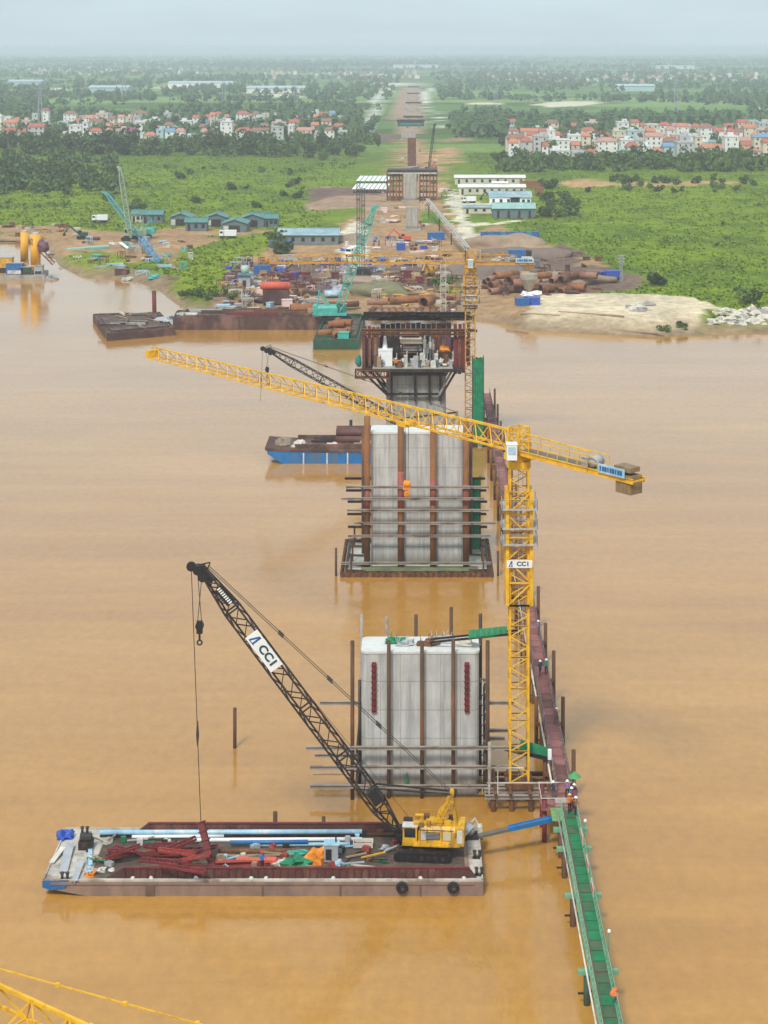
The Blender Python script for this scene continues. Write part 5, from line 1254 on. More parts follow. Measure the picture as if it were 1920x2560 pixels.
for i in range(6): MB().tube((-14.2, 304.6 + (i % 3) * 1.3 + (i // 3) * .6, 3.1 + (i // 3) * 1.1), (-3, 304.6 + (i % 3) * 1.3 + (i // 3) * .6, 3.1 + (i // 3) * 1.1), .62, 12).obj('pipe', mat('pipe_brown', (.13, .06, .05), .7, .4, .8), t, True)
tag(MB().tube((-11.6, 309.4, -2), D(877, 1050, 309.4), .28, 10).obj('spud_pile', dark, None, True), 'dark spud pile standing behind the blue barge', 'pile')
tb = D(672, 874, 303); ft = V((1.2, 303, 4.0))
crawler('crawler_crane', 'dark crane with black lattice boom on the blue barge behind second pier', (4.2, 303.2, 2.5), 0, mat('house_dull', (.3, .22, .1), .6, .3, 1), dark, ft, tb, 1.25, True, hook=D(668, 926, 303), line=D(651, 1003, 303))
# left deck barge with scrap
lb = [G(268, 838, 1.5), G(438, 823, 1.5), G(400, 783, 1.5), G(232, 788, 1.5)]
box_barge('deck_barge', 'rusty flat barge loaded with scrap beams at far left', lb, 1.7, hull_rust, deckmud, coam=.5)
for i in range(15):
    u_, v_ = random.uniform(.1, .9), random.uniform(.12, .88); p = lb[0].lerp(lb[1], u_).lerp(lb[3].lerp(lb[2], u_), v_); p.z = 1.9 + random.random() * .5
    an = random.choice([random.uniform(1.6, 2.3), random.uniform(-.4, .4)]); ln = random.uniform(3, 8); d_ = V((math.cos(an), math.sin(an), random.uniform(-.03, .06))) * ln / 2
    mt, cn = random.choice([(timber, 'tan'), (rust, 'rusty'), (dirtywhite, 'whitish'), (hull_rust, 'dark brown'), (beamgrey, 'grey')]); tag(MB().ibeam(p - d_, p + d_, .4, .5).obj('scrap_girder', mt), '%s scrap girder on the rusty flat barge, %s in the jumble' % (cn, ORDN[i + 1]), 'beam', 'scrap beams on the flat barge')
m = MB(); p = G(418, 800, 2); m.blob(p, (2.6, 3, 1.0), 4, 12, 7, .5, .1); tag(m.obj('mesh_heap', greybox), 'grey wire mesh heap on the flat barge', 'scrap heap')
tag(MB().tube(V((G(385, 786, 1.5).x, 459, -2)), D(385, 727, 459), .55, 12).obj('spud_pile', redox, None, True), 'thick dark red spud pile rising from the flat barge', 'pile')
# long rusty barge moored at the bank
rb = [V(((432 - VX) * 442 / F, 442, 0)), V(((800 - VX) * 442 / F, 442, 0)), V(((812 - VX) * 452 / F, 454, 0)), V(((440 - VX) * 453 / F, 454, 0))]
box_barge('moored_barge', 'long dark rusty barge moored along the bank', rb, 3.0, hull_rust, deckmud, coam=.6)
for i, (xa, xb, y, h, mt) in enumerate(((440, 500, 446, .8, dirtywhite), (500, 640, 449, 1.0, hull_rust), (560, 700, 446, .9, redox), (650, 780, 449, 1.4, rust), (470, 560, 452, .8, greybox), (700, 790, 445, .8, hull_rust), (590, 660, 452, 1.2, rust))):
    m = MB(); a = (xa - VX) * y / F; c = (xb - VX) * y / F; n = 3
    for j in range(n): m.bar((a + random.uniform(0, 1), y + j * .6, 3.25 + h * .3 * (j % 2)), (c - random.uniform(0, 1), y + j * .6 + random.uniform(-.3, .3), 3.25 + h * .3 * (j % 2)), .5, h * .5)
    tag(m.obj('steel_stack', mt), '%s stack from the left on the long moored barge' % ORDN[i + 1], 'stack', 'stacks on the moored barge')
# green barge with teal crane
gb = [V((-24.6, 413, 0)), V((-14.0, 413, 0)), V((-13.6, 452, 0)), V((-24.2, 452, 0))]
box_barge('green_barge', 'dark green barge with rusty pipes and teal crane near the bank', gb, 2.2, hull_green, deckmud, coam=.8)
for i in range(10):
    x = random.uniform(-22.5, -16); y = 416 + i * 1.9; an = random.uniform(-.5, .5) + (1.5 if i % 3 == 0 else 0); z = 3.1 + (1.3 if 3 < i < 7 else 0)
    tag(MB().pipe((x - 1.6 * math.cos(an), y - 1.6 * math.sin(an), z), (x + 1.6 * math.cos(an), y + 1.6 * math.sin(an), z), .85, 12, .08).obj('rusty_pipe', rustorange, None, True), 'short rusty orange pipe on the green barge, %s from its stern' % ORDN[i + 1], 'pipe', 'rusty pipes on the green barge')
m = MB(); m.box((-17.6, 415.5, 3.0), (2.6, 2.2, 1.4)); m.box((-17.6, 415.5, 3.75), (2.8, 2.4, .12)); tag(m.obj('teal_box', teal), 'teal steel box on the stern of green barge', 'box')
crawler('crawler_crane', 'teal crawler crane with tall teal boom on the green barge', (-20.6, 440, 2.3), R(180), teal, teal, D(840, 790, 440), D(935, 520, 440), 1.7, False, hook=None, hs=1.5)
# concrete batching barge with silos at far left
cbg = [V((-135, 538, 0)), V(((112 - VX) * 538 / F, 538, 0)), V(((118 - VX) * 548 / F, 550, 0)), V((-135, 550, 0))]
box_barge('batching_barge', 'grey concrete batching barge at the far left edge', cbg, 1.2, concrete_dk, deckmud, coam=0)
def silo(px, d, label, rr=1.55):
    x = (px - VX) * d / F; t = thing('cement_silo', label, 'silo', (x, d, 1.2), 'yellow cement silos on the batching barge')
    sm_ = mat('silo_yellow', (.80, .40, .01), .5, .15, .4, c2=(.5, .25, .03), amt=.35, stretch=(1, 1, .3))
    MB().tube((x, d, 4.2), (x, d, 13.6), rr, 20).obj('barrel', sm_, t, True); MB().tube((x, d, 2.6), (x, d, 4.2), rr * .3, 20, rr).obj('cone', sm_, t, True); MB().tube((x, d, 13.6), (x, d, 14.2), rr, 20, .6).obj('roof', dirtywhite, t, True)
    for a in range(4):
        q = V((math.cos(a * 1.571 + .8) * 1.4, math.sin(a * 1.571 + .8) * 1.4, 0)); MB().bar(V((x, d, 1.2)) + q, V((x, d, 5)) + q, .22).obj('leg', sm_, t)
    m = MB(); torus(m, (x, d, 14.3), 1.3, .05, 'Z'); 
    for a in range(8): m.bar((x + 1.3 * math.cos(a * .785), d + 1.3 * math.sin(a * .785), 13.7), (x + 1.3 * math.cos(a * .785), d + 1.3 * math.sin(a * .785), 14.7), .06)
    m.obj('top_rail', greybox, t)
silo(61, 547, 'left yellow cement silo on the batching barge', 1.2); silo(89, 541, 'right yellow cement silo on the batching barge')
for i, (px, d, w_, h_, mt, nm, lb_, ct_) in enumerate(((38, 540, 5.2, 3.6, blue, 'batching_cabin', 'blue cabin with white lower panel on the batching barge', 'cabin'), (10, 541, 5.5, 5.2, mustard, 'mixer_unit', 'yellow and orange mixer unit at the very left edge', 'mixer'), (66, 540, 3.0, 2.4, hull_green, 'pump_box', 'dark green pump box before the silos', 'pump'), (98, 540.5, 2.5, 2.8, greybox, 'control_box', 'grey box at the foot of the right silo', 'box'))):
    x = (px - VX) * d / F; t = thing(nm, lb_, ct_, (x, d, 1.25)); MB().box((x, d, 1.25 + h_ / 2), (w_, 2.6, h_)).obj('body', mt, t); MB().box((x, d, 1.3 + h_), (w_ + .3, 2.9, .15)).obj('lid', greybox, t); MB().box((x, d - 1.33, 1.25 + h_ * .25), (w_ * .8, .08, h_ * .3)).obj('front_panel', dirtywhite if i == 0 else dark, t)
tag(MB().truss((-119, 540, 12), (-112, 541, 4.5), 1.0, 1.0, 5, .2, .12).obj('belt_conveyor', rust), 'slanting brown conveyor left of the silos', 'conveyor')
m = MB(); m.blob((-115, 540, 9.5), (1.9, 1.5, 2.2), 2, 10, 8, .2, .6); tag(m.obj('aggregate_hopper', purple), 'dull hopper at the upper end of the conveyor', 'hopper') 
for i, (px, py, r_) in enumerate(((122, 698, 1.6), (137, 699, 1.3), (148, 640, 1.2), (152, 672, .7), (238, 704, 1.0))):
    m = MB(); m.blob(G(px, py, -.1), (r_, r_ * .8, r_ * .7), i, 9, 6, .4, .2); tag(m.obj('boulder', rockgrey), 'dark boulder in shallow water at left bank, %s from the left' % ORDN[i + 1], 'boulder', 'boulders in the shallows at left')

# ------------------------------------------------------------------ shore machines
t = thing('piling_rig', 'dark piling rig with two tall leader masts on the bank', 'piling rig', G(900, 690, LZ)); gp = G(900, 690, LZ)
for px in (896, 908):
    a = D(px, 686, gp.y); c = D(px, 452 if px == 896 else 470, gp.y + .0)
    for k in range(5): MB().truss(a.lerp(c, k / 5), a.lerp(c, (k + 1) / 5 - .004), .95, .95, 6, .16, .1, up=V((0, 1, 0))).obj('leader_section', mat('leader_dark', (.05, .075, .085), .6, .3, 1), t)
MB().box(gp + V((1, 3, 1.2)), (4, 5, 1.8)).obj('machine_body', dark, t)
for s in (-1.7, 1.7): MB().box(gp + V((1 + s, 3, .5)), (.8, 5.5, 1.0)).obj('track', black, t)
crawler('crawler_crane', 'teal crane on the left bank, boom leaning to upper left', G(352, 596, LZ), 0, teal, mat('boom_teal', (.12, .40, .40), .6, .3, .6), D(345, 590, 625), D(265, 482, 625), 1.3, False, hs=1.4)
crawler('crawler_crane', 'pale green crane on the left bank, boom standing almost upright', G(330, 600, LZ), 0, mat('pale_green', (.32, .42, .28), .6, .3, .6), mat('pale_green', (.3, .4, .25)), D(327, 594, 618), D(300, 420, 618), 1.5, False, hs=1.4)
tag(MB().truss(D(352, 598, 600), D(398, 656, 560), 1.6, 1.6, 9, .28, .18).obj('spare_boom', mat('boom_blue', (.10, .30, .48), .6, .3, .6)), 'blue lattice boom propped down the left bank', 'boom')
crawler('crawler_crane', 'distant crane with thin dark boom near the brick red pier', G(1072, 432, LZ), 0, redpaint, dark, D(1072, 424, 955), D(1086, 312, 955), 1.0, False, hs=1.2)
# slanting pale conveyor or pipe bridge right of the axis
m = MB(); a, c = G(1068, 500, 9), G(1170, 622, 7); m.truss(a, c, 1.1, 1.1, 18, .2, .12); t = thing('belt_conveyor', 'long pale lattice conveyor slanting across the yard right of centre', 'conveyor', (c.x, c.y, LZ)); m.obj('lattice', dirtywhite, t)
MB().bar(a + V((0, 0, .6)), c + V((0, 0, .6)), .7, .1).obj('belt', mat('belt_grey', (.33, .3, .28), .8, .3, 1), t)
for k in (.05, .35, .65, .95): p = a.lerp(c, k); MB().bar((p.x, p.y, LZ), p, .4).obj('leg', dark, t)
def excavator(px, py, col, label, yaw):
    p = G(px, py, LZ); t = thing('excavator', label, 'excavator', p, 'excavators in the yard'); q = Matrix.Rotation(yaw, 3, 'Z')
    W = lambda x, y, z: p + q @ V((x, y, z))
    for s in (-1.1, 1.1): MB().box(W(0, s, .45), (3.6, .6, .9), yaw).obj('track', black, t)
    MB().box(W(.5, 0, 1.7), (3.0, 2.4, 1.3), yaw).obj('house', col, t); c = MB().box(W(-.9, -.6, 2.4), (1.3, 1.0, 1.5), yaw).obj('cab', col, t); MB().box(W(-.9, -1.12, 2.6), (1.0, .05, .9), yaw).obj('window', glass, c)
    MB().bar(W(-1.2, .3, 1.9), W(-4.2, .3, 4.6), .4, .6).obj('boom', col, t); MB().bar(W(-4.2, .3, 4.6), W(-6.3, .3, 2.2), .3, .4).obj('arm', col, t); MB().box(W(-6.3, .3, 1.7), (.9, 1.1, 1.0), yaw).obj('bucket', dark, t)
excavator(1014, 606, coralred, 'red excavator in the middle of the yard', 0); excavator(1078, 690, mustard, 'small yellow excavator beside the white lattice mast', 1.2); excavator(1235, 505, dark, 'dark excavator by the white sheds', .4); excavator(205, 597, hull_green, 'dark green excavator on the left bank', 0.3)
def truck(px, py, col, label, yaw=0, sc_=1.0, cargo=None):
    p = G(px, py, LZ); t = thing('truck', label, 'truck', p, 'trucks and vans on the site'); q = Matrix.Rotation(yaw, 3, 'Z'); W = lambda x, y, z: p + q @ (V((x, y, z)) * sc_)
    MB().box(W(0, 0, .8), V((6, 2.1, .4)) * sc_, yaw).obj('chassis', dark, t); c = MB().box(W(-2.3, 0, 1.9), V((1.5, 2.1, 1.9)) * sc_, yaw).obj('cab', col, t); MB().box(W(-3.07, 0, 2.2), V((.05, 1.8, .8)) * sc_, yaw).obj('windscreen', glass, c); MB().box(W(-2.3, -1.07, 2.3), V((1.0, .05, .7)) * sc_, yaw).obj('side_window', glass, c)
    MB().box(W(.9, 0, 2.0), V((4.4, 2.2, 2.0)) * sc_, yaw).obj('load_body', cargo or col, t)
    for x in (-2.2, .9, 2.2):
        for s in (-1, 1): MB().tube(W(x, s * .85, .5), W(x, s * 1.12, .5), .5 * sc_, 12).obj('wheel', rubber, t, True)
truck(570, 596, white, 'white van on the dirt track by the teal huts', 0); truck(1172, 508, white, 'white truck parked left of the teal roofed houses', .3); truck(250, 556, white, 'white van on the left bank above the silt', 0); truck(1300, 652, dark, 'dark truck on the brown spoil heap', 3.14, 1.2, blue); truck(880, 640, white, 'white tipper truck on the pale track', 1.2); truck(1522, 702, tarpblue, 'blue truck at the right end of spoil strip', .2)
# ------------------------------------------------------------------ yard clutter
def at(px, py, z=LZ): return G(px, py, z)
def pipe_heap(items, mt, nm, fmt, group):
    for i, (px, py, r_, ln, an, z) in enumerate(items):
        p = at(px, py); d_ = V((math.cos(an), math.sin(an), random.uniform(-.03, .03))) * ln / 2; p.z = LZ + r_ + z
        tag(MB().pipe(p - d_, p + d_, r_, 12, .08).obj(nm, random.choice(mt), None, True), fmt % ordn(i + 1), 'pipe', group)
rp = [rustorange, rust, mat('rust_pink', (.33, .17, .11), .8, .35, .6, c2=(.2, .09, .05), amt=.42)]
hp_ = sorted([(random.uniform(1215, 1490), random.uniform(712, 738), random.uniform(.8, 1.2), random.uniform(5, 9), random.uniform(-.6, 1.3), 0) for _ in range(26)]) 
hp_ = [(a, b_, r_, l, an, (1.9 if i % 3 == 1 else 0)) for i, (a, b_, r_, l, an, z) in enumerate(hp_)]
pipe_heap(hp_, rp, 'rusty_pipe', 'rusty casing pipe in the heap behind the sand bank, %s from the left', 'rusty casing pipes behind the sand bank')
hp_ = [(930 + i * 17, 790, .95, 7, 1.5, 0) for i in range(12)]
pipe_heap(hp_, rp, 'rusty_pipe', 'rusty pipe end in the row behind third pier platform, %s from the left', 'pipe row behind the third pier')
hp_ = [(1030, 772, 1.0, 13, .35, 1.5), (1068, 774, 1.4, 6, 1.2, .8), (960, 772, .8, 9, .1, 1.0), (765, 788, 1.5, 8, .2, 0), (800, 792, 1.2, 7, .3, 0), (742, 740, 1.0, 7, .9, 0), (860, 768, .8, 8, .3, 0)]
pipe_heap(hp_, rp, 'rusty_pipe', 'large rusty pipe lying loose on the bank, %s of seven', 'loose pipes on the bank')
# containers, tanks, sheds, stacks scattered in the yard: (kind, px, py, size, colour, label, category)
def container(px, py, L_, h_, mt, label, yaw=0, cat='container', ribs=True, w_=2.4, z=0):
    p = at(px, py); p.z += z; t = thing('storage_container', label, cat, p); MB().box(p + V((0, 0, h_ / 2)), (L_, w_, h_), yaw).obj('shell', mt, t)
    q = Matrix.Rotation(yaw, 3, 'Z'); m = MB()
    if ribs:
        for i in range(int(L_ / .5)): m.box(p + q @ V((-L_ / 2 + .25 + i * .5, -w_ / 2 - .03, h_ / 2)), (.2, .08, h_ * .9), yaw)
        m.obj('ribs', mt, t)
    MB().box(p + V((0, 0, h_ + .06)), (L_ + .1, w_ + .1, .1), yaw).obj('roof', mt, t); return t
container(690, 758, 7, 3.4, hull_rust, 'ribbed rusty container under the coral red tank')
t = thing('fuel_tank', 'coral red tank with rounded ends on the rusty container', 'tank', at(688, 757) + V((0, 0, 3.5))); p = at(688, 757) + V((0, 0, 4.6)); MB().tube(p - V((3.6, 0, 0)), p + V((3.6, 0, 0)), 1.1, 16).obj('barrel', coralred, t, True)
for s in (-1, 1): MB().tube(p + V((3.6 * s, 0, 0)), p + V((4.1 * s, 0, 0)), 1.1, 16, .6).obj('end_cap', coralred, t, True)
for s in (-2, 2): MB().box(p + V((s, 0, -1.0)), (.6, 2, .5)).obj('saddle', dark, t)
t = thing('fuel_tank', 'pale blue tank lying right of the coral red one', 'tank', at(832, 745)); p = at(832, 745) + V((0, 0, 1.1)); MB().tube(p - V((2.2, 0, 0)), p + V((2.2, .6, 0)), 1.0, 16).obj('barrel', paleblue, t, True); MB().box(p - V((0, 0, .9)), (3, 1.6, .4)).obj('cradle', dark, t)
container(1090, 600, 6.2, 2.6, blue, 'bright blue container in the middle of the yard', ribs=True)
for i in range(9): container(1210 + i * 16, 598 - (i > 4) * 1, 2.5, 2.6, (blue, bluehull, blue, mat('fence_teal', (.04, .25, .35), .6, .3, 1))[i % 4], 'blue site hoarding panel box right of the yard, %s from the left' % ORDN[i + 1], cat='hoarding')
container(655, 685, 5, 2.6, blue, 'small blue and white box cabin above the coral tank', w_=2.2); container(700, 620, 7, 2.4, tarpblue, 'long dark blue box below the blue grey hangar'); container(720, 655, 4, 2.2, greybox, 'grey box among debris below the hangar'); container(1315, 668, 8, 2.2, mat('slate', (.12, .16, .2), .7, .3, 1), 'slate grey box on the spoil heap at right')
container(1305, 772, 3.2, 2.8, blue, 'left blue hulled box beside the sand bank', yaw=.2, w_=3); container(1330, 770, 4.2, 2.8, tarpblue, 'right bright blue box beside the sand bank', yaw=-.15, w_=3)
m = MB(); p = at(1322, 752); m.box(p + V((0, 0, 1.0)), (.5, .5, 2)); m.tube(p + V((0, 0, 2.5)), p + V((0, 0, 6)), .6, 12, 2.4); m.tube(p + V((0, 0, 6)), p + V((0, 0, 7.4)), 2.4, 12); tag(m.obj('sand_hopper', mat('hopper', (.35, .33, .28), .7, .3, 1, c2=(.4, .17, .06), amt=.42)), 'grey and rusty hopper above the blue boxes', 'hopper')
for i, (px, py) in enumerate(((1318, 765), (1340, 762))):
    m = MB(); m.blob(at(px, py) + V((0, 0, 2.9)), (1.6, 1.2, .9), i + 3, 10, 6, .5, .1); tag(m.obj('white_sheet_heap', white), ('left', 'right')[i] + ' white sheet heap on the blue boxes by the sand', 'sheet')
t = thing('guard_hut', 'small grey hut with blue roof and tank at the left yard edge', 'hut', at(612, 722)); p = at(612, 722); MB().box(p + V((0, 0, 2)), (3.2, 3, 4)).obj('wall', greybox, t); MB().box(p + V((.3, 0, 4.2)), (4.6, 4.2, .3)).obj('roof', mat('roof_blue', (.08, .2, .26), .6, .3, 1), t); MB().box(p + V((0, -1.53, 1.4)), (1, .08, 2.4)).obj('door', dark, t); MB().tube(p + V((0, .5, 4.35)), p + V((0, .5, 6.6)), 1.1, 12).obj('water_tank', mat('tank_green', (.4, .52, .42), .5, .2, 1), t, True)
# flat stacks of steel, timber, plates: coloured debris of the yard, each piece its own thing
pal = [(redox, 'dark red'), (purple, 'dull purple'), (rust, 'rusty'), (dirtywhite, 'whitish'), (timber, 'timber brown'), (greybox, 'grey'), (hull_rust, 'dark brown'), (paleblue, 'pale blue'), (mat('ochre', (.5, .3, .1), .8, .3, 1), 'ochre'), (tarpblue, 'blue'), (teal, 'teal'), (pinkposter, 'pinkish')]
regions = [('between the coral tank and the hangar', 560, 850, 655, 725, 130, (0, 0, 1, 1, 2, 3, 4, 5, 6, 8, 9)), ('on the bank left of the green barge', 540, 800, 722, 780, 120, (2, 2, 3, 4, 5, 6, 6, 7, 8, 11)),
           ('behind the third pier platform', 930, 1150, 690, 775, 90, (0, 2, 2, 3, 4, 6, 8, 8)), ('around the yard centre', 850, 1130, 600, 690, 90, (2, 3, 4, 5, 6, 8, 9, 11)),
           ('on the left bank below the cranes', 200, 480, 595, 700, 60, (2, 3, 4, 5, 6, 7, 8, 10)), ('along the far left bank', 0, 200, 562, 602, 26, (2, 3, 4, 6, 8)), ('near the brick red pier', 940, 1140, 470, 570, 50, (3, 3, 4, 6, 8, 11)), ('along the axis beyond the brick red pier', 985, 1090, 350, 460, 30, (2, 3, 4, 6, 8, 11)), ('around the rusty pipe heap', 1180, 1500, 640, 745, 50, (2, 2, 4, 6, 8, 3))]
for where, xa, xb, ya, yb, n, pc_ in regions:
    spots = sorted((random.uniform(xa, xb), random.uniform(ya, yb)) for _ in range(n)); cnt = {}
    for (px, py) in spots:
        mt, cn = pal[random.choice(pc_)]; kind = random.choice(('bars', 'plates', 'heap', 'box', 'frame')); p = at(px, py); an = random.uniform(-.5, .5) + (1.57 if random.random() < .25 else 0); u_ = V((math.cos(an), math.sin(an), 0)); v_ = V((-u_.y, u_.x, 0)); m = MB(); ln = random.uniform(1.8, 5.5)
        p.z = float(height(np.array([p.x]), np.array([p.y]))[0]) - .1
        if kind == 'bars':
            for j in range(random.randint(3, 6)): o_ = v_ * j * .5 + V((0, 0, .2 + .3 * (j % 2))); m.bar(p + o_ - u_ * ln / 2, p + o_ + u_ * ln / 2 + u_ * random.uniform(-.6, .6), .3)
            nm, ct_ = 'bar_stack', 'bars'
        elif kind == 'plates':
            for j in range(4): m.box(p + V((random.uniform(-.3, .3), random.uniform(-.3, .3), .15 + j * .22)), (ln * .8, ln * .5, .16), an + random.uniform(-.1, .1))
            nm, ct_ = 'plate_stack', 'plates'
        elif kind == 'heap':
            m.blob(p, (ln * .4, ln * .35, ln * .22), random.randint(0, 99), 10, 6, .5, .1)
            for j in range(8): a = random.random() * 6.3; m.bar(p + V((0, 0, .3)), p + V((math.cos(a) * ln * .5, math.sin(a) * ln * .4, random.uniform(.2, 1.6))), .14)
            nm, ct_ = 'scrap_heap', 'scrap'
        elif kind == 'box':
            hh = random.uniform(1, 2.4); m.box(p + V((0, 0, hh / 2)), (ln * .5, 2, hh), an); m.box(p + V((0, 0, hh + .05)), (ln * .5 + .2, 2.2, .1), an); m.box(p + V((0, 0, hh * .5)), (ln * .5 + .06, 2.06, .15), an); nm, ct_ = 'site_box', 'box'
        else:
            w_ = random.uniform(1, 2); hh = random.uniform(1.2, 3)
            for s in (-1, 1):
                for k in (-1, 1): m.bar(p + u_ * k * ln / 2.5 + v_ * s * w_ / 2, p + u_ * k * ln / 2.5 + v_ * s * w_ / 2 + V((0, 0, hh)), .18)
                m.bar(p - u_ * ln / 2.5 + v_ * s * w_ / 2 + V((0, 0, hh)), p + u_ * ln / 2.5 + v_ * s * w_ / 2 + V((0, 0, hh)), .2); m.bar(p - u_ * ln / 2.5 + v_ * s * w_ / 2, p + u_ * ln / 2.5 + v_ * s * w_ / 2 + V((0, 0, hh)), .12)
            nm, ct_ = 'steel_trestle', 'trestle'
        cnt[(cn, ct_)] = cnt.get((cn, ct_), 0) + 1
        k = cnt[(cn, ct_)]; lb_ = '%s %s %s' % (cn, {'bars': 'bar stack', 'plates': 'plate stack', 'scrap': 'scrap heap', 'box': 'site box', 'trestle': 'steel trestle'}[ct_], where)
        if k > 1: lb_ += ', %s from the left' % ordn(k)
        tag(m.obj(nm, mt), lb_, ct_, 'site materials ' + where)
# spoil and gravel heaps
for i, (px, py, rx, ry, h_, mt, lb_) in enumerate(((1265, 612, 13, 8, 4.2, dirtm, 'tan earth heap below the blue hoarding'), (1310, 640, 16, 9, 3.2, mudm, 'grey brown spoil heap right of the far crane'), (1230, 690, 14, 10, 4.0, mudm, 'brown spoil heap behind the rusty pipe heap'), (1400, 705, 16, 7, 3.0, dirtm, 'tan brushwood bank behind the rusty pipes'), (885, 600, 8, 14, 2.2, dirtm, 'pale earth heap by the piling rig'), (950, 735, 9, 8, 3.6, mat('olive_heap', (.18, .17, .09), .95, .3, .3), 'olive scrap mound behind the third pier'), (860, 700, 10, 6, 1.4, dirtm, 'tan heap left of the olive mound'))):
    m = MB(); m.blob(at(px, py) - V((0, 0, .3)), (rx, ry, h_), i + 20, 28, 12, .22, .05); tag(m.obj('earth_heap', mt, None, True), lb_, 'heap', 'earth and sand heaps')
# rocks on the right shore
for where, n, xa, xb, ya, yb, lb_, grp in (('sand', 14, 1565, 1630, 788, 806, 'small rock in the grey pile on the sand bank, %s from the left', 'rocks on the sand bank'), ('shore', 50, 1775, 1925, 796, 826, 'pale boulder on the right shore, %s from the left', 'pale boulders on the right shore')):
    for i, (px, py) in enumerate(sorted((random.uniform(xa, xb), random.uniform(ya, yb)) for _ in range(n))):
        mt = (rockgrey if i % 2 else rockpale) if n == 14 else (rockpale if i % 4 else rockgrey)
        p = at(px, py, 0); p.z = max(0, float(height(np.array([p.x]), np.array([p.y]))[0])) - .15; r_ = random.uniform(.6, 1.6)
        m = MB(); m.blob(p, (r_ * 1.3, r_, r_ * .8), i, 7, 5, .5, .3); tag(m.obj('rock', mt), lb_ % ordn(i + 1), 'rock', grp)
# floating weed edge and timber on the sand bank front
for i, (xa, ya, xb, yb) in enumerate(((1266, 822, 1320, 829), (1300, 806, 1400, 812), (1330, 752, 1395, 738), (1395, 806, 1560, 818), (1500, 826, 1660, 838))):
    a, c = at(xa, ya, .4), at(xb, yb, .4); a.z = c.z = max(.3, float(height(np.array([(a.x + c.x) / 2]), np.array([(a.y + c.y) / 2]))[0]) + .1); tag(MB().bar(a, c, .5, .3).obj('timber_edge', timber), 'long timber pole along the sand bank edge, %s' % ('lowest left', 'at the step', 'behind the sand', 'mid bank', 'lowest right')[i], 'pole', 'poles along the sand bank')
# teal canoe and panels at left
t = thing('river_boat', 'long slim boat with teal cover on the left bank', 'boat', at(200, 628, 1)); a, c = at(120, 634, .8), at(275, 622, 1.6)
u_ = (c - a).normalized(); v_ = V((-u_.y, u_.x, 0)); m = MB(); n = 12
for i in range(n + 1):
    k = i / n; wd = 1.5 * (math.sin(math.pi * min(1, k * 1.2 + .02)) ** .6 if k < .8 else 1 * (1 - (k - .8) * 2)); p = a.lerp(c, k)
    m.v += [tuple(p - v_ * wd), tuple(p + V((0, 0, -.8))), tuple(p + v_ * wd)]
for i in range(n):
    for j in range(2): q = i * 3 + j; m.f.append((q, q + 1, q + 4, q + 3)); m.m.append(0)
m.obj('hull', concrete_dk, t); p0, p1_ = a.lerp(c, .3), a.lerp(c, .98)
for j, mt in enumerate((teal, mat('teal_light', (.25, .6, .5), .5, .2, 1))): MB().bar(p0 + V((0, 0, .5 + j * .5)) + v_ * (j - .5), p1_ + V((0, 0, .5 + j * .5)) + v_ * (j - .5), 1.6, .4).obj('cover', mt, t)
for i, (xa, ya, xb, yb, mt) in enumerate(((300, 606, 322, 622, white), (312, 604, 334, 620, tealroof))):
    a, c = at(xa, ya, 3), at(xb, yb, 2.4); tag(MB().bar(a, c, 1.2, .3).obj('cover_sheet', mt), ('white', 'dark teal')[i] + ' panel slanting on the left bank', 'panel')

# ------------------------------------------------------------------ site huts and sheds
def hut(px, py, L_, W_, h_, mw, mr, label, rise=.9, yaw=0, cat='hut', group='site huts', doors=1, windows=3, over=.5, gab=0):
    p = at(px, py); t = thing('site_hut', label, cat, p, group); q = Matrix.Rotation(yaw, 3, 'Z'); W = lambda x, y, z: p + q @ V((x, y, z))
    MB().box(W(0, W_ / 2, h_ / 2), (L_, W_, h_), yaw).obj('wall', mw, t)
    m = MB(); ov = over; th = .12
    vs = []
    for x in (-L_ / 2 - ov, L_ / 2 + ov):
        for (y, z) in ((-ov, h_ - .1), (W_ / 2, h_ + rise), (W_ + ov, h_ - .1), (W_ + ov, h_ - .1 + th), (W_ / 2, h_ + rise + th), (-ov, h_ - .1 + th)): vs.append(W(x, y, z))
    m.add(vs, [(0, 1, 7, 6), (1, 2, 8, 7), (2, 3, 9, 8), (3, 4, 10, 9), (4, 5, 11, 10), (5, 0, 6, 11), (5, 4, 1, 0), (4, 3, 2, 1), (6, 7, 10, 11), (7, 8, 9, 10)]); r_ = m.obj('roof', mr, t)
    MB().bar(W(-L_ / 2 - ov, W_ / 2, h_ + rise + th + .05), W(L_ / 2 + ov, W_ / 2, h_ + rise + th + .05), .4, .12).obj('ridge_cap', mr, r_)
    m = MB()
    for s in (-1, 1): vs = [W(s * L_ / 2, 0, h_), W(s * L_ / 2, W_, h_), W(s * L_ / 2, W_ / 2, h_ + rise)]; m.add(vs, [(0, 1, 2)])
    m.obj('gable', mw, t)
    if gab: MB().box(W(L_ / 2 + .03, W_ / 2, h_ * .4), (.1, W_ * .45, h_ * .8), yaw).obj('gable_opening', dark, t); MB().box(W(L_ / 2 + .03, W_ * .15, h_ * .45), (.1, W_ * .2, h_ * .6), yaw).obj('gable_panel', dirtywhite, t)
    n = doors + windows
    for i in range(n):
        x = -L_ / 2 + (i + .5) * L_ / n
        if i % max(1, n // doors) == 0 and doors: MB().box(W(x, -.03, h_ * .38), (1.0, .08, h_ * .76), yaw).obj('door', dark, t)
        else: MB().box(W(x, -.03, h_ * .55), (1.2, .08, h_ * .4), yaw).obj('window', glass, t)
    return t
cream = mat('cream_wall', (.58, .54, .44), .8, .2, .5); bluewall = mat('hut_wall', (.12, .17, .18), .7, .3, .5)
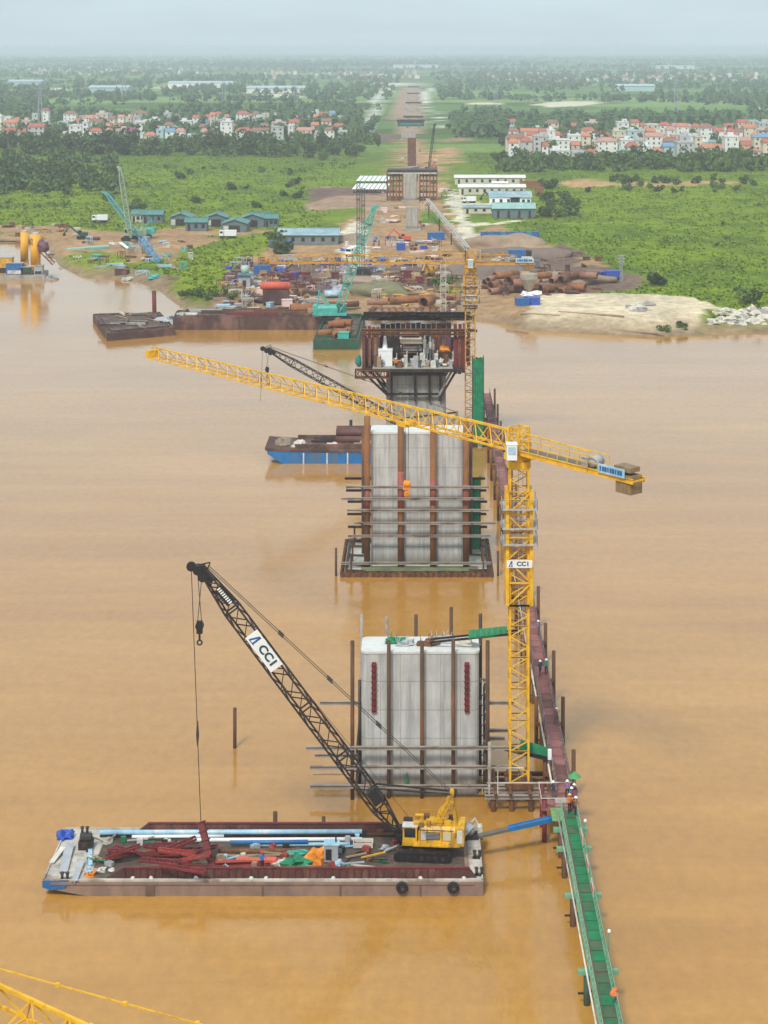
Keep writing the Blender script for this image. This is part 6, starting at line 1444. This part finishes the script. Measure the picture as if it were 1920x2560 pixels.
for i, (px, py, L_, W_, y_) in enumerate(((345, 557, 5, 6, 0), (380, 558, 8, 7, 0), (430, 562, 11, 8, 1), (518, 563, 10, 8, 1), (490, 578, 8, 6, 0), (560, 578, 12, 9, 1), (605, 564, 12, 9, 1), (648, 565, 8, 7, 0), (678, 568, 5, 5, 0))):
    hut(px, py, L_, W_, 3.4, cream if i in (0, 7) else bluewall, tealroof, 'teal roofed site hut, %s from the left in the left camp' % ORDN[i + 1], 1.5, -math.pi / 2 if y_ else 0, group='teal roofed huts of the left camp', windows=2, gab=y_)
hut(770, 612, 21, 14, 3.4, mat('hangar_wall', (.16, .2, .2), .7, .3, .6), blueroof, 'wide blue grey roofed hangar in the left yard', 1.6, windows=5, cat='hangar')
hut(1225, 462, 35, 10, 3.6, cream, mat('roof_white', (.72, .72, .68), .6, .2, .2), 'rear long white roofed shed right of the axis', .9, cat='shed', windows=8, group='long white sheds')
hut(1230, 487, 31, 9, 3.6, cream, mat('roof_white', (.7, .7, .66)), 'front long white roofed shed right of the axis', .9, cat='shed', windows=8, group='long white sheds')
hut(1250, 474, 7, 6, 3.2, white, white, 'small white cabin between the two long white sheds', .4)
hut(1262, 516, 13, 9, 4.2, white, blueroof, 'left teal grey roofed house of the right camp', 2.0, group='houses of the right camp'); hut(1302, 516, 9, 9, 4.0, white, blueroof, 'right teal grey roofed house of the right camp', 2.2, group='houses of the right camp')
hut(1285, 546, 17, 10, 4.0, bluewall, mat('roof_pale_teal', (.28, .46, .42), .6, .25, .3), 'open front pavilion with pale teal roof on the right', 1.8, group='houses of the right camp', windows=1, doors=3); hut(1200, 534, 14, 4, 2.6, cream, blueroof, 'long low blue roofed lean-to left of the pavilion', .5, group='houses of the right camp')
# zigzag white sheds left of the axis
for r_, (py, xa, xb, n) in enumerate(((462, 893, 975, 7), (483, 883, 972, 8))):
    for i in range(n):
        px = xa + (xb - xa) * (i + .5) / n; p = at(px, py); t = thing('tilted_panel', 'tilted white roof panel in the %s row left of axis, %s from the left' % (('rear', 'front')[r_], ORDN[i + 1]), 'roof panel', p, 'rows of tilted white panels')
        w_ = (xb - xa) / n * p.y / F * .8; m = MB(); m.add([p + V((-w_ / 2 - .8, 0, 2.0)), p + V((w_ / 2 - .8, 0, 2.0)), p + V((w_ / 2 + .8, 16, 3.4)), p + V((-w_ / 2 + .8, 16, 3.4)), p + V((-w_ / 2 - .8, 0, 1.85)), p + V((w_ / 2 - .8, 0, 1.85)), p + V((w_ / 2 + .8, 16, 3.25)), p + V((-w_ / 2 + .8, 16, 3.25))], [(0, 1, 2, 3), (7, 6, 5, 4), (0, 4, 5, 1), (1, 5, 6, 2), (2, 6, 7, 3), (3, 7, 4, 0)]); m.obj('sheet', white, t)
        MB().box(p + V((-.8, .4, .9)), (.3, .3, 1.9)).obj('leg', dark, t); MB().box(p + V((.6, 15.5, 1.5)), (.3, .3, 3.4)).obj('leg', dark, t)
for i, (px, py, L_) in enumerate(((1330, 470, 12), (1348, 487, 4))):
    container(px, py, L_, 3.5, rustorange, ('long', 'short')[i] + ' orange brown box right of the white sheds')
# concrete piers and works on land along the axis
def land_pier(px0, px1, ytop, ybase, label, mt, dep=3.5):
    g = at((px0 + px1) / 2, ybase); k = g.y / F; t = thing('land_pier', label, 'bridge pier', g, 'bridge piers standing on land'); MB().prism(pier_plan((px0 - VX) * k, (px1 - VX) * k, g.y, g.y + dep, .5), 0, CH - (ytop - VY) * k).obj('shaft', mt, t); MB().box(g + V((0, dep / 2, .3)), ((px1 - px0) * k + 2, dep + 2, .8)).obj('footing', concrete_dk, t); return t
land_pier(1014, 1046, 518, 576, 'bare grey pier standing on land behind the yard', concrete2); land_pier(1010, 1042, 434, 505, 'grey pier between brick red scaffolds on land', concrete2); land_pier(1019, 1040, 345, 418, 'far reddish pier on the axis', rust); land_pier(1003, 1040, 330, 350, 'far pier below the dark green box', concrete2)
t = thing('brick_scaffold', 'brick red scaffold towers under a dark deck on the axis', 'scaffold', at(1030, 500)); k = at(1030, 500).y
for i, (xa, xb) in enumerate(((968, 1006), (1050, 1092))):
    for j in range(6):
        x = ((xa + (xb - xa) * j / 5) - VX) * k / F
        for y in (k - 2, k + 5): MB().box((x, y, 8), (.55, .55, 13)).obj('tower_leg', rustorange if j % 2 else rust, t)
    for z in (3, 5.5, 8, 10.5, 13): MB().box((((xa + xb) / 2 - VX) * k / F, k + 1.5, z), ((xb - xa) * k / F, 7.4, .35)).obj('scaffold_level', rust if z != 8 else timber, t)
MB().box(((1031 - VX) * k / F, k + 1.5, 15.2), (22.5, 10, 1.4)).obj('deck', dark, t); MB().box(((1031 - VX) * k / F, k - 3.6, 14.4), (22, .3, .5)).obj('edge_beam', dirtywhite, t); MB().box(((1030 - VX) * k / F, k - 1.9, 12.5), (5.2, .4, 3.6)).obj('dark_panel', dark, t)
t = thing('netted_formwork', 'far dark green netted box on the axis pier', 'formwork', at(1027, 348)); g = at(1027, 348); MB().box(g + V((0, 2, 11.5)), (20, 8, 3.6)).obj('net_box', mat('net_dark', (.03, .1, .09), .8, .3, .5), t); MB().box(g + V((0, 2, 14)), (21, 9, 1.4)).obj('top_deck', dark, t); MB().box(g + V((0, -2.1, 11.5)), (16, .3, .6)).obj('teal_band', teal, t)
for i in range(7):
    y = 1500 + i * 190; x = -4 - i * .4
    t = thing('land_pier', 'tiny far pier in the axis row beyond the netted box, %s from the camera' % ORDN[i + 1], 'bridge pier', (x, y, LZ), 'far axis piers'); 
    for s in (-5, 5): MB().box((x + s, y, LZ + 4.5), (2, 2, 9)).obj('column', concrete2, t)
    MB().box((x, y, LZ + 9.8), (17, 3, 1.6)).obj('cap_beam', concrete2 if i % 2 else dark, t)
# ------------------------------------------------------------------ villages
roofs = [(mat('roof_red', (.42, .12, .07), .7, .3, .4, c2=(.3, .1, .06), amt=.4), 'red tiled roof'), (mat('roof_orange', (.50, .19, .10), .7, .3, .4), 'orange tiled roof'), (mat('roof_pink', (.48, .24, .19), .7, .25, .4), 'faded pink roof'),
         (mat('roof_grey', (.30, .31, .32), .7, .25, .4), 'flat grey roof'), (mat('roof_paleblue', (.42, .50, .54), .6, .2, .4), 'flat pale roof'), (mat('roof_maroon', (.26, .05, .09), .6, .2, .4), 'maroon roof'), (mat('roof_brown', (.26, .13, .09), .7, .3, .4), 'brown tiled roof'), (mat('roof_bluemetal', (.15, .28, .42), .6, .2, .4), 'blue metal roof')]
walls = [(mat('wall_white', (.74, .73, .69), .8, .15, .4), 'white'), (mat('wall_cream', (.66, .58, .44), .8, .15, .4), 'cream'), (mat('wall_grey', (.48, .48, .46), .8, .2, .4), 'grey'), (mat('wall_pink', (.62, .46, .40), .8, .15, .4), 'pinkish'), (mat('wall_teal', (.40, .55, .54), .8, .15, .4), 'pale teal')]
WINM = {}
def house(p, w_, d_, fl, ri, wi, hip, label, group, parts=True, tall=False):
    h_ = fl * 3.0; mr, rn = roofs[ri]; mw, wn = walls[wi]; t = thing('house', label, 'house', p, group)
    MB().box(p + V((0, d_ / 2, h_ / 2 - .5)), (w_, d_, h_ + 1)).obj('wall', mw, t)
    m = MB(); z = p.z + h_; e = .5
    if ri in (3, 4):
        m.box(p + V((0, d_ / 2, h_ + .12)), (w_ + .5, d_ + .5, .3)); r_ = m.obj('roof', mr, t)
        for a, c in (((-1, 0), (1, 0)), ((-1, 1), (1, 1)), ((-1, 0), (-1, 1)), ((1, 0), (1, 1))): MB().bar(p + V((a[0] * w_ / 2, a[1] * d_, h_ + .6)), p + V((c[0] * w_ / 2, c[1] * d_, h_ + .6)), .2, .7).obj('parapet', mw, r_)
        if random.random() < .6: MB().box(p + V((w_ * random.uniform(-.25, .25), d_ * .6, h_ + 1.5)), (w_ * .4, d_ * .35, 2.6)).obj('stair_head', mw, t)
        if random.random() < .4: MB().tube(p + V((w_ * .2, d_ * .4, h_ + .3)), p + V((w_ * .2, d_ * .4, h_ + 2.0)), .7, 8).obj('water_tank', greybox, t)
    else:
        k = 2.3 if not hip else 2.5; i_ = w_ * .28 if hip else 0
        vs = [p + V((-w_ / 2 - e, -e, h_)), p + V((w_ / 2 + e, -e, h_)), p + V((w_ / 2 + e, d_ + e, h_)), p + V((-w_ / 2 - e, d_ + e, h_)), p + V((-w_ / 2 - e + i_ + (e if not hip else 0), d_ / 2, h_ + k)), p + V((w_ / 2 + e - i_ - (e if not hip else 0), d_ / 2, h_ + k))]
        m.add(vs, [(0, 1, 5, 4), (2, 3, 4, 5), (1, 2, 5), (3, 0, 4), (3, 2, 1, 0)]); r_ = m.obj('roof', mr, t)
        MB().bar(vs[4] + V((0, 0, .1)), vs[5] + V((0, 0, .1)), .35, .2).obj('ridge_cap', mr, r_)
    if parts:
        n = max(1, int(w_ / 3.6)); ww = (.8, 1.0, 1.3)[int(w_ * 7) % 3]
        if ww not in WINM: WINM[ww] = MB().box((0, 0, 0), (ww, .3, 1.25)).mesh('window', glass)
        for f in range(fl):
            for i in range(n):
                o = bpy.data.objects.new('window', WINM[ww]); COL.objects.link(o); o.parent = t; o.location = (-w_ / 2 + (i + .5 + random.uniform(-.15, .15)) * w_ / n, -.02, f * 3.0 + 1.6)
    return t
SPOTS = []      # house footprints, so that trees keep clear
def village(name, where, rows, xr, density, par, seed, gaps=()):
    random.seed(seed)
    for ri_, (py, rn) in enumerate(rows):
        px = xr[0] + random.uniform(0, 15); n = 0
        while px < xr[1]:
            g = at(px, py + random.uniform(-3, 3)); k = F / g.y; w_ = random.choice((random.uniform(4, 7), random.uniform(6, 13))); step = w_ * k + random.uniform(1, 13) * density
            if not any(a < px < b_ for a, b_ in gaps):
                n += 1; fl = random.choices((1, 2, 3, 4), (4, 5, 3, .5))[0]; r_ = random.choices(range(8), (5, 3, 2, 5, 6, .8, 2.5, .8))[0]; wl = random.choices(range(5), (6, 3, 3, 2, 1))[0]
                lb_ = '%s house with %s, %s from left, %s row of %s' % (walls[wl][1], roofs[r_][1], ordn(n), rn, where)
                g.x += w_ / 2; house(g, w_, random.uniform(8, 13), fl, r_, wl, random.random() < .5, lb_, 'houses of the ' + where, par); SPOTS.append((g.x, g.y))
            px += step
village('r', 'right village', ((391, 'front'), (376, 'second'), (361, 'third'), (347, 'fourth'), (334, 'rear')), (1262, 1935), .55, True, 5, ((1500, 1530),))
village('l', 'left village', ((347, 'front'), (334, 'second'), (321, 'third'), (309, 'rear')), (-15, 850), .8, True, 8, ((120, 140), (860, 1000)))
village('fr', 'far right town', ((204, 'front'), (193, 'rear')), (1215, 1930), 1.2, False, 15)
village('fc', 'far middle town', ((197, 'front'), (188, 'rear')), (650, 1040), 1.4, False, 16)
village('fl', 'far left town', ((186, 'front'), (176, 'rear')), (60, 520), 3.2, False, 17)
random.seed(99)
for i, (px, py, L_, mt) in enumerate(((690, 233, 90, 0), (500, 219, 110, 0), (1040, 170, 150, 0), (1690, 172, 120, 0), (1590, 228, 60, 4), (60, 215, 60, 4), (270, 232, 60, 4))):
    g = at(px, py); t = thing('factory_shed', 'pale distant factory shed, %s of seven across the plain' % ORDN[i + 1], 'shed', g, 'distant factory sheds'); MB().box(g + V((0, 20, 4)), (L_, 40, 8)).obj('wall', walls[mt][0], t); MB().exty([(-L_ / 2 - 1, 8), (L_ / 2 + 1, 8), (L_ / 2 - 2, 11), (-L_ / 2 + 2, 11)], -1, 41)
    m = MB(); m.add([g + V((-L_ / 2 - 1, -1, 8)), g + V((L_ / 2 + 1, -1, 8)), g + V((L_ / 2 + 1, 41, 8)), g + V((-L_ / 2 - 1, 41, 8)), g + V((-L_ / 2, 20, 11)), g + V((L_ / 2, 20, 11))], [(0, 1, 5, 4), (2, 3, 4, 5), (1, 2, 5), (3, 0, 4)]); m.obj('roof', roofs[4][0], t)
for i, (px, py, h_) in enumerate(((100, 330, 40), (560, 270, 45), (1240, 292, 40), (1690, 300, 42), (1553, 702, 7.5), (740, 268, 38), (310, 255, 50))):
    g = at(px, py); t = thing('lattice_pylon', 'thin grey pylon, %s from the left on the plain' % ORDN[(0, 3, 5, 7, 6, 4, 2)[i] if i else 1] , 'pylon', g, 'thin pylons on the plain'); MB().truss(g, g + V((0, 0, h_)), h_ * .12, h_ * .12, 8, h_ * .006 + .05, .1, up=V((0, 1, 0)), w2=.6, h2=.6).obj('tower', greybox, t)
    for k in (.75, .88, .98): MB().bar(g + V((-h_ * .12, 0, h_ * k)), g + V((h_ * .12, 0, h_ * k)), .3).obj('cross_arm', greybox, t)

# ------------------------------------------------------------------ trees
def leafmat(name, c, c2):
    m = bpy.data.materials.new(name); m.use_nodes = True; t = m.node_tree; N = t.nodes; L = t.links; b_ = N['Principled BSDF']
    oi = N.new('ShaderNodeObjectInfo'); tc = N.new('ShaderNodeTexCoord'); n = N.new('ShaderNodeTexNoise'); n.inputs['Scale'].default_value = .5; n.inputs['Detail'].default_value = 4
    L.new(tc.outputs['Object'], n.inputs[0]); ad = N.new('ShaderNodeMath'); ad.operation = 'MULTIPLY_ADD'; ad.inputs[1].default_value = .55; L.new(oi.outputs['Random'], ad.inputs[0]); 
    ms = N.new('ShaderNodeMath'); ms.operation = 'MULTIPLY'; ms.inputs[1].default_value = .7; L.new(n.outputs[0], ms.inputs[0]); L.new(ms.outputs[0], ad.inputs[2])
    r_ = N.new('ShaderNodeValToRGB'); e = r_.color_ramp.elements; e[0].position = .25; e[1].position = .85; e[0].color = c + (1,); e[1].color = c2 + (1,); L.new(ad.outputs[0], r_.inputs[0]); L.new(r_.outputs[0], b_.inputs['Base Color'])
    b_.inputs['Roughness'].default_value = .7; b_.inputs['Specular IOR Level'].default_value = .2
    return m
leafA = leafmat('leaves_dark', (.025, .055, .018), (.07, .12, .03)); leafF = leafmat('leaves_far', (.035, .08, .03), (.09, .16, .05)); leafB = leafmat('leaves_mid', (.05, .10, .02), (.12, .19, .04)); bark = mat('bark', (.12, .085, .06), .9, .3, 2)
def crown_arr(R_, H_, n, q, seed):
    r = np.random.default_rng(seed); lob = r.normal(size=(7, 3)) * np.array([R_ * .45, R_ * .45, H_ * .25]); lr = r.uniform(.45, .75, 7)
    k = r.integers(0, 7, n); d = r.normal(size=(n, 3)); d /= np.linalg.norm(d, axis=1)[:, None]; rad = r.uniform(.55, 1, n) ** .5
    c = lob[k] + d * (rad * lr[k])[:, None] * np.array([R_, R_, H_ * .55]); c[:, 2] += H_ * .6
    a = r.normal(size=(n, 3)); a /= np.linalg.norm(a, axis=1)[:, None]; b_ = np.cross(a, r.normal(size=(n, 3))); b_ /= np.linalg.norm(b_, axis=1)[:, None]
    s = (q * r.uniform(.6, 1.3, n))[:, None]
    v = np.stack([c - a * s - b_ * s * .5, c + a * s * .2 - b_ * s * .9, c + a * s + b_ * s * .4, c - a * s * .3 + b_ * s * .9], 1); v[..., 2] = np.maximum(v[..., 2], .25)
    return v
def arr_mesh(name, v, m_):
    n = len(v); me = bpy.data.meshes.new(name); me.vertices.add(n * 4); me.vertices.foreach_set('co', v.reshape(-1).astype(np.float32)); me.loops.add(n * 4); me.loops.foreach_set('vertex_index', np.arange(n * 4)); me.polygons.add(n); me.polygons.foreach_set('loop_start', np.arange(n) * 4); me.update(); me.materials.append(m_); return me
CR = [(arr_mesh('crown', crown_arr(3.4 + i * .3, 7 + i % 3 * 1.4, 420, .75, i), leafA if i % 2 == 0 else leafB)) for i in range(6)]
BU = [(arr_mesh('crown', crown_arr(2.4, 2.6 + i * .4, 260, .5, 20 + i), leafB if i % 2 else leafA)) for i in range(4)]
def trunk_mesh(h_, r_):
    m = MB(); m.tube((0, 0, -.5), (0, 0, h_), r_, 7, r_ * .5)
    for a in range(4): m.tube((0, 0, h_ * .6), (math.cos(a * 1.6) * h_ * .35, math.sin(a * 1.6) * h_ * .35, h_ * 1.15), r_ * .4, 5, r_ * .2)
    return m.mesh('trunk', bark)
TR = trunk_mesh(4.5, .28); TRB = trunk_mesh(1.2, .12)
def tree(p, s, proto, label, group, bush=False):
    t = thing('shrub' if bush else 'tree', label, 'shrub' if bush else 'tree', p, group); t.rotation_euler = (0, 0, random.random() * 6.28); t.scale = (s * random.uniform(.85, 1.2), s * random.uniform(.85, 1.2), s * random.uniform(.85, 1.15))
    for nm, me in (('trunk', TRB if bush else TR), ('crown', proto)): o = bpy.data.objects.new(nm, me); COL.objects.link(o); o.parent = t
def grove(where, n, xr, yr, sc_, protos, bush=False, poly=None, dark=None):
    pts = sorted((random.uniform(*xr), random.uniform(*yr)) for _ in range(n))
    for i, (px, py) in enumerate(pts):
        p = at(px, py); tree(p, random.uniform(*sc_), random.choice(protos), '%s %s, %s from the left' % ('leafy shrub' if bush else 'round crowned tree', where, ordn(i + 1)), ('shrubs ' if bush else 'trees ') + where, bush)
grove('in the belt before the left village', 64, (-5, 690), (362, 390), (.6, 1.15), CR[:3] + CR[4:5])
grove('at the right end of the left village belt', 20, (690, 955), (358, 402), (.5, .95), CR)
grove('in the dark wood left of the left field', 40, (-5, 290), (418, 482), (.5, .95), CR)
grove('in the belt before the right village', 60, (1245, 1930), (404, 426), (.5, .95), CR)
grove('among the right village houses', 30, (1250, 1930), (338, 396), (.45, .85), CR)
tree(at(1515, 376), 1.3, CR[0], 'largest dark tree standing amid the right village houses', 'trees among the right village houses')
grove('among the left village houses', 26, (0, 860), (312, 350), (.5, .9), CR)
grove('in the open left field', 24, (180, 760), (408, 530), (.5, 1.0), BU, True)
grove('beside the white sheds on the right', 18, (1360, 1440), (465, 545), (.7, 1.3), BU, True)
grove('in the right meadow', 6, (1440, 1920), (480, 700), (.25, .5), BU, True)
grove('along the right field edge', 30, (1460, 1930), (448, 482), (.5, 1.0), BU, True)
grove('on the bank above the moored barge', 14, (440, 610), (722, 750), (.3, .6), BU[1::2], True)
grove('along the camp edge by the hangar', 9, (685, 720), (600, 650), (.7, 1.2), BU, True)
tree(at(1878, 760), 1.2, BU[1], 'big dark shrub at the right end of the sand bank', 'shrubs on the right bank', True); tree(at(1640, 712), 1.2, BU[0], 'wide dark shrub at the end of the brown strip', 'shrubs on the right bank', True); tree(at(1705, 824, .6), .55, BU[3], 'green shrub at the water beside the pale boulders', 'shrubs on the right bank', True); tree(at(1660, 832, .4), .5, BU[1], 'low green shrub at the water left of the boulders', 'shrubs on the right bank', True); tree(at(1110, 720), 1.0, BU[1], 'bright shrub behind the far crane mast', 'shrubs on the right bank', True)
# far woods: one mass
def scatter(name, n, xf, yf, keep, R_, H_, quads, q, m_, seed):
    r = np.random.default_rng(seed); y = yf(r, n); x = xf(r, n, y); k = keep(x, y, r); x = x[k]; y = y[k]; base = [crown_arr(R_, H_, quads, q, seed + 50 + i) for i in range(5)]
    out_ = []
    for i in range(5):
        sel = np.arange(len(x)) % 5 == i; s = r.uniform(.7, 1.3, sel.sum()); v = base[i][None] * s[:, None, None, None]; v = v + np.stack([x[sel], y[sel], np.full(sel.sum(), LZ - .4)], -1)[:, None, None, :]; out_.append(v.reshape(-1, 4, 3))
    me = arr_mesh(name, np.concatenate(out_), m_); o = bpy.data.objects.new(name, me); COL.objects.link(o); o['kind'] = 'stuff'; return o
SPA = np.array(SPOTS)
def clear(x, y):
    k = np.ones(len(x), bool)
    for sx, sy in SPOTS: k &= ~((np.abs(x - sx) < 9) & (y < sy + 12) & (y > sy - 14))
    for col_, poly in ZONES:
        if col_ is PALE or col_ is PAVE or col_ is TAN or col_ is DIRT or col_ is PINK: k &= ~inpoly(x, y, gpoly(poly))
    k &= ~((np.abs(x + 4) < 34) & (y < 4800)); return k
tag(scatter('far_woods', 15000, lambda r, n, y: r.uniform(-.27, .23, n) * y, lambda r, n: 1320 * (9000 / 1320) ** (r.random(n) ** 1.0), lambda x, y, r: (fbm(x / 240, y / 140, 40, 3) > np.where(y < 1750, .53, .53)) & clear(x, y), 4.4, 6.5, 16, 2.3, leafF, 3), 'dark far woods covering the plain behind the villages', 'woods')
tag(scatter('hazy_woods', 5000, lambda r, n, y: r.uniform(-.28, .24, n) * y, lambda r, n: 6000 * (13000 / 6000) ** r.random(n), lambda x, y, r: fbm(x / 600, y / 500, 44, 3) > .45, 9, 9, 10, 6.0, leafA, 4), 'hazy woods on the horizon', 'woods')
tag(scatter('brush', 4500, lambda r, n, y: r.uniform(-.25, .21, n) * y, lambda r, n: r.uniform(460, 1330, n), lambda x, y, r: ((fbm(x / 45, y / 45, 46, 3) > np.where(x > 25, .76, .68))) & clear(x, y) & (y > shore(x) + 14) & ~inpoly(x, y, gpoly(ZONES[1][1])) & ~inpoly(x, y, gpoly(ZONES[11][1])) & ~inpoly(x, y, gpoly(ZONES[3][1])) & ~inpoly(x, y, gpoly(ZONES[8][1])), 1.5, 1.5, 14, .5, leafB, 5), 'low brush and tall grass clumps across the green fields', 'brush')
def belt(name, n, xr, yr, seed, label, lm=None):
    r = np.random.default_rng(seed); px = r.uniform(*xr, n); py = r.uniform(*yr, n); d = F * (CH - LZ) / (py - VY); X_ = (px - VX) * d / F
    tag(scatter(name, n, lambda r_, n_, y: X_, lambda r_, n_: d, lambda x, y, r_: clear(x, y), 3.4, 6.0, 70, 1.0, lm or leafA, seed), label, 'trees')
belt('belt_trees', 150, (-10, 960), (350, 392), 61, 'continuous dark tree belt before the left village'); belt('belt_trees', 90, (1240, 1940), (398, 432), 62, 'continuous tree belt before the right village', leafB); belt('wood_trees', 80, (-10, 285), (405, 486), 63, 'dark wood mass left of the left field', leafF)
def gk(x, y, r):
    k = (y > shore(x) + 9) & clear(x, y)
    for i in (1, 2, 3, 5, 8, 11): k &= ~inpoly(x, y, gpoly(ZONES[i][1]))
    return k
grassl = leafmat('grass_blades', (.11, .19, .008), (.19, .265, .010))
tag(scatter('tall_grass', 20000, lambda r, n, y: r.uniform(-.25, .21, n) * y, lambda r, n: 440 * (1150 / 440) ** r.random(n), gk, 1.6, .7, 7, .42, grassl, 6), 'tall green grass over the riverside meadows', 'grass')

# ------------------------------------------------------------------ haze
hz = bpy.data.materials.new('haze'); hz.use_nodes = True; N = hz.node_tree.nodes; N.clear(); oo = N.new('ShaderNodeOutputMaterial'); pv = N.new('ShaderNodeVolumePrincipled')
pv.inputs['Color'].default_value = (.80, .87, 1.0, 1); pv.inputs['Density'].default_value = .000175; pv.inputs['Anisotropy'].default_value = .0
hz.node_tree.links.new(pv.outputs[0], oo.inputs['Volume'])
m = MB(); m.box((0, 19500, 35.5), (22000, 41500, 81)); o = m.obj('haze', hz, None, org=V((0, 0, 0))); tag(o, 'thin pale haze over the river and the plain', 'haze', kind='stuff')
